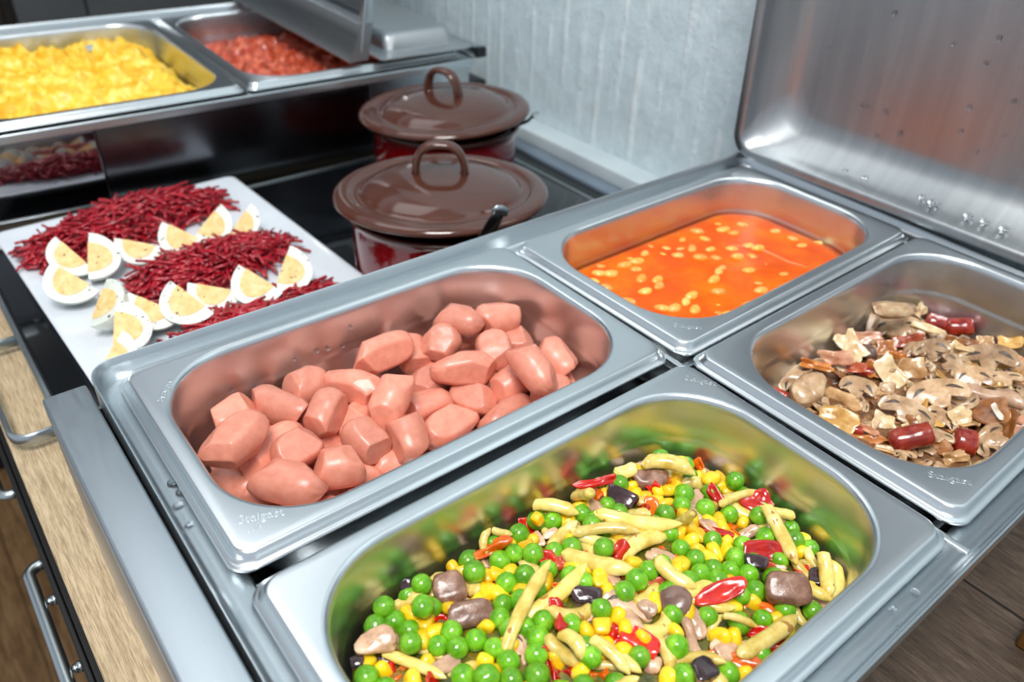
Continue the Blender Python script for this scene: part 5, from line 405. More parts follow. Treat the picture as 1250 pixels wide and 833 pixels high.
def food(name, cols, rough=.35, sss=.15, radius=(.004, .002, .001), nscale=60, bump=.3, bdist=.0006, per_object=True, coat=0.0, spots=None, spec=.5, ndetail=4.0):
    """colour from an object-space noise ramp, slightly shifted per object"""
    m, nt, b = new_mat(name)
    mp = coords(nt, (1, 1, 1))
    tc = nt.nodes.new('ShaderNodeNewGeometry')
    n1 = nd(nt, 'ShaderNodeTexNoise', i_Scale=float(nscale), i_Detail=ndetail, i_Roughness=.6); ln(nt, tc, 'Position', n1, 'Vector')
    r = ramp(nt, [(.3 + .4*i/(max(1, len(cols)-1)), c) for i, c in enumerate(cols)])
    ln(nt, n1, 'Fac', r, 'Fac'); col = (r, 'Color')
    if spots:
        sc, th, c2 = spots
        v = nd(nt, 'ShaderNodeTexNoise', i_Scale=float(sc), i_Detail=1.0); ln(nt, tc, 'Position', v, 'Vector')
        rr = ramp(nt, [(th, (0, 0, 0)), (th + .03, (1, 1, 1))]); ln(nt, v, 'Fac', rr, 'Fac')
        mx = nd(nt, 'ShaderNodeMix', data_type='RGBA'); ln(nt, rr, 'Color', mx, 'Factor')
        nt.links.new(r.outputs['Color'], mx.inputs[6]); mx.inputs[7].default_value = (*c2, 1)
        col = (mx, 2)
    if per_object:
        oi = nt.nodes.new('ShaderNodeObjectInfo')
        hs = nd(nt, 'ShaderNodeHueSaturation')
        mr = nd(nt, 'ShaderNodeMapRange'); mr.inputs['To Min'].default_value = .8; mr.inputs['To Max'].default_value = 1.18
        ln(nt, oi, 'Random', mr, 'Value'); ln(nt, mr, 'Result', hs, 'Value')
        nt.links.new(col[0].outputs[col[1]], hs.inputs['Color'])
        col = (hs, 'Color')
    nt.links.new(col[0].outputs[col[1]], b.inputs['Base Color'])
    b.inputs['Roughness'].default_value = rough
    b.inputs['Specular IOR Level'].default_value = spec
    if sss:
        b.inputs['Subsurface Weight'].default_value = sss
        b.inputs['Subsurface Radius'].default_value = radius
        b.inputs['Subsurface Scale'].default_value = 1.0
    if coat: b.inputs['Coat Weight'].default_value = coat; b.inputs['Coat Roughness'].default_value = .12
    if bump:
        bp = nd(nt, 'ShaderNodeBump', i_Strength=bump, i_Distance=bdist); ln(nt, n1, 'Fac', bp, 'Height'); ln(nt, bp, 'Normal', b, 'Normal')
    return m

M = {}
M['pan'] = steel('pan_steel', (.66, .70, .72), .29, .04, None, .0015)
M['rim'] = steel('frame_steel', (.58, .63, .66), .32, .07, (8, 60, 20), .014)
M['bar'] = steel('brushed_bar_steel', (.50, .56, .60), .45, .08, (60, 9, 20), .03)
M['body'] = steel('body_steel', (.55, .57, .58), .34, .06)
M['dark'] = steel('dark_steel', (.15, .155, .17), .20, .04, None, .004)
M['handle'] = steel('handle_steel', (.45, .50, .52), .30, .05)

def lid_mat():
    m, nt, b = new_mat('lid_steel')
    b.inputs['Metallic'].default_value = 1
    mp = coords(nt, (1, 60, 4))
    n1 = nd(nt, 'ShaderNodeTexNoise', i_Scale=1.4, i_Detail=5.0, i_Roughness=.6); ln(nt, mp, 'Vector', n1, 'Vector')
    mp2 = coords(nt, (1, 1, 1)); n2 = nd(nt, 'ShaderNodeTexNoise', i_Scale=7.0, i_Detail=2.0); ln(nt, mp2, 'Vector', n2, 'Vector')
    mu = nd(nt, 'ShaderNodeMath', operation='MULTIPLY'); ln(nt, n1, 'Fac', mu, 0); ln(nt, n2, 'Fac', mu, 1)
    r = ramp(nt, [(.15, (.30, .325, .34)), (.45, (.40, .42, .43))]); ln(nt, mu, 'Value', r, 'Fac'); ln(nt, r, 'Color', b, 'Base Color')
    mr = nd(nt, 'ShaderNodeMapRange'); mr.inputs['To Min'].default_value = .34; mr.inputs['To Max'].default_value = .54
    ln(nt, mu, 'Value', mr, 'Value'); ln(nt, mr, 'Result', b, 'Roughness')
    return m
M['lid'] = lid_mat()

def glossy(name, col, rough=.12, spec=.5, metal=0, coat=0, var=None, scale=20):
    m, nt, b = new_mat(name)
    b.inputs['Roughness'].default_value = rough; b.inputs['Metallic'].default_value = metal
    b.inputs['Specular IOR Level'].default_value = spec; b.inputs['Coat Weight'].default_value = coat; b.inputs['Coat Roughness'].default_value = .05
    mp = coords(nt); n1 = nd(nt, 'ShaderNodeTexNoise', i_Scale=float(scale), i_Detail=3.0); ln(nt, mp, 'Vector', n1, 'Vector')
    r = ramp(nt, [(.3, col), (.7, var or col)]); ln(nt, n1, 'Fac', r, 'Fac'); ln(nt, r, 'Color', b, 'Base Color')
    return m
M['enamel_brown'] = glossy('brown_enamel', srgb(82, 46, 34), .14, .5, 0, .35, srgb(74, 41, 30))
M['enamel_red'] = glossy('maroon_enamel', srgb(120, 6, 10), .07, .5, 0, .6, srgb(105, 5, 9))
M['black'] = glossy('black_plastic', srgb(14, 15, 17), .35, .5, 0, 0, srgb(20, 21, 23))
M['glass'] = glossy('black_ceramic_glass', srgb(12, 15, 18), .06, .5, 0, 0, srgb(15, 18, 21))
M['panel'] = steel('mirror_black_panel', (.34, .34, .36), .07, .02, None, .002)
M['black_gloss'] = glossy('black_enamel', srgb(16, 14, 14), .12, .5, 0, .3, srgb(20, 18, 18))
M['plate'] = glossy('white_porcelain', srgb(220, 226, 232), .14, .5, 0, .4, srgb(214, 221, 228))
M['cabinet'] = glossy('grey_cabinet', srgb(70, 75, 80), .4, .4, 0, 0, srgb(64, 69, 74))
M['black_matt'] = glossy('black_front', srgb(18, 17, 17), .45, .4, 0, 0, srgb(22, 21, 20))
M['amber'] = glossy('amber_wood', srgb(120, 80, 30), .45, .4, 0, 0, srgb(100, 62, 22), 60)
M['water'] = glossy('water_bead', (.8, .82, .84), .05, .6, 0, 0)
_b = M['water'].node_tree.nodes['Principled BSDF']; _b.inputs['Transmission Weight'].default_value = 1; _b.inputs['IOR'].default_value = 1.33

def wood(name, cols, scale=(1, 1, 1), rough=.5, ring=1.0, planks=None, bump=.15):
    """straight oak grain running along Y with short dark pores; optional plank joints"""
    m, nt, b = new_mat(name)
    mp = coords(nt, scale)
    n1 = nd(nt, 'ShaderNodeTexNoise', i_Scale=3.0, i_Detail=6.0, i_Roughness=.62, i_Distortion=.6); ln(nt, mp, 'Vector', n1, 'Vector')
    mp2 = coords(nt, (scale[0]*9, scale[1]*3.2, scale[2]*3)); n2 = nd(nt, 'ShaderNodeTexNoise', i_Scale=3.0, i_Detail=3.0, i_Roughness=.7); ln(nt, mp2, 'Vector', n2, 'Vector')
    r = ramp(nt, [(.3, cols[0]), (.5, cols[1]), (.68, cols[2])]); ln(nt, n1, 'Fac', r, 'Fac')
    r2 = ramp(nt, [(.40, (.42, .38, .34)), (.54, (1, 1, 1))]); ln(nt, n2, 'Fac', r2, 'Fac')
    mx = nd(nt, 'ShaderNodeMix', data_type='RGBA', blend_type='MULTIPLY'); mx.inputs['Factor'].default_value = .75
    nt.links.new(r.outputs['Color'], mx.inputs[6]); nt.links.new(r2.outputs['Color'], mx.inputs[7])
    out = mx; oi = 2
    if planks:
        w, off, l = planks
        tc = coords(nt, (1, 1, 1)); tc.inputs['Rotation'].default_value = (0, 0, PI/2); tc.inputs['Location'].default_value = off
        br = nd(nt, 'ShaderNodeTexBrick'); br.offset = .37
        br.inputs['Scale'].default_value = 1.0; br.inputs['Brick Width'].default_value = l; br.inputs['Row Height'].default_value = w; br.inputs['Mortar Size'].default_value = .0011
        br.inputs['Color1'].default_value = (1, 1, 1, 1); br.inputs['Color2'].default_value = (.78, .76, .74, 1); br.inputs['Mortar'].default_value = (.09, .07, .06, 1)
        ln(nt, tc, 'Vector', br, 'Vector')
        mx2 = nd(nt, 'ShaderNodeMix', data_type='RGBA', blend_type='MULTIPLY'); mx2.inputs['Factor'].default_value = 1
        nt.links.new(mx.outputs[2], mx2.inputs[6]); nt.links.new(br.outputs['Color'], mx2.inputs[7]); out = mx2
    nt.links.new(out.outputs[2], b.inputs['Base Color'])
    b.inputs['Roughness'].default_value = rough
    bp = nd(nt, 'ShaderNodeBump', i_Strength=bump, i_Distance=.0005); ln(nt, n2, 'Fac', bp, 'Height'); ln(nt, bp, 'Normal', b, 'Normal')
    return m
M['oak'] = wood('light_oak', [srgb(168, 146, 112), srgb(190, 168, 134), srgb(204, 184, 150)], (90, 7, 20), .5, 1, None, .08)
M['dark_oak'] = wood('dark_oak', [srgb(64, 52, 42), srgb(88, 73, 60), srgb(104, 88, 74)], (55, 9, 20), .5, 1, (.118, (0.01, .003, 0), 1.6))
M['floor'] = wood('floor_boards', [srgb(112, 84, 52), srgb(142, 110, 74), srgb(160, 128, 90)], (14, 2.2, 6), .45, 1, (.14, (0, 0, 0), 1.2), .05)

def wall_mat():
    m, nt, b = new_mat('painted_grooved_board')
    mp = coords(nt, (1, 1, 1))
    # coarse stucco relief
    n1 = nd(nt, 'ShaderNodeTexNoise', i_Scale=42.0, i_Detail=7.0, i_Roughness=.7); ln(nt, mp, 'Vector', n1, 'Vector')
    # uneven vertical seams between boards, broken up along their length
    wv = nd(nt, 'ShaderNodeTexWave', i_Scale=10.5, i_Distortion=2.2, i_Detail=4.0); wv.wave_type = 'BANDS'; wv.bands_direction = 'Y'
    wv.inputs['Detail Scale'].default_value = 2.0
    mz = coords(nt, (1, 1, .16)); ln(nt, mz, 'Vector', wv, 'Vector')
    rw = ramp(nt, [(.72, (0, 0, 0)), (.98, (1, 1, 1))]); ln(nt, wv, 'Fac', rw, 'Fac')
    mb = coords(nt, (1, 26, 14)); nb = nd(nt, 'ShaderNodeTexNoise', i_Scale=1.0, i_Detail=5.0, i_Roughness=.7); ln(nt, mb, 'Vector', nb, 'Vector')
    rb = ramp(nt, [(.42, (0, 0, 0)), (.75, (1, 1, 1))]); ln(nt, nb, 'Fac', rb, 'Fac')
    br = nd(nt, 'ShaderNodeMath', operation='MULTIPLY'); ln(nt, rw, 'Color', br, 0); ln(nt, rb, 'Color', br, 1)
    c1 = ramp(nt, [(.3, srgb(190, 206, 211)), (.7, srgb(212, 227, 232))]); ln(nt, n1, 'Fac', c1, 'Fac')
    mx = nd(nt, 'ShaderNodeMix', data_type='RGBA'); ln(nt, br, 'Value', mx, 'Factor')
    nt.links.new(c1.outputs['Color'], mx.inputs[6]); mx.inputs[7].default_value = (*srgb(234, 243, 243), 1)
    nt.links.new(mx.outputs[2], b.inputs['Base Color'])
    ad = nd(nt, 'ShaderNodeMath', operation='MULTIPLY_ADD'); ln(nt, br, 'Value', ad, 0); ad.inputs[1].default_value = .9; ln(nt, n1, 'Fac', ad, 2)
    bp = nd(nt, 'ShaderNodeBump', i_Strength=.55, i_Distance=.004); ln(nt, ad, 'Value', bp, 'Height'); ln(nt, bp, 'Normal', b, 'Normal')
    b.inputs['Roughness'].default_value = .55
    return m
M['wall'] = wall_mat()
M['white_paint'] = glossy('white_paint', srgb(190, 203, 207), .5, .4, 0, 0, srgb(180, 193, 198))
M['ceiling'] = glossy('ceiling_paint', srgb(225, 226, 226), .8, .2, 0, 0, srgb(218, 219, 220))
M['grey_strip'] = glossy('grey_sealing_strip', srgb(112, 126, 140), .4, .5, 0, 0, srgb(102, 115, 128))

# foods
M['sausage'] = food('sausage_pink', [srgb(212, 130, 108), srgb(221, 142, 119), srgb(228, 152, 129)], .36, .2, (.003, .0014, .0010), 160, .35, .0006, True, .12)
M['pea'] = food('pea_green', [srgb(74, 134, 12), srgb(102, 166, 24), srgb(138, 194, 50)], .2, .2, (.001, .002, .0005), 160, .12, .0004, True, .3)
M['corn'] = food('corn_yellow', [srgb(232, 172, 8), srgb(248, 202, 26), srgb(253, 218, 66)], .25, .2, (.003, .002, .0005), 120, .15, .0004, True, .3)
M['wax'] = food('wax_bean', [srgb(200, 166, 66), srgb(226, 200, 108), srgb(240, 222, 150)], .22, .2, (.003, .002, .0008), 130, .3, .0005, True, .2, (190, .70, srgb(176, 128, 58)))
M['cube'] = food('yellow_pepper', [srgb(228, 152, 4), srgb(244, 178, 8), srgb(250, 196, 30)], .25, .2, (.003, .002, .0005), 80, .15, .0004, True, .3)
M['pep_r'] = food('pepper_red', [srgb(160, 12, 6), srgb(196, 24, 14), srgb(216, 50, 30)], .2, .15, (.004, .001, .0005), 110, .3, .0007, True, .5)
M['pep_d'] = food('pepper_dark_red', [srgb(110, 10, 8), srgb(140, 16, 12), srgb(160, 24, 18)], .2, .15, (.004, .001, .0005), 110, .3, .0007, True, .4)
M['pep_p'] = food('pepper_pale_red', [srgb(190, 60, 40), srgb(206, 88, 64), srgb(214, 110, 90)], .2, .15, (.004, .001, .0005), 110, .3, .0007, True, .4)
M['pep_o'] = food('pepper_orange', [srgb(200, 74, 4), srgb(222, 98, 12), srgb(234, 120, 34)], .22, .15, (.004, .0015, .0005), 110, .3, .0007, True, .4)
M['aub'] = food('aubergine_flesh', [srgb(84, 54, 38), srgb(122, 86, 68), srgb(156, 122, 102)], .3, .1, (.002, .001, .001), 150, .5, .0009, True, .3)
M['skin'] = food('aubergine_skin', [srgb(34, 22, 24), srgb(54, 36, 40), srgb(84, 62, 62)], .14, 0, (.001, .001, .001), 120, .3, .0006, True, .5)
M['mush'] = food('mushroom_flesh', [srgb(136, 100, 66), srgb(184, 148, 110), srgb(214, 188, 152)], .28, .15, (.003, .002, .0012), 95, .4, .0008, True, .35)
M['mush_v'] = food('mushroom_pinkish', [srgb(150, 112, 88), srgb(200, 160, 128), srgb(224, 194, 164)], .28, .15, (.003, .002, .0012), 95, .4, .0008, True, .35)
M['gill'] = food('mushroom_gill', [srgb(44, 34, 28), srgb(78, 62, 50), srgb(104, 86, 70)], .4, 0, (.001, .001, .001), 200, .6, .0008, True)
M['cap'] = food('mushroom_cap', [srgb(84, 60, 50), srgb(112, 84, 72), srgb(136, 106, 92)], .22, .1, (.002, .001, .001), 80, .3, .0006, True, .4)
for k_, cs in dict(p=[(186, 150, 104), (214, 184, 138), (232, 210, 172)], k=[(176, 110, 80), (206, 146, 112), (222, 172, 138)],
                   o=[(160, 84, 28), (190, 116, 50), (210, 144, 80)], b=[(112, 64, 28), (146, 92, 46), (176, 122, 70)],
                   g=[(184, 128, 50), (212, 162, 82), (228, 186, 116)], t=[(166, 120, 74), (192, 150, 102), (214, 178, 132)],
                   r=[(140, 50, 24), (172, 76, 40), (196, 110, 70)], w=[(216, 200, 172), (230, 218, 196), (240, 232, 214)]).items():
    M['flake_' + k_] = food('flake_' + k_, [srgb(*c) for c in cs], .25, .2, (.003, .002, .001), 110, .45, .0009, True, .4)
M['redsau'] = food('red_sausage_skin', [srgb(112, 20, 8), srgb(150, 36, 18), srgb(178, 66, 36)], .22, .1, (.003, .001, .001), 120, .3, .0008, True, .5)
M['redcut'] = food('red_sausage_cut', [srgb(108, 26, 8), srgb(160, 58, 24), srgb(198, 96, 52)], .35, .1, (.003, .001, .001), 320, 1.0, .0016, True, .3)
M['haricot'] = food('haricot_bean', [srgb(232, 140, 34), srgb(244, 172, 70), srgb(248, 200, 120)], .25, .25, (.003, .002, .001), 120, .15, .0004, True, .3)
M['sauce'] = food('tomato_sauce', [srgb(214, 72, 0), srgb(228, 94, 0), srgb(238, 122, 4)], .30, .1, (.004, .0015, .0005), 30, .12, .0008, False, .05, None, .18, 6.0)
M['fold'] = food('sauce_skin', [srgb(230, 120, 70), srgb(238, 140, 90), srgb(242, 156, 110)], .4, .1, (.003, .0015, .0005), 60, .1, .0004, False)
M['egg_white'] = food('egg_white', [srgb(208, 212, 200), srgb(220, 224, 214), srgb(228, 231, 224)], .25, .3, (.003, .003, .002), 70, .15, .0006, False, .25, (300, .68, srgb(70, 74, 48)))
M['yolk'] = food('egg_yolk', [srgb(232, 178, 106), srgb(242, 198, 134), srgb(247, 212, 158)], .6, .2, (.004, .002, .001), 160, .4, .0008, False, 0, (300, .70, srgb(96, 84, 40)))
M['beet'] = food('beetroot', [srgb(112, 2, 16), srgb(160, 10, 32), srgb(190, 34, 52)], .28, .1, (.003, .0005, .0005), 140, .3, .0006, False, .3)
M['scramble'] = food('scrambled_egg', [srgb(240, 168, 10), srgb(252, 204, 56), srgb(254, 226, 122)], .4, .25, (.004, .003, .001), 55, .6, .003, False, .15, None, .5, 6.0)
M['stew'] = food('red_stew', [srgb(126, 26, 8), srgb(196, 74, 40), srgb(222, 132, 98)], .3, .1, (.003, .001, .0005), 70, .6, .002, False, .4)
M['mixbase'] = food('vegetable_heap', [srgb(56, 60, 10), srgb(96, 96, 22), srgb(150, 108, 28)], .35, .1, (.002, .002, .001), 190, .6, .002, False, .3)
M['mushbase'] = food('mushroom_heap', [srgb(70, 42, 20), srgb(120, 80, 46), srgb(160, 118, 76)], .3, .1, (.002, .001, .001), 150, .7, .002, False, .3)

# ------------------------------------------------------------ prototypes (unit sized: every axis spans -0.5..0.5)
rnd = random.Random(5)
def norm_unit(vs):
    lo = [min(v[i] for v in vs) for i in range(3)]; hi = [max(v[i] for v in vs) for i in range(3)]
    return [tuple((v[i] - (lo[i] + hi[i])/2) / (hi[i] - lo[i]) for i in range(3)) for v in vs]
def sphere_grid(nu, nv):
    vs = [(0, 0, -1)]
    for i in range(1, nv):
        a = -PI/2 + PI*i/nv
        for j in range(nu):
            b = 2*PI*j/nu; vs.append((math.cos(a)*math.cos(b), math.cos(a)*math.sin(b), math.sin(a)))
    vs.append((0, 0, 1)); f = []
    for j in range(nu): f.append((0, 1 + (j+1) % nu, 1 + j))
    for i in range(nv - 2):
        for j in range(nu):
            a = 1 + i*nu + j; b = 1 + i*nu + (j+1) % nu; f.append((a, b, b + nu, a + nu))
    k = len(vs) - 1; s = 1 + (nv-2)*nu
    for j in range(nu): f.append((s + j, s + (j+1) % nu, k))
    return vs, f
def me_from(name, vs, fs, mats, smooth=True, fm=None):
    me = bpy.data.meshes.new(name); me.from_pydata([tuple(v) for v in vs], [], fs); me.update()
    if smooth: me.polygons.foreach_set('use_smooth', [True]*len(me.polygons))
    for m in mats: me.materials.append(m)
    if fm: me.polygons.foreach_set('material_index', fm)
    bm = bmesh.new(); bm.from_mesh(me); bmesh.ops.recalc_face_normals(bm, faces=bm.faces[:]); bm.to_mesh(me); bm.free()
    return me

def proto_sausage(i):
    r = random.Random(100 + i); L, R = 2.1, .5
    vs, f = [], []
    nu, nv = 44, 44
    prof = []
    for k in range(nv + 1):
        t = k / nv
        # superellipse profile gives blunt rounded ends
        x = -1 + 2*t; rr = (1 - abs(x)**3.6) ** (1/2.4)
        prof.append((x*L/2, rr*R))
    ph = r.uniform(0, 6.28); bend = r.uniform(-.07, .07)
    planes = []
    for k in range(r.choice([3, 4, 4, 5])):      # oblique knife facets, mostly near the ends
        a = r.uniform(0, 6.28); side = r.choice([-1, 1]); tilt = r.uniform(.25, 1.05)
        n = Vector((side*math.sin(tilt), math.cos(a)*math.cos(tilt), math.sin(a)*math.cos(tilt))).normalized()
        d = n.x*side*L/2*r.uniform(.42, .62)*1.0 + R*math.cos(tilt)*r.uniform(.58, .80)
        planes.append((n, d))
    for k in range(1):
        a = r.uniform(0, 6.28); n = Vector((r.uniform(-.15, .15), math.cos(a), math.sin(a))).normalized(); planes.append((n, R*r.uniform(.72, .85)))
    off = Vector((r.random()*20, r.random()*20, 0))
    for k, (x, rr) in enumerate(prof):
        e = abs(x)/(L/2)
        for j in range(nu):
            b = 2*PI*j/nu
            pk = 1 - .13*max(0, e - .74)/.26*(.5 + .5*math.cos(8*b + ph + 1.5*math.sin(3*b))) * (1 if i % 3 else 1.6)
            v = Vector((x, rr*pk*math.cos(b), rr*pk*math.sin(b) + bend*(1 - (2*x/L)**2)))
            for n, d in planes:
                q = v.dot(n) - d
                if q > 0: v = v - n*q*.97
            v += v.normalized()*.022*noise.noise(v*2.2 + off)
            vs.append(v)
    for k in range(nv):
        for j in range(nu):
            a = k*nu + j; b = k*nu + (j+1) % nu; f.append((a, b, b + nu, a + nu))
    return me_from('sausage', norm_unit(vs), f, [M['sausage']])
def proto_pea(i):
    r = random.Random(i); vs, f = sphere_grid(16, 12); o = Vector((i*3.1, 1, 2)); out = []
    for v in vs:
        v = Vector(v); k = 1 + .05*noise.noise(v*1.3 + o) + (.06*noise.noise(v*4 + o) if i == 3 else 0)
        if i != 2: k -= .10*math.exp(-((v - Vector((0, 0, 1))).length/.28)**2)
        out.append(v*k)
    return me_from('pea', norm_unit(out), f, [M['pea']])
def proto_corn(i):
    vs, f = sphere_grid(14, 10); o = Vector((i*2.3, 4, 1)); out = []
    for v in vs:
        v = Vector(v); s = lambda a, p: math.copysign(abs(a)**p, a)
        x, y, z = s(v.x, .75), s(v.y, .75), s(v.z, .75)
        taper = .62 + .38*(x + 1)/2
        p = Vector((x, y*taper, z*(.75 + .25*(x + 1)/2)))
        p *= 1 + .07*noise.noise(p*1.6 + o)
        if i % 2: p.x -= .22*math.exp(-(p.y**2 + p.z**2)*4)*max(0, p.x)
        out.append(p)
    return me_from('corn_kernel', norm_unit(out), f, [M['corn']])
def proto_wax(i):
    r = random.Random(40 + i); bend = [.07, -.08, .03, .16, -.04, .10][i]; twist = r.uniform(-.6, .6)
    vs, f = [], []; nu, nv = 12, 26
    for k in range(nv + 1):
        t = k/nv; x = t - .5
        w = min(1, (t/.10)**.6 if t < .10 else 1)*min(1, ((1 - t)/.22)**.65 if t > .78 else 1)
        if i in (0, 2): w = max(w if t > .2 else .9, .04)    # squarely cut end
        w *= 1 + .03*math.sin(t*19 + i*2)
        if t == 0 or t == 1: w *= .3
        yc = bend*(1 - 4*x*x)*1.6; zc = .05*math.sin(t*5 + i)
        for j in range(nu):
            b = 2*PI*j/nu + twist*t
            vs.append((x, yc*.25 + .055*w*math.cos(b), zc*.25 + .046*w*math.sin(b)))
    for k in range(nv):
        for j in range(nu):
            a = k*nu + j; b = k*nu + (j+1) % nu; f.append((a, b, b + nu, a + nu))
    f.append(tuple(reversed(range(nu)))); f.append(tuple(nv*nu + j for j in range(nu)))
    # keep unit thickness: scale relative to beans' width, bend adds a little
    lo = min(v[1] for v in vs); hi = max(v[1] for v in vs)
    return me_from('wax_bean', [(v[0], v[1]/.11, v[2]/.092) for v in vs], f, [M['wax']])
def slab(name, outline, mat, i, bend=.5, thick=1.0, ridges=0, ns=6):
    """a curled slab: outline polygon in XY filled as concentric rings, given thickness and curl"""
    r = random.Random(i*17 + 3); n = len(outline); vs, f = [], []
    o = Vector((i*1.7, i*.9, 2))
    rings = [1, .97, .85, .65, .4, .15]
    def zz(x, y): return bend*(x*x*1.2 - .3) + .35*noise.noise(Vector((x*2.2, y*2.2, 0)) + o)*bend*2
    top, bot = [], []
    for k, s in enumerate(rings):
        for p in outline:
            x, y = p[0]*s, p[1]*s; h = (0, .32, .5, .5, .5, .5)[k]*thick*.5
            rd = ridges*math.cos(y*26)*.12
            top.append((x, y, zz(x, y) + h + rd)); bot.append((x, y, zz(x, y) - h))
    vs = top + bot; m = len(top)
    for k in range(len(rings) - 1):
        for j in range(n):
            a = k*n + j; b = k*n + (j+1) % n
            f.append((a, b, b + n, a + n)); f.append((m + b, m + a, m + a + n, m + b + n))
    k = (len(rings) - 1)*n
    f.append(tuple(k + j for j in range(n))); f.append(tuple(m + k + j for j in reversed(range(n))))
    return me_from(name, vs, f, [mat])
def blob_outline(i, n=22, rough=.22, square=0.0):
    o = Vector((i*3.3, 7, i)); pts = []
    for k in range(n):
        a = 2*PI*k/n; c, s = math.cos(a), math.sin(a)
        q = 1/max(abs(c), abs(s)) if square else 1
        q = 1 + (q - 1)*square
        rr = .5*q*(1 + rough*noise.noise(Vector((c*1.3, s*1.3, 0)) + o))
        pts.append((c*rr, s*rr))
    xs = [p[0] for p in pts]; ys = [p[1] for p in pts]
    return [((x - (min(xs) + max(xs))/2)/(max(xs) - min(xs)), (y - (min(ys) + max(ys))/2)/(max(ys) - min(ys))) for x, y in pts]
def proto_pepper(i, mat):
    return slab('pepper', blob_outline(i + 2, 20, .35, .6), mat, i, [.9, 1.4, .6, 1.1, 1.7][i], .9)
def proto_flake(i, mat):
    return slab('flake', blob_outline(i + 11, 22, .34, .75), mat, i + 20, [1.2, .8, 1.6, 1.0, 1.4, .7][i], .7, .5 if i % 2 else 0)
def chunk(i, mat, name, rough=.12, sq=.45, ns=2):
    vs, f = sphere_grid(22, 16); o = Vector((i*5.1, 3, i*2.2)); out = []
    for v in vs:
        v = Vector(v); s = lambda a: math.copysign(abs(a)**sq, a)
        p = Vector((s(v.x), s(v.y), s(v.z)))
        p *= 1 + rough*noise.noise(p*.9 + o) + rough*.5*noise.noise(p*2.6 + o)
        p.x *= 1 + .18*math.sin(i*2 + p.y*1.2); p.y *= 1 - .15*p.z*math.cos(i)
        out.append(p)
    return me_from(name, norm_unit(out), f, [mat])
def proto_skin(i):
    # purple peel wrapped over the top and one flank of an aubergine piece
    me = chunk(i, M['aub'], 'tmp', .14, .5); vs, f = [], []
    keep = {}
    for p in me.polygons:
        c = p.center
        if c.z*.9 + c.x*.35 > .10:
            q = []
            for v in p.vertices:
                if v not in keep: keep[v] = len(vs); vs.append(tuple(me.vertices[v].co*1.035))
                q.append(keep[v])
            f.append(q)
    n = len(vs); inv = {b: a for a, b in keep.items()}
    inner = [tuple(me.vertices[inv[k]].co*.97) for k in range(n)]
    cnt = {}
    for q in f:
        for a in range(len(q)):
            e = (q[a], q[(a+1) % len(q)]); cnt[tuple(sorted(e))] = cnt.get(tuple(sorted(e)), []) + [e]
    side = [(e[0][1], e[0][0], e[0][0] + n, e[0][1] + n) for e in cnt.values() if len(e) == 1]
    f2 = f + [[v + n for v in reversed(q)] for q in f] + side
    return me_from('skin', vs + inner, f2, [M['skin']])
def mushroom_outline(i):
    """cross-section of a mushroom: domed cap to +Y, stem to -Y"""
    pts = []
    sw = [.16, .13, .20, .15][i]; sl = [.42, .30, .5, .2][i]
    for k in range(15):
        a = PI*k/14; pts.append((.5*math.cos(a), .06 + .44*math.sin(a)**.8))
    pts += [(-.5, -.02), (-.43, -.10), (-.30, -.04), (-sw - .04, .02), (-sw, -.10), (-sw*.9, -sl*.6), (-sw*.8, -sl), (0, -sl - .03), (sw*.8, -sl), (sw*.9, -sl*.6), (sw, -.10), (sw + .04, .02), (.30, -.04), (.43, -.10), (.5, -.02)]
    xs = [p[0] for p in pts]; ys = [p[1] for p in pts]
    return [((x)/(max(xs) - min(xs)), (y - (min(ys) + max(ys))/2)/(max(ys) - min(ys))) for x, y in pts]
def proto_mslice(i, mat):
    return slab('mushroom_slice', mushroom_outline(i), mat, i + 50, [.7, 1.1, .9, .5][i], .9)
def proto_gills(i):
    # dark gill band arching under the cap on both faces of the slice
    vs, f = [], []
    bend = [.7, 1.1, .9, .5][i]; o = Vector(((i+50)*1.7, (i+50)*.9, 2)); sw = [.16, .13, .20, .15][i] + .02
    for s in (-1, 1):
        n = 9; k0 = len(vs)
        for lay in (.60, -.60):
            for k in range(n):
                t = k/(n-1); x = s*(sw + (.40 - sw)*t); th = .064*math.sin(PI*min(.95, max(.08, t)))**.7
                yc = .15 - .20*t*t + (.03 if i % 2 else 0)
                for e in (-1, 1):
                    y = yc + e*th
                    vs.append((x, y, bend*(x*x*1.2 - .3) + .35*noise.noise(Vector((x*2.2, y*2.2, 0)) + o)*bend*2 + lay*.9*.5))
        m = 2*n
        for k in range(n - 1):
            a = k0 + 2*k; f.append((a, a + 2, a + 3, a + 1)); f.append((a + m, a + m + 1, a + m + 3, a + m + 2))
            f.append((a, a + m, a + m + 2, a + 2)); f.append((a + 1, a + 3, a + m + 3, a + m + 1))
        f.append((k0, k0 + 1, k0 + m + 1, k0 + m)); q = k0 + 2*(n-1); f.append((q, q + m, q + m + 1, q + 1))
    return me_from('gills', vs, f, [M['gill']], False)
def proto_cap(i):
    vs, f = sphere_grid(24, 16); o = Vector((i, 2, 9)); out = []
    for v in vs:
        v = Vector(v)
        z = v.z if v.z > 0 else v.z*.45 + .25*math.exp(-(v.x**2 + v.y**2)*6)*(-1 if v.z < 0 else 0)
        p = Vector((v.x, v.y, z)); p *= 1 + .10*noise.noise(p*1.5 + o); out.append(p)
    return me_from('mushroom_cap', norm_unit(out), f, [M['cap']])
def proto_stem(i):
    mb = MB(); pts = [(x/10 - .5, .12*math.sin(x*.35 + i), 0) for x in range(11)]
    mb.tube(pts, [.20, .32, .33, .30, .28, .28, .29, .32, .38, .45, .30], 14)
    return me_from('mushroom_stem', norm_unit(mb.v), mb.f, [M['mush_v']])
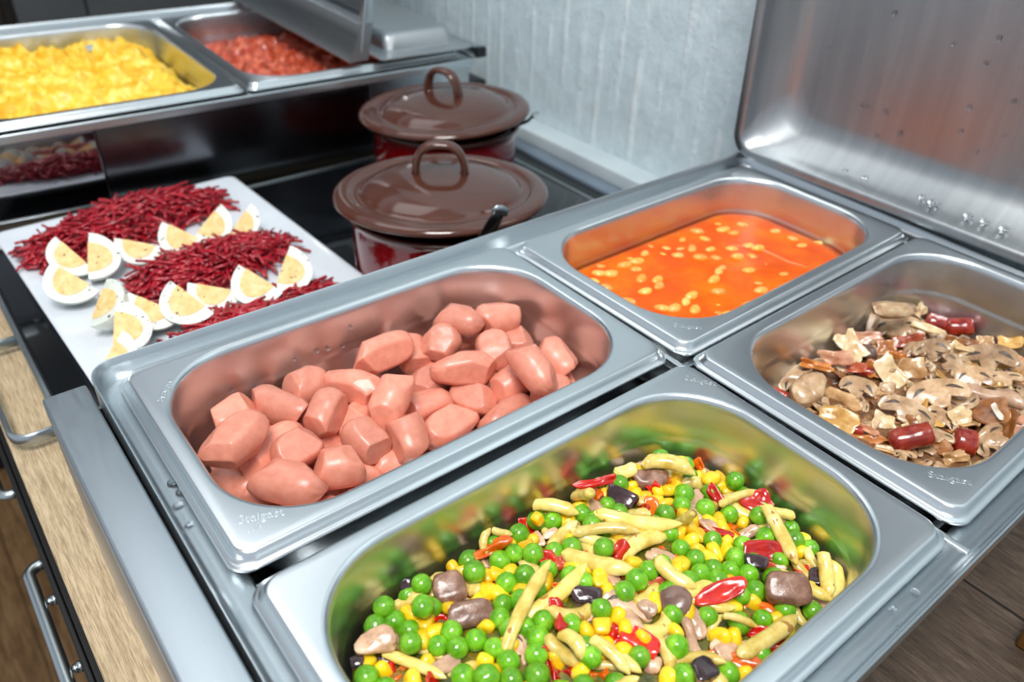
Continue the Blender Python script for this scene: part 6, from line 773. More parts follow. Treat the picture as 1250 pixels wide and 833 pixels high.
def proto_redsausage(i):
    vs, f = [], []; nu, nv = 20, 14
    for k in range(nv + 1):
        x = -1 + 2*k/nv; rr = (1 - abs(x)**7)**.5 if x < .8 else .97
        for j in range(nu):
            b = 2*PI*j/nu; v = Vector((x, rr*math.cos(b), rr*math.sin(b))); v *= 1 + .06*noise.noise(v*1.8); vs.append(v)
    for k in range(nv):
        for j in range(nu):
            a = k*nu + j; b = k*nu + (j+1) % nu; f.append((a, b, b + nu, a + nu))
    f.append(tuple(nv*nu + j for j in range(nu)))
    return me_from('red_sausage', norm_unit(vs), f, [M['redsau']])
def proto_redcut():
    vs, f = sphere_grid(22, 8); out = []
    for v in vs:
        v = Vector(v); p = Vector((v.x*.92 + .1, v.y, v.z)); p *= 1 + .10*noise.noise(p*5); out.append(p*.5)
    out = [(max(-.02, p[0])*.35 + .46, p[1]*.97, p[2]*.97) for p in out]
    return me_from('cut_face', out, f, [M['redcut']])
def proto_haricot(i):
    vs, f = sphere_grid(16, 10); out = []
    for v in vs:
        v = Vector(v); out.append((v.x, v.y*(1 + .1*v.x*(i - 1)) + .22*v.x*v.x, v.z))
    return me_from('haricot_bean', norm_unit(out), f, [M['haricot']])
def proto_egg():
    nt_, nf_ = 22, 12; vs, f, fm = [], [], []
    def rad(t): return math.sqrt(max(0, 1 - t*t))*(1 + .10*t)*.5
    for i in range(nt_ + 1):
        t = -math.cos(PI*i/nt_)
        for j in range(nf_ + 1):
            a = PI/2*j/nf_; r = rad(t); vs.append((t*.5, r*math.cos(a), -r*math.sin(a)))
    ax = len(vs)
    for i in range(nt_ + 1): vs.append((-math.cos(PI*i/nt_)*.5, 0, 0))
    W = nf_ + 1
    for i in range(nt_):
        for j in range(nf_):
            a = i*W + j; f.append((a, a + 1, a + W + 1, a + W))
        f.append((ax + i, ax + i + 1, (i+1)*W, i*W)); f.append((ax + i + 1, ax + i, i*W + nf_, (i+1)*W + nf_))
    me = me_from('egg_white', vs, f, [M['egg_white']])
    bm = bmesh.new(); bm.from_mesh(me); bmesh.ops.remove_doubles(bm, verts=bm.verts[:], dist=.002)
    for e in bm.edges:
        if len(e.link_faces) == 2 and e.calc_face_angle(0) > .7: e.smooth = False
    bm.to_mesh(me); bm.free()
    # yolk: quarter ball proud of both cut faces
    vs, f = [], []; c = .03; R = .365; e = .010
    for i in range(nt_ + 1):
        t = -math.cos(PI*i/nt_)
        for j in range(nf_ + 1):
            a = PI/2*j/nf_; r = math.sqrt(max(0, 1 - t*t))*R
            vs.append((c + t*R*.86, r*math.cos(a)*1.06 - e, -r*math.sin(a)*1.06 + e))
    ax = len(vs)
    for i in range(nt_ + 1): vs.append((c - math.cos(PI*i/nt_)*R*.86, -e, e))
    for i in range(nt_):
        for j in range(nf_):
            a = i*W + j; f.append((a, a + 1, a + W + 1, a + W))
        f.append((ax + i, ax + i + 1, (i+1)*W, i*W)); f.append((ax + i + 1, ax + i, i*W + nf_, (i+1)*W + nf_))
    my = me_from('yolk', vs, f, [M['yolk']])
    bm = bmesh.new(); bm.from_mesh(my); bmesh.ops.remove_doubles(bm, verts=bm.verts[:], dist=.001)
    for e_ in bm.edges:
        if len(e_.link_faces) == 2 and e_.calc_face_angle(0) > .7: e_.smooth = False
    bm.to_mesh(my); bm.free()
    return me, my

EGGW, EGGY = proto_egg()
CACHE = {}
def get(key, fn):
    if key not in CACHE: CACHE[key] = fn()
    return CACHE[key]
CATS = dict(sausage='sausage', pea='pea', corn_kernel='corn', wax_bean='bean', yellow_cube='pepper', haricot_bean='bean', egg_wedge='egg')
SKINS = {i: proto_skin(i) for i in range(4)}
GILLS = {i: proto_gills(i) for i in range(4)}
def link_mesh(name, me, parent=None):
    o = bpy.data.objects.new(name, me); C.objects.link(o)
    if parent: o.parent = parent
    return o
def spawn(kind, var, P, E, S, label, group, in_veg):
    if kind == 'egg_wedge':
        root = bpy.data.objects.new('egg_wedge', None); C.objects.link(root)
        link_mesh('egg_white', EGGW, root); link_mesh('yolk', EGGY, root); cat = 'egg'
    elif kind == 'sausage': root = link_mesh('cut_sausage', get(('s', var), lambda: proto_sausage(var))); cat = 'sausage'
    elif kind == 'pea': root = link_mesh('pea', get(('p', var), lambda: proto_pea(var))); cat = 'pea'
    elif kind == 'corn_kernel': root = link_mesh('corn_kernel', get(('c', var), lambda: proto_corn(var))); cat = 'corn'
    elif kind == 'wax_bean': root = link_mesh('wax_bean', get(('w', var), lambda: proto_wax(var))); cat = 'bean'
    elif kind == 'yellow_cube': root = link_mesh('pepper_cube', get(('yc', var), lambda: chunk(var, M['cube'], 'pepper_cube', .05, .4))); cat = 'pepper'
    elif kind.startswith('pepper_'): k = kind[-1]; root = link_mesh('pepper_piece', get((kind, var), lambda: proto_pepper(var, M['pep_' + k]))); cat = 'pepper'
    elif kind.startswith('aubergine'):
        root = link_mesh('aubergine_piece', get(('aub', var), lambda: chunk(var, M['aub'], 'aubergine_piece', .14, .5))); cat = 'aubergine'
        if kind == 'aubergine': link_mesh('skin', SKINS[var], root)
    elif kind == 'mushroom_slice':
        mk_ = 'mush_v' if in_veg else 'mush'
        root = link_mesh('mushroom_slice', get((mk_, var), lambda: proto_mslice(var, M[mk_]))); cat = 'mushroom'
        link_mesh('gills', GILLS[var], root)
    elif kind == 'mushroom_cap': root = link_mesh('mushroom_piece', get(('cap', var), lambda: proto_cap(var))); cat = 'mushroom'
    elif kind == 'mushroom_stem': root = link_mesh('mushroom_piece', get(('stem', var), lambda: proto_stem(var))); cat = 'mushroom'
    elif kind == 'mushroom_chunk':
        mk_ = 'mush_v' if in_veg else 'mush'
        root = link_mesh('mushroom_piece', get(('mc' + mk_, var), lambda: chunk(var + 7, M[mk_], 'mushroom_piece', .3, .7))); cat = 'mushroom'
    elif kind.startswith('flake_'):
        root = link_mesh('onion_flake' if kind[-1] in 'ptgbw' else 'ham_flake', get((kind, var), lambda: proto_flake(var, M[kind]))); cat = 'flake'
    elif kind.startswith('red_sausage'):
        root = link_mesh('red_sausage', get(('rs', 0), lambda: proto_redsausage(0))); cat = 'sausage'
        if 'crumbly' in kind: link_mesh('cut_face', get(('rc', 0), proto_redcut), root)
    elif kind == 'haricot_bean': root = link_mesh('haricot_bean', get(('h', var), lambda: proto_haricot(var))); cat = 'bean'
    root.location = P; root.rotation_euler = E; root.scale = S
    tag(root, label, cat, group or None)
    return root

# ------------------------------------------------------------ setting
FZ = -.95
def slab_obj(name, x0, x1, y0, y1, z0, z1, mat):
    mb = MB(); mb.box(x0, x1, y0, y1, z0, z1); return structure(mb.build(name, mat, None, False))
WX = .600
slab_obj('floor', -1.9, 1.0, -1.6, 2.2, FZ - .05, FZ, M['floor'])
slab_obj('wall_back', WX, WX + .05, -1.6, 2.2, FZ, 1.75, M['wall'])
slab_obj('ceiling', -1.9, 1.0, -1.6, 2.2, 1.75, 1.80, M['ceiling'])
mb = MB(); mb.box(.566, WX, -.03, 1.5, -.100, -.082, .002)
structure(mb.build('baseboard_back', M['white_paint']))
# counter
ct = empty('counter', (.25, .7, FZ)); tag(ct, 'light oak topped counter with a black front carrying both food warmers', 'counter')
def part(name, mb, mat, root, ang=None, smooth=True):
    o = mb.build(name, mat, None, smooth)
    o.data.transform(Matrix.Translation(root.location).inverted() if root.rotation_euler.z == 0 else root.matrix_basis.inverted())
    if ang: smooth_by_angle(o, ang)
    o.parent = root
    return o
mb = MB(); mb.box(-.0585, WX - .001, .0090, 1.5, -.135, -.115, .0015); part('worktop', mb, M['oak'], ct, 30)
mb = MB(); mb.box(-.062, WX - .01, .010, 1.495, FZ, -.137); part('black_carcass', mb, M['black_matt'], ct, 30)
mb = MB(); mb.box(-.066, -.0625, -.01, 1.49, -.30, -.142, .001); part('drawer_front', mb, M['black_matt'], ct, 30)
for y0, y1 in ((.266, .374), (.450, .558)):
    mb = MB(); pts = [(-.064, y0, -.150)]
    for k in range(7):
        a = PI/2*k/6; pts.append((-.068 - .007*math.sin(a), y0 + .007*(1 - math.cos(a)), -.150))
    for k in range(7):
        a = PI/2*k/6; pts.append((-.068 - .007*math.cos(a), y1 - .007*(1 - math.sin(a)), -.150))
    pts.append((-.064, y1, -.150))
    mb.tube(pts, .0036, 14, 1, (0, 0, 1)); part('drawer_handle', mb, M['handle'], ct)
for y in (.343, .287):
    mb = MB(); mb.tube([(-.0655, y, -.152), (-.0685, y, -.152)], .0036, 14); mb.tube([(-.0685, y, -.152), (-.0705, y, -.152), (-.0715, y, -.152)], [.0030, .0028, .0012], 14)
    part('bolt', mb, M['handle'], ct)
# side table on the right, darker wood, boards joined along Y
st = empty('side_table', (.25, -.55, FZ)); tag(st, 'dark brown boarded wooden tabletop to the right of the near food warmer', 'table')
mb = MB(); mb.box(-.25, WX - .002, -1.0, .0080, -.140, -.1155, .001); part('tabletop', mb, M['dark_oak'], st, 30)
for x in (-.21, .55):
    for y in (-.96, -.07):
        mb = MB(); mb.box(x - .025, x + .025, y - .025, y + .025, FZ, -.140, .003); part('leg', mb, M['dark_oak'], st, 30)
mb = MB(); mb.box(.343, .40, -.075, -.036, -.1155, -.101, .002); o = mb.build('wooden_block', M['amber']); smooth_by_angle(o, 30)
tag(o, 'small amber wooden block at the right edge of the dark tabletop', 'block')
# cabinet behind everything on the left
cb = empty('tall_cabinet', (.2, 1.62, FZ)); tag(cb, 'dark grey tall cabinet standing behind the far food warmer', 'cabinet')
mb = MB(); mb.box(-.9, WX - .004, 1.52, 1.95, FZ, .8); part('carcass', mb, M['black_matt'], cb, 30)
for x0, x1 in ((-.75, .155), (.175, .281), (.284, .592)):
    mb = MB(); mb.box(x0, x1, 1.50, 1.519, FZ + .1, .78, .002); part('door', mb, M['cabinet'] if x0 > 0 else M['black'], cb, 30)

# ------------------------------------------------------------ hob
hb = empty('ceramic_hob', (.25, .54, -.115)); tag(hb, 'black ceramic glass hob with steel trim between the two food warmers', 'hob')
mb = MB(); mb.box(-.024, .545, .350, .732, -.1145, -.1025, .001); part('hob_body', mb, M['black'], hb, 30)
mb = MB(); mb.box(-.022, .520, .352, .728, -.1025, -.1000, .0008); part('glass_top', mb, M['glass'], hb, 30)
mb = MB()
mb.box(-.0275, -.0235, .346, .733, -.1145, -.0992, .0008); mb.box(.5205, .5245, .346, .733, -.1145, -.0992, .0008); mb.box(-.0235, .5205, .7285, .733, -.1145, -.0990, .0008)
part('trim', mb, M['handle'], hb, 30)
mb = MB(); mb.box(.5245, .545, .350, .732, -.1035, -.1012, .0006); part('rear_vent', mb, M['black'], hb, 30)
mb = MB(); pts = [(-.0275, .440, -.104)]
for k in range(7):
    a = PI/2*k/6; pts.append((-.043 - .012*math.sin(a), .440 + .012*(1 - math.cos(a)), -.104))
for k in range(7):
    a = PI/2*k/6; pts.append((-.043 - .012*math.cos(a), .568 - .012*(1 - math.sin(a)), -.104))
pts.append((-.0275, .568, -.104))
mb.tube(pts, .0022, 12, 2.2, (0, 0, 1)); part('handle', mb, M['handle'], hb)
mb = MB(); mb.box(.546, .565, .30, 1.40, -.1145, -.098, .001); o = mb.build('sealing_strip', M['grey_strip']); smooth_by_angle(o, 30)
tag(o, 'grey sealing strip along the wall behind the hob', 'strip')

# ------------------------------------------------------------ food warmers
def frame_loop(hx, hy, r, z, cx=.265, cy=.162, n=10): return rrect(hx, hy, r, n, cx, cy, z)
def make_warmer(root, four):
    def P(name, mb, mat, ang=32):
        o = mb.build(name, mat, root, True); smooth_by_angle(o, ang); return o
    # outer casing, open at the top
    mb = MB()
    mb.loft([rrect(.292, .159, .006, 4, .256, .1672, -.1149), rrect(.292, .159, .006, 4, .256, .1672, -.014), rrect(.290, .1575, .006, 4, .256, .1672, -.0135), rrect(.288, .1555, .006, 4, .256, .1672, -.0135), rrect(.288, .1555, .006, 4, .256, .1672, -.112)], True, True, True)
    P('casing', mb, M['body'])
    mb = MB(); mb.box(-.0358, -.0145, -.012, .330, -.016, -.0005, .0014); P('front_bar', mb, M['bar'])
    # water tray: ledge with a raised rolled edge
    cx, cy = .2665, .1610
    hx, hy = .2785, .1745
    mb = MB()
    lev = [(.0205, -.070, .022), (.0185, -.020, .024), (.0175, -.0105, .024), (.0160, -.0088, .024), (.0075, -.0086, .017), (.0045, -.0080, .016), (.0028, -.0062, .015)]
    rings = [rrect(hx - a, hy - a, r, 10, cx, cy, z) for a, z, r in lev]
    # the far (+Y) side stands up as a splashback lip; the other sides roll over
    def edge(a, zlow, zhigh, r):
        out = []
        for x, y, z in rrect(hx - a, hy - a, r, 10, cx, cy, 0):
            t = min(1, max(0, (y - (cy + hy - .030))/.022)); t = t*t*(3 - 2*t)
            out.append((x, y, zlow + (zhigh - zlow)*t))
        return out
    rings += [edge(.0018, -.0052, .0005, .014), edge(.0008, -.0048, .0058, .014), edge(.0002, -.0052, .0064, .014), edge(0, -.0066, .0058, .014), edge(0, -.0130, -.0120, .014)]
    mb.loft(rings, True, True, False)
    P('water_tray', mb, M['rim'], 50)
    mb = MB(); mb.box(.2630, .2668, -.0085, .331, -.0115, -.0078, .0004); P('cross_bar', mb, M['pan'])
    if four:
        mb = MB(); mb.box(.005, .525, .1605, .1655, -.030, -.0105, .0004); P('support_bar', mb, M['rim'])
    mb = MB(); mb.box(.262, .268, .005, .320, -.030, -.0118, .0004); P('support_bar', mb, M['rim'])

w1 = empty('food_warmer', (0, 0, 0)); tag(w1, 'near stainless steel food warmer holding four pans of sausages, beans, mushrooms and vegetables', 'food warmer')
make_warmer(w1, True)
w2 = empty('food_warmer', (-.010, .756, 0), math.radians(-2.0)); tag(w2, 'far stainless steel food warmer with scrambled egg behind the beetroot plate', 'food warmer')
make_warmer(w2, False)
def w2part(name, mb, mat, ang=30):
    o = mb.build(name, mat, w2, True); smooth_by_angle(o, ang); return o
mb = MB(); mb.box(.112, .405, .0005, .0075, -.112, -.0155, .001); w2part('front_panel', mb, M['dark'])
mb = MB(); mb.box(-.034, .110, -.006, .0075, -.100, -.0160, .0012); w2part('control_panel', mb, M['panel'])
# front panel of the near warmer's bar side stays plain

# pans ---------------------------------------------------------------
def make_pan(hx, hy, depth=.064, r_in=.046, div=12):
    mb = MB()
    prof = [(.0000, -.0068, .0100), (.0000, -.0058, .0100), (.0006, -.0052, .0098), (.0016, -.0050, .0095), (.0024, -.0046, .0093), (.0033, -.0030, .0090), (.0040, -.0010, .0088), (.0047, -.0002, .0086), (.0056, .0000, .0084), (.0085, .0000, .0080)]
    prof += [(.0105, .0000, r_in + .0015), (.0113, -.0001, r_in + .001), (.0124, -.0006, r_in), (.0133, -.0017, r_in - .001), (.0138, -.0035, r_in - .0015), (.0142, -.0060, r_in - .002), (.0153, -.0270, r_in - .003), (.0155, -.0290, r_in - .003),
             (.0161, -.0305, r_in - .0036), (.0163, -.0325, r_in - .004), (.0190, -depth + .016, r_in - .007), (.0215, -depth + .008, r_in - .009), (.026, -depth + .002, r_in - .013), (.033, -depth, r_in - .018), (.055, -depth, .012)]
    rings = [rrect(hx - a, hy - a, r, div, 0, 0, z) for a, z, r in prof]
    mb.loft(rings, True, False, True)
    # outer skin, a millimetre behind, closing the sheet metal
    back = [(.0000, -.0068, .0100), (.0110, -.0069, r_in), (.0130, -.0080, r_in), (.0145, -.0240, r_in - .003), (.0185, -depth + .014, r_in - .007), (.025, -depth + .000, r_in - .013), (.034, -depth - .001, r_in - .018), (.055, -depth - .001, .012)]
    mb.loft([rrect(hx - a, hy - a, r, div, 0, 0, z) for a, z, r in back], True, False, True)
    me = bpy.data.meshes.new('food_pan'); me.from_pydata(mb.v, [], mb.f); me.update()
    me.polygons.foreach_set('use_smooth', [True]*len(me.polygons)); me.materials.append(M['pan'])
    bm = bmesh.new(); bm.from_mesh(me); bmesh.ops.remove_doubles(bm, verts=bm.verts[:], dist=1e-6); bmesh.ops.recalc_face_normals(bm, faces=bm.faces[:]); bm.to_mesh(me); bm.free()
    return me
PANME = make_pan(.1325, .08125)
PLAB = dict(S=('steel quarter-size food pan holding the cut pink sausages'), B=('steel quarter-size food pan holding beans in orange tomato sauce'),
            M=('steel quarter-size food pan holding mushrooms and onion flakes'), V=('steel quarter-size food pan holding the mixed vegetables'))
def emboss(txt, size, root, x, y, rz, z=.00005, flip=False):
    cu = bpy.data.curves.new('embossed_text', 'FONT'); cu.body = txt; cu.size = size; cu.extrude = .00004; cu.bevel_depth = .00009; cu.align_x = 'CENTER'
    to = bpy.data.objects.new('tmp', cu); C.objects.link(to)
    dg = bpy.context.evaluated_depsgraph_get()
    me = bpy.data.meshes.new_from_object(to.evaluated_get(dg)); bpy.data.objects.remove(to)
    me.materials.clear(); me.materials.append(M['pan'])
    o = bpy.data.objects.new('embossed_text', me); C.objects.link(o); o.parent = root; o.location = (x, y, z); o.rotation_euler = (0, 0, rz)
    return o
PANO = {}
for k in 'SBMV':
    x, y, z, rz = PAN[k]
    o = link_mesh('food_pan', PANME); o.location = (x, y, z); o.rotation_euler = (0, 0, rz); tag(o, PLAB[k], 'pan', 'quarter-size pans in the near warmer'); PANO[k] = o
MARK = 'Stalgast'
for t_, s_, k_, x_, y_, a_ in EMB: emboss(t_, s_, PANO[k_], x_, y_, a_)

# heaps (stuff below the single pieces)
def heap(name, pan, surf, mat, inset=.0198, step=.004, bump=.0015):
    cx, cy, cz, rz = PAN[pan]; nx, ny = int(.23/step), int(.13/step)
    hx, hy, r = .1325 - inset, .08125 - inset, .038
    rings = []
    ss = [0, .12, .25, .4, .55, .7, .82, .92, 1.0]
    for s in ss:
        ring = []
        for x, y, _ in rrect(max(hx*s, 1e-4), max(hy*s, 1e-4), max(r*s, 5e-5), 12):
            wx = cx + math.cos(rz)*x - math.sin(rz)*y; wy = cy + math.sin(rz)*x + math.cos(rz)*y
            z = surf(wx, wy) + bump*noise.noise(Vector((wx*160, wy*160, 0))) - .002*(s > .95)
            ring.append((wx, wy, z))
        rings.append(ring)
    base = [(cx + (p[0]-cx)*.84, cy + (p[1]-cy)*.78, -.0600) for p in rings[-1]]
    mb = MB(); mb.loft(rings + [base], True, True, True)
    return mb.build(name, mat)
def surfV(x, y): return -.0355 - .06*max(0, x - .15) + .007*math.exp(-((x - .14)/.07)**2 - ((y - .075)/.05)**2) - .001
def surfM(x, y): return -.052 + .014*math.exp(-((x - .42)/.09)**2 - ((y - .08)/.05)**2) - .001
tag(heap('vegetable_mix', 'V', surfV, M['mixbase']), 'bed of mixed cooked vegetables under the peas, corn and beans in the front pan', 'vegetables', None, 'stuff')
tag(heap('mushroom_mix', 'M', surfM, M['mushbase'], .0235), 'bed of chopped mushrooms and onion under the larger pieces in the right pan', 'mushrooms', None, 'stuff')
def surfB(x, y): return -.0295 + .0006*noise.noise(Vector((x*60, y*60, 1))) + .0004*noise.noise(Vector((x*150, y*150, 1)))
so = heap('tomato_sauce', 'B', surfB, M['sauce'], .0178, .003, .0002); tag(so, 'glossy orange tomato sauce with beans in the far right pan', 'sauce', None, 'stuff')

for kind, group, label, cat_items in ITEMS:
    in_veg = 'vegetables' in group or 'vegetables' in label
    for var, P, E, S in cat_items:
        spawn(kind, var, P, E, S, label, group, in_veg)

# ------------------------------------------------------------ droplets
DROP = None
def drop_mesh():
    vs, f = sphere_grid(12, 8); return me_from('water_drop', [(v[0]*.5, v[1]*.5, v[2]*.5) for v in vs], f, [M['water']])
DROP = drop_mesh()
def drop(parent, P, s):
    o = link_mesh('water_drop', DROP, parent); o.location = P; o.scale = s; return o

for k_, P_, s_ in DROPS3:
    if k_: q_ = PANO[k_].matrix_basis.inverted() @ Vector(P_); drop(PANO[k_], q_, (.0030*s_, .0016*s_, .0036*s_))
    else: drop(w1, P_, (.0058*s_, .0046*s_, .0022))
mb = MB(); mb.tube([(x, y, -.0296) for x, y in FOLD], [.0006, .0012, .0016, .0012, .0014, .0010, .0005], 8, .35)
mb.build('skin_fold', M['fold'], so)
# ------------------------------------------------------------ near lid (upright, hinged at the wall side)
ld = empty('warmer_lid', (.5365, .162, .004)); ld.rotation_euler = (0, math.radians(-3.5), math.radians(1.5))
tag(ld, 'upright open stainless steel lid with water drops at the right, against the grooved wall', 'lid')
# local axes: X depth (towards the wall), Y width, Z height
HY, HZ = .181, .21
prof = [(0, .0012, .020), (.0004, .0002, .020), (.0012, 0, .019), (.0058, 0, .016), (.0072, .0006, .015), (.0084, .0025, .015), (.0100, .008, .020), (.0125, .0135, .026), (.0165, .019, .030), (.022, .0265, .032), (.0275, .0315, .031), (.033, .0340, .028), (.040, .0348, .022), (.06, .0350, .010)]
def lring(a, d, r):
    return [(d, q[0], HZ + q[1]) for q in rrect(HY - a, HZ - a, r, 12)]
mb = MB(); mb.loft([lring(*q) for q in prof], True, False, True)
back = [(0, .0012, .020), (.0055, .004, .018), (.010, .016, .026), (.019, .0290, .031), (.029, .0352, .030), (.040, .0362, .022), (.06, .0364, .010)]
mb.loft([lring(*q) for q in back], True, False, True)
o = mb.build('lid_shell', M['lid'], ld); smooth_by_angle(o, 45)
for (y, z, s) in DROPS:
    drop(ld, (.0345, y, z), (.0018, .0040*s, .0048*s))
for (y, d, s) in DROPS2:
    drop(ld, (d, y, .0165 + .55*max(0, d - .0150)), (.0056*s, .0064*s, .0030))
mb = MB()
mb.tube([(.024, -.15, .0035), (.024, .15, .0035)], .0032, 12)
o = mb.build('hinge', M['body'], ld)

# ------------------------------------------------------------ far warmer pans and lids
PAN2 = make_pan(.1325, .1625, .065, .05)
def in_w2(o): o.matrix_world = Matrix.Translation((-.010, .756, 0)) @ Matrix.Rotation(math.radians(-2.0), 4, 'Z') @ o.matrix_basis
for cx, lab in ((.1305, 'half-size steel pan full of yellow scrambled egg'), (.3975, 'half-size steel pan of red stew partly under the far lid')):
    o = link_mesh('food_pan', PAN2); o.location = (cx, .1625, .001); in_w2(o); tag(o, lab, 'pan')
def fitrr(x, y, hx, hy, r):
    ax, ay = abs(x), abs(y); ox, oy = ax - hx + r, ay - hy + r
    if ox > 0 and oy > 0:
        m = max(ox, oy); l = math.hypot(ox, oy); ox, oy = ox/l*m, oy/l*m; ax, ay = hx - r + ox, hy - r + oy
    return math.copysign(ax, x), math.copysign(ay, y)
def lumpy(name, hx, hy, cx, cy, zf, mat, step=.0035, depth=-.058):
    nx, ny = int(2*hx/step), int(2*hy/step); vs, f = [], []
    for i in range(nx + 1):
        for j in range(ny + 1):
            x = -hx + 2*hx*i/nx; y = -hy + 2*hy*j/ny; q = fitrr(x, y, hx, hy, .040); vs.append((cx + q[0], cy + q[1], zf(x, y)))
    for i in range(nx):
        for j in range(ny):
            a = i*(ny + 1) + j; f.append((a, a + ny + 1, a + ny + 2, a + 1))
    loop = [i*(ny+1) for i in range(nx + 1)] + [nx*(ny+1) + j for j in range(1, ny + 1)] + [i*(ny+1) + ny for i in range(nx - 1, -1, -1)] + [j for j in range(ny - 1, 0, -1)]
    k = len(vs); vs += [(cx + (vs[i][0] - cx)*.87, cy + (vs[i][1] - cy)*.9, depth) for i in loop]; n = len(loop)
    for t in range(n): f.append((loop[t], k + t, k + (t+1) % n, loop[(t+1) % n]))
    f.append(tuple(k + t for t in range(n)))
    o = mesh_obj(name, vs, f, mat); smooth_by_angle(o, 80); in_w2(o); return o
def fb(p, o): return noise.fractal(p, .9, 2.1, o)
def edgef(x, y, hx, hy): 
    d = min(hx - abs(x), hy - abs(y)); return min(1, max(0, d/.035))**.7
def zegg(x, y):
    p = Vector((x*34, y*34, 3)); v = 1 - abs(noise.noise(p)); q = fb(p*1.9, 4)
    return -.046 + .030*edgef(x, y, .1105, .1405) + .014*v*v + .008*q + .006*max(0, noise.noise(p*3.2))
tag(lumpy('scrambled_egg', .1105, .1405, .1305, .1625, zegg, M['scramble'], .0028), 'heap of soft yellow scrambled egg in the far left pan', 'scrambled egg', None, 'stuff')
def zst(x, y):
    p = Vector((x*52, y*52, 8)); v = 1 - abs(noise.noise(p)); return -.050 + .014*edgef(x, y, .1105, .1405) + .013*v*v + .006*fb(p*2, 3)
tag(lumpy('red_stew', .1105, .1405, .3975, .1625, zst, M['stew'], .0032), 'chunky red stew in the shade of the far lid', 'stew', None, 'stuff')
# silver spoon half buried in the scrambled egg
sp = MB()
def spoon(mb, L=.05):
    rings = []
    for k in range(13):
        t = k/12; x = -.026 + .052*t; w = .0165*math.sin(PI*min(.97, max(.03, t)))**.6
        rings.append([(x, w*math.cos(a), .006*(math.cos(a)**2) - .006 + .0008*s) for s, rng_ in ((1, range(0, 9)), (-1, range(8, -1, -1))) for a in [PI*q/8 for q in rng_]])
    mb.loft(rings, True, True, True)
spoon(sp); sp.tube([(.024, 0, -.002), (.04, 0, -.010), (.07, 0, -.022), (.09, 0, -.026)], [.0035, .003, .0035, .004], 10, .5)
o = sp.build('serving_spoon', M['handle']); smooth_by_angle(o, 50)
o.location = SPOON; o.rotation_euler = (0, math.radians(-4), math.radians(150)); tag(o, 'steel serving spoon tip sticking out of the scrambled egg', 'spoon')

# upright half lid of the far warmer and the covered rear half
l2 = empty('warmer_lid', (0, 0, 0)); l2.matrix_world = Matrix.Translation((-.010, .756, 0)) @ Matrix.Rotation(math.radians(-2.0), 4, 'Z') @ Matrix.Translation((.392, .172, .008)) @ Matrix.Rotation(math.radians(9), 4, 'Y')
tag(l2, 'half lid flipped up over the red stew on the far warmer', 'lid')
HY, HZ = .177, .15
mb = MB(); mb.loft([lring(*q) for q in [(0, .0012, .014), (.0006, 0, .014), (.0095, 0, .012), (.011, .003, .014), (.013, .010, .016), (.018, .0175, .016), (.030, .0205, .014), (.045, .021, .008)]], True, False, True)
mb.loft([lring(*q) for q in [(0, .0012, .014), (.010, .006, .014), (.017, .0190, .016), (.045, .0225, .008)]], True, False, True)
o = mb.build('lid_shell', M['pan'], l2); smooth_by_angle(o, 45)
mb = MB(); pr = [(.012, .043), (-.001, .041), (-.004, .039), (-.006, .022), (-.010, .006), (-.014, .000), (-.012, -.0015), (-.002, .001), (.010, .003)]
mb.loft([[(x, y, z) for x, z in pr] for y in (-.176, -.174, .174, .176)], True, True, True)
o = mb.build('hem', M['rim'], l2); smooth_by_angle(o, 50)
l3 = empty('warmer_lid', (0, 0, 0)); l3.matrix_world = Matrix.Translation((-.010, .756, 0)) @ Matrix.Rotation(math.radians(-2.0), 4, 'Z')
tag(l3, 'flat steel cover with a raised middle over the wall end of the far warmer', 'lid')
mb = MB()
mb.loft([rrect(.062, .172, .010, 8, .478, .162, .0072), rrect(.062, .172, .010, 8, .478, .162, .0086), rrect(.060, .170, .010, 8, .478, .162, .0094), rrect(.050, .158, .012, 8, .478, .162, .0096), rrect(.047, .154, .012, 8, .478, .162, .012), rrect(.044, .150, .012, 8, .478, .162, .026), rrect(.042, .147, .012, 8, .478, .162, .0285), rrect(.038, .143, .012, 8, .478, .162, .0295)], True, True, True)
o = mb.build('cover', M['body'], l3); smooth_by_angle(o, 35)
mb = MB(); mb.box(.548, .558, .0, .17, -.006, .004, .001); o = mb.build('hinge_bar', M['handle'], l3); smooth_by_angle(o, 30)
mb = MB(); mb.box(.546, .560, -.008, -.0005, -.007, .005, .001); o = mb.build('bar_end', M['black'], l3); smooth_by_angle(o, 30)
mb = MB(); mb.box(.567, .597, .79, .85, -.0819, -.058, .002); o = mb.build('socket_box', M['black']); smooth_by_angle(o, 30); tag(o, 'small black box at the foot of the wall behind the rear pot', 'box')

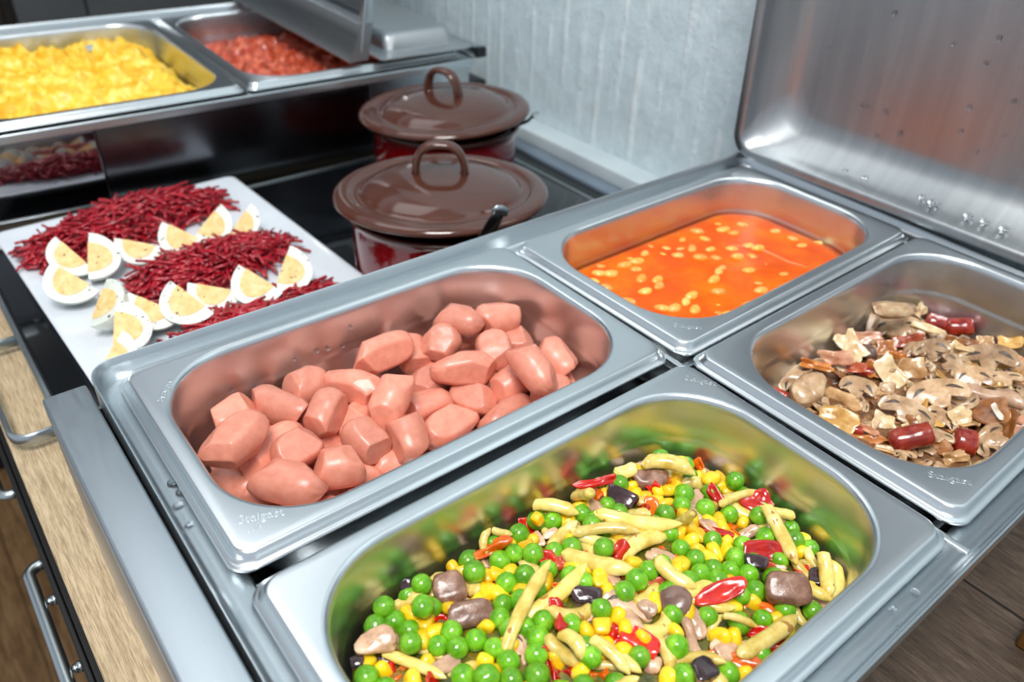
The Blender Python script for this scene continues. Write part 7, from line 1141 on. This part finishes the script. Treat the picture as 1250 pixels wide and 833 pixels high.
# ------------------------------------------------------------ pots
def make_pot(name, loc, rz, label):
    root = empty(name, loc, rz); tag(root, label, 'pot', 'brown lidded pots on the hob')
    R = .0765
    mb = MB(); mb.lathe([(0, .0005), (R - .012, .0005), (R - .006, .0015), (R - .002, .006), (R, .014), (R, .060), (R - .0005, .066), (R + .0035, .0685), (R + .0045, .0700), (R + .0035, .0715), (R - .001, .0712), (R - .003, .069), (R - .003, .010), (R - .010, .004), (0, .0035)], 96)
    o = mb.build('pot_body', M['enamel_red'], root)
    mb = MB(); mb.lathe([(R + .0028, .0676), (R + .0046, .0690), (R + .0052, .0703), (R + .0046, .0716), (R + .0030, .0720)], 96); mb.build('pot_rim', M['enamel_brown'], root)
    return root
def make_lid(name, loc, rz, label, tilt=0):
    root = empty(name, loc); root.matrix_basis = Matrix.Translation(loc) @ Matrix.Rotation(math.radians(3.3), 4, Vector((tilt[1], -tilt[0], 0))) @ Matrix.Rotation(rz, 4, 'Z'); tag(root, label, 'lid', 'brown pot lids')
    RR = .0905
    mb = MB()
    mb.lathe([(0, .0205), (.015, .0203), (.030, .0192), (.045, .0168), (.056, .0138), (.0640, .0100), (.0668, .0078), (.0684, .0060), (.0700, .0056), (.0720, .0055), (.0745, .0056), (.0760, .0066), (.0775, .0078), (.0800, .0082), (.0850, .0078), (.0885, .0066), (RR, .0046), (RR + .0004, .0030), (RR - .0004, .0016), (.0885, .0008), (.0855, .0006), (.0790, .0010), (.0780, .0040), (.076, .0045), (.070, .0040), (.060, .010), (.045, .0150), (.030, .0175), (0, .0188)], 96)
    mb.build('lid_disc', M['enamel_brown'], root)
    mb = MB(); pts = []
    for k in range(25):
        a = PI*k/24; c, s = math.cos(a), math.sin(a)
        pts.append((math.copysign(abs(c)**.8, c)*.0205, 0, .0178 + .0265*s**.75))
    mb.tube(pts, .0034, 14, 1.9, (0, 1, 0)); mb.build('lid_handle', M['enamel_brown'], root)
    for s in (-1, 1):
        mb = MB(); mb.lathe([(0, .0232), (.003, .0228), (.0045, .0212), (.005, .0180)], 20, (s*.0200, 0, -.001)); mb.build('handle_foot', M['enamel_brown'], root)
    return root
ZH = -.0998
p1 = (.2985, .459); p2 = (.418, .6275)
d1 = Vector((-.24, -.97, 0)).normalized(); d2 = Vector((.62, -.785, 0)).normalized()
make_pot('cooking_pot', (*p1, ZH), 0, 'front maroon pot with brown lid on the hob, nearest the sausage pan')
make_lid('pot_lid', (*p1, ZH + .0716 + .0056), math.radians(-38), 'brown enamel lid on the front pot, its arched handle seen broadside', d1)
make_pot('cooking_pot', (*p2, ZH), 0, 'rear maroon pot with brown lid standing beside the far food warmer')
make_lid('pot_lid', (*p2, ZH + .0716 + .0056), math.radians(-75), 'brown enamel lid on the rear pot, its arched handle seen nearly end on', d2)
def ladle(p, d, tip, label):
    c0 = Vector((*p, ZH)); side = Vector((-d.y, d.x, 0))
    P = [(.040, .012, 0), (.055, .044, 0), (.068, .0680, 0), (.0765, .0742, 0), (.085, .0762, 0), (.0915, .0800, 0)] + tip
    mb = MB(); mb.tube([c0 + d*a + Vector((0, 0, z)) + side*q for a, z, q in P], [.0050, .0050, .0054, .0060, .0066, .0072] + [.0078]*(len(tip) - 1) + [.0058], 14, .22, d)
    root = mb.build('serving_spoon', M['black_gloss'])
    k = P[-1]; t = c0 + d*k[0] + Vector((0, 0, k[1])) + side*k[2]; k2 = P[-2]; t2 = c0 + d*k2[0] + Vector((0, 0, k2[1])) + side*k2[2]; u = (t - t2).normalized()
    mb = MB(); mb.tube([t - u*.003, t, t + u*.0025, t + u*.004], [.0076, .0070, .0058, .0020], 14, .26, d); mb.build('steel_tip', M['handle'], root)
    tag(root, label, 'spoon')
ladle(p1, d1, [(.0955, .088, .002), (.098, .098, .006), (.0995, .1065, .0105)], 'dark spoon handle with a shiny tip propping up the lid of the front pot')
ladle(p2, d2, [(.0950, .0845, 0), (.0985, .0870, 0)], 'spoon handle end peeping out under the lid of the rear pot')

# ------------------------------------------------------------ plate with beetroot and egg
ZPL = -.0998
pl = empty('serving_plate', (.1075, .5535, ZPL), math.radians(2.0)); tag(pl, 'flat rectangular white porcelain plate carrying beetroot and egg quarters on the hob', 'plate')
mb = MB(); hx, hy = .1115, .162
mb.loft([rrect(hx - .030, hy - .030, .012, 6, 0, 0, 0), rrect(hx - .026, hy - .026, .012, 6, 0, 0, .003), rrect(hx - .004, hy - .004, .008, 6, 0, 0, .0175), rrect(hx - .0008, hy - .0008, .008, 6, 0, 0, .0200), rrect(hx, hy, .008, 6, 0, 0, .0212), rrect(hx - .0006, hy - .0006, .008, 6, 0, 0, .0222), rrect(hx - .003, hy - .003, .008, 6, 0, 0, .0224), rrect(hx - .012, hy - .012, .010, 6, 0, 0, .0208), rrect(hx - .022, hy - .022, .012, 6, 0, 0, .0200), rrect(hx - .05, hy - .05, .012, 6, 0, 0, .0200)], True, True, True)
o = mb.build('plate_dish', M['plate'], pl); smooth_by_angle(o, 60)

def beet_band(poly, n, seed, label, hmax):
    """shredded beetroot: hundreds of thin curved matchsticks heaped along a band"""
    r = random.Random(seed); mb = MB(); z0 = -.0795
    (ax, ay), (bx, by), wd = poly
    a = Vector((ax, ay)); b = Vector((bx, by)); d = (b - a); L = d.length; d.normalize(); nrm = Vector((-d.y, d.x))
    # solid core so no plate shows through
    rings = []
    for i in range(25):
        t = i/24; e = math.sin(PI*min(.98, max(.02, t)))**.35
        ring = []
        for j in range(13):
            q = PI*j/12; p = a + d*(L*t) + nrm*(math.cos(q)*wd*.5*e*(.85 + .2*noise.noise(Vector((t*6, q, seed)))))
            ring.append((p.x, p.y, z0 + math.sin(q)*hmax*.72*e*(.8 + .35*noise.noise(Vector((t*7, q*1.5, seed + 3))))))
        rings.append(ring)
    mb.loft(rings, True, True, True)
    for k in range(n):
        t = min(1, max(0, r.uniform(-.04, 1.04))); s = r.uniform(-1, 1); e = math.sin(PI*min(.97, max(.03, t)))**.3
        h = math.sqrt(max(0, 1 - s*s))
        c = a + d*(L*t) + nrm*(s*wd*.5*e)
        zc = z0 + .001 + h*hmax*e*r.uniform(.75, 1.05)*(.82 + .3*noise.noise(Vector((t*7, s, seed))))
        ang = r.gauss(0, .85) + (PI if r.random() < .5 else 0); ln_ = r.uniform(.016, .036); cur = r.uniform(-2.2, 2.2); pit = r.gauss(0, .16)
        pts = []; x, y, z = 0, 0, 0
        for q in range(6):
            pts.append((x, y, z)); th = ang + cur*(q/5 - .5); st_ = ln_/5
            x += st_*math.cos(th); y += st_*math.sin(th); z += st_*math.sin(pit) - st_*.25*(q/5)
        m = pts[2]; W = []
        for q in pts:
            lx, ly = q[0] - m[0], q[1] - m[1]; w = c + d*lx + nrm*ly
            W.append((w.x, w.y, max(z0 + .0008, zc + q[2] - m[2])))
        mb.tube(W, r.uniform(.0009, .0017), 6, r.uniform(.55, 1))
    o = mb.build('shredded_beetroot', M['beet']); tag(o, label, 'beetroot', None, 'stuff'); return o
for bd in BANDS: beet_band(*bd)

# ------------------------------------------------------------ lights and camera
def area(name, loc, target, sx, sy, power, col):
    l = bpy.data.lights.new(name, 'AREA'); l.shape = 'RECTANGLE'; l.size = sx; l.size_y = sy; l.energy = power; l.color = col
    o = bpy.data.objects.new(name, l); C.objects.link(o); o.location = loc
    o.rotation_euler = (Vector(target) - Vector(loc)).to_track_quat('-Z', 'Y').to_euler(); return o
for a in LIGHTS: area(*a)
w = bpy.data.worlds.new('World'); bpy.context.scene.world = w; w.use_nodes = True
bg = w.node_tree.nodes['Background']; bg.inputs['Color'].default_value = (*WORLD[0], 1); bg.inputs['Strength'].default_value = WORLD[1]

cam = bpy.data.cameras.new('camera'); co = bpy.data.objects.new('camera', cam); C.objects.link(co)
co.location = CAM['loc']; co.matrix_world = Matrix.Translation(CAM['loc']) @ Matrix(CAM['rot']).to_4x4()
cam.sensor_width = 36; cam.lens = CAM['f']/1250*36; cam.clip_start = .01
cam.dof.use_dof = True; cam.dof.focus_distance = FOCUS[0]; cam.dof.aperture_fstop = FOCUS[1]
sc = bpy.context.scene; sc.camera = co
sc.view_settings.view_transform = 'Standard'; sc.view_settings.look = 'None'; sc.view_settings.gamma = 1; sc.view_settings.exposure = EXPO
sc.view_settings.use_curve_mapping = False
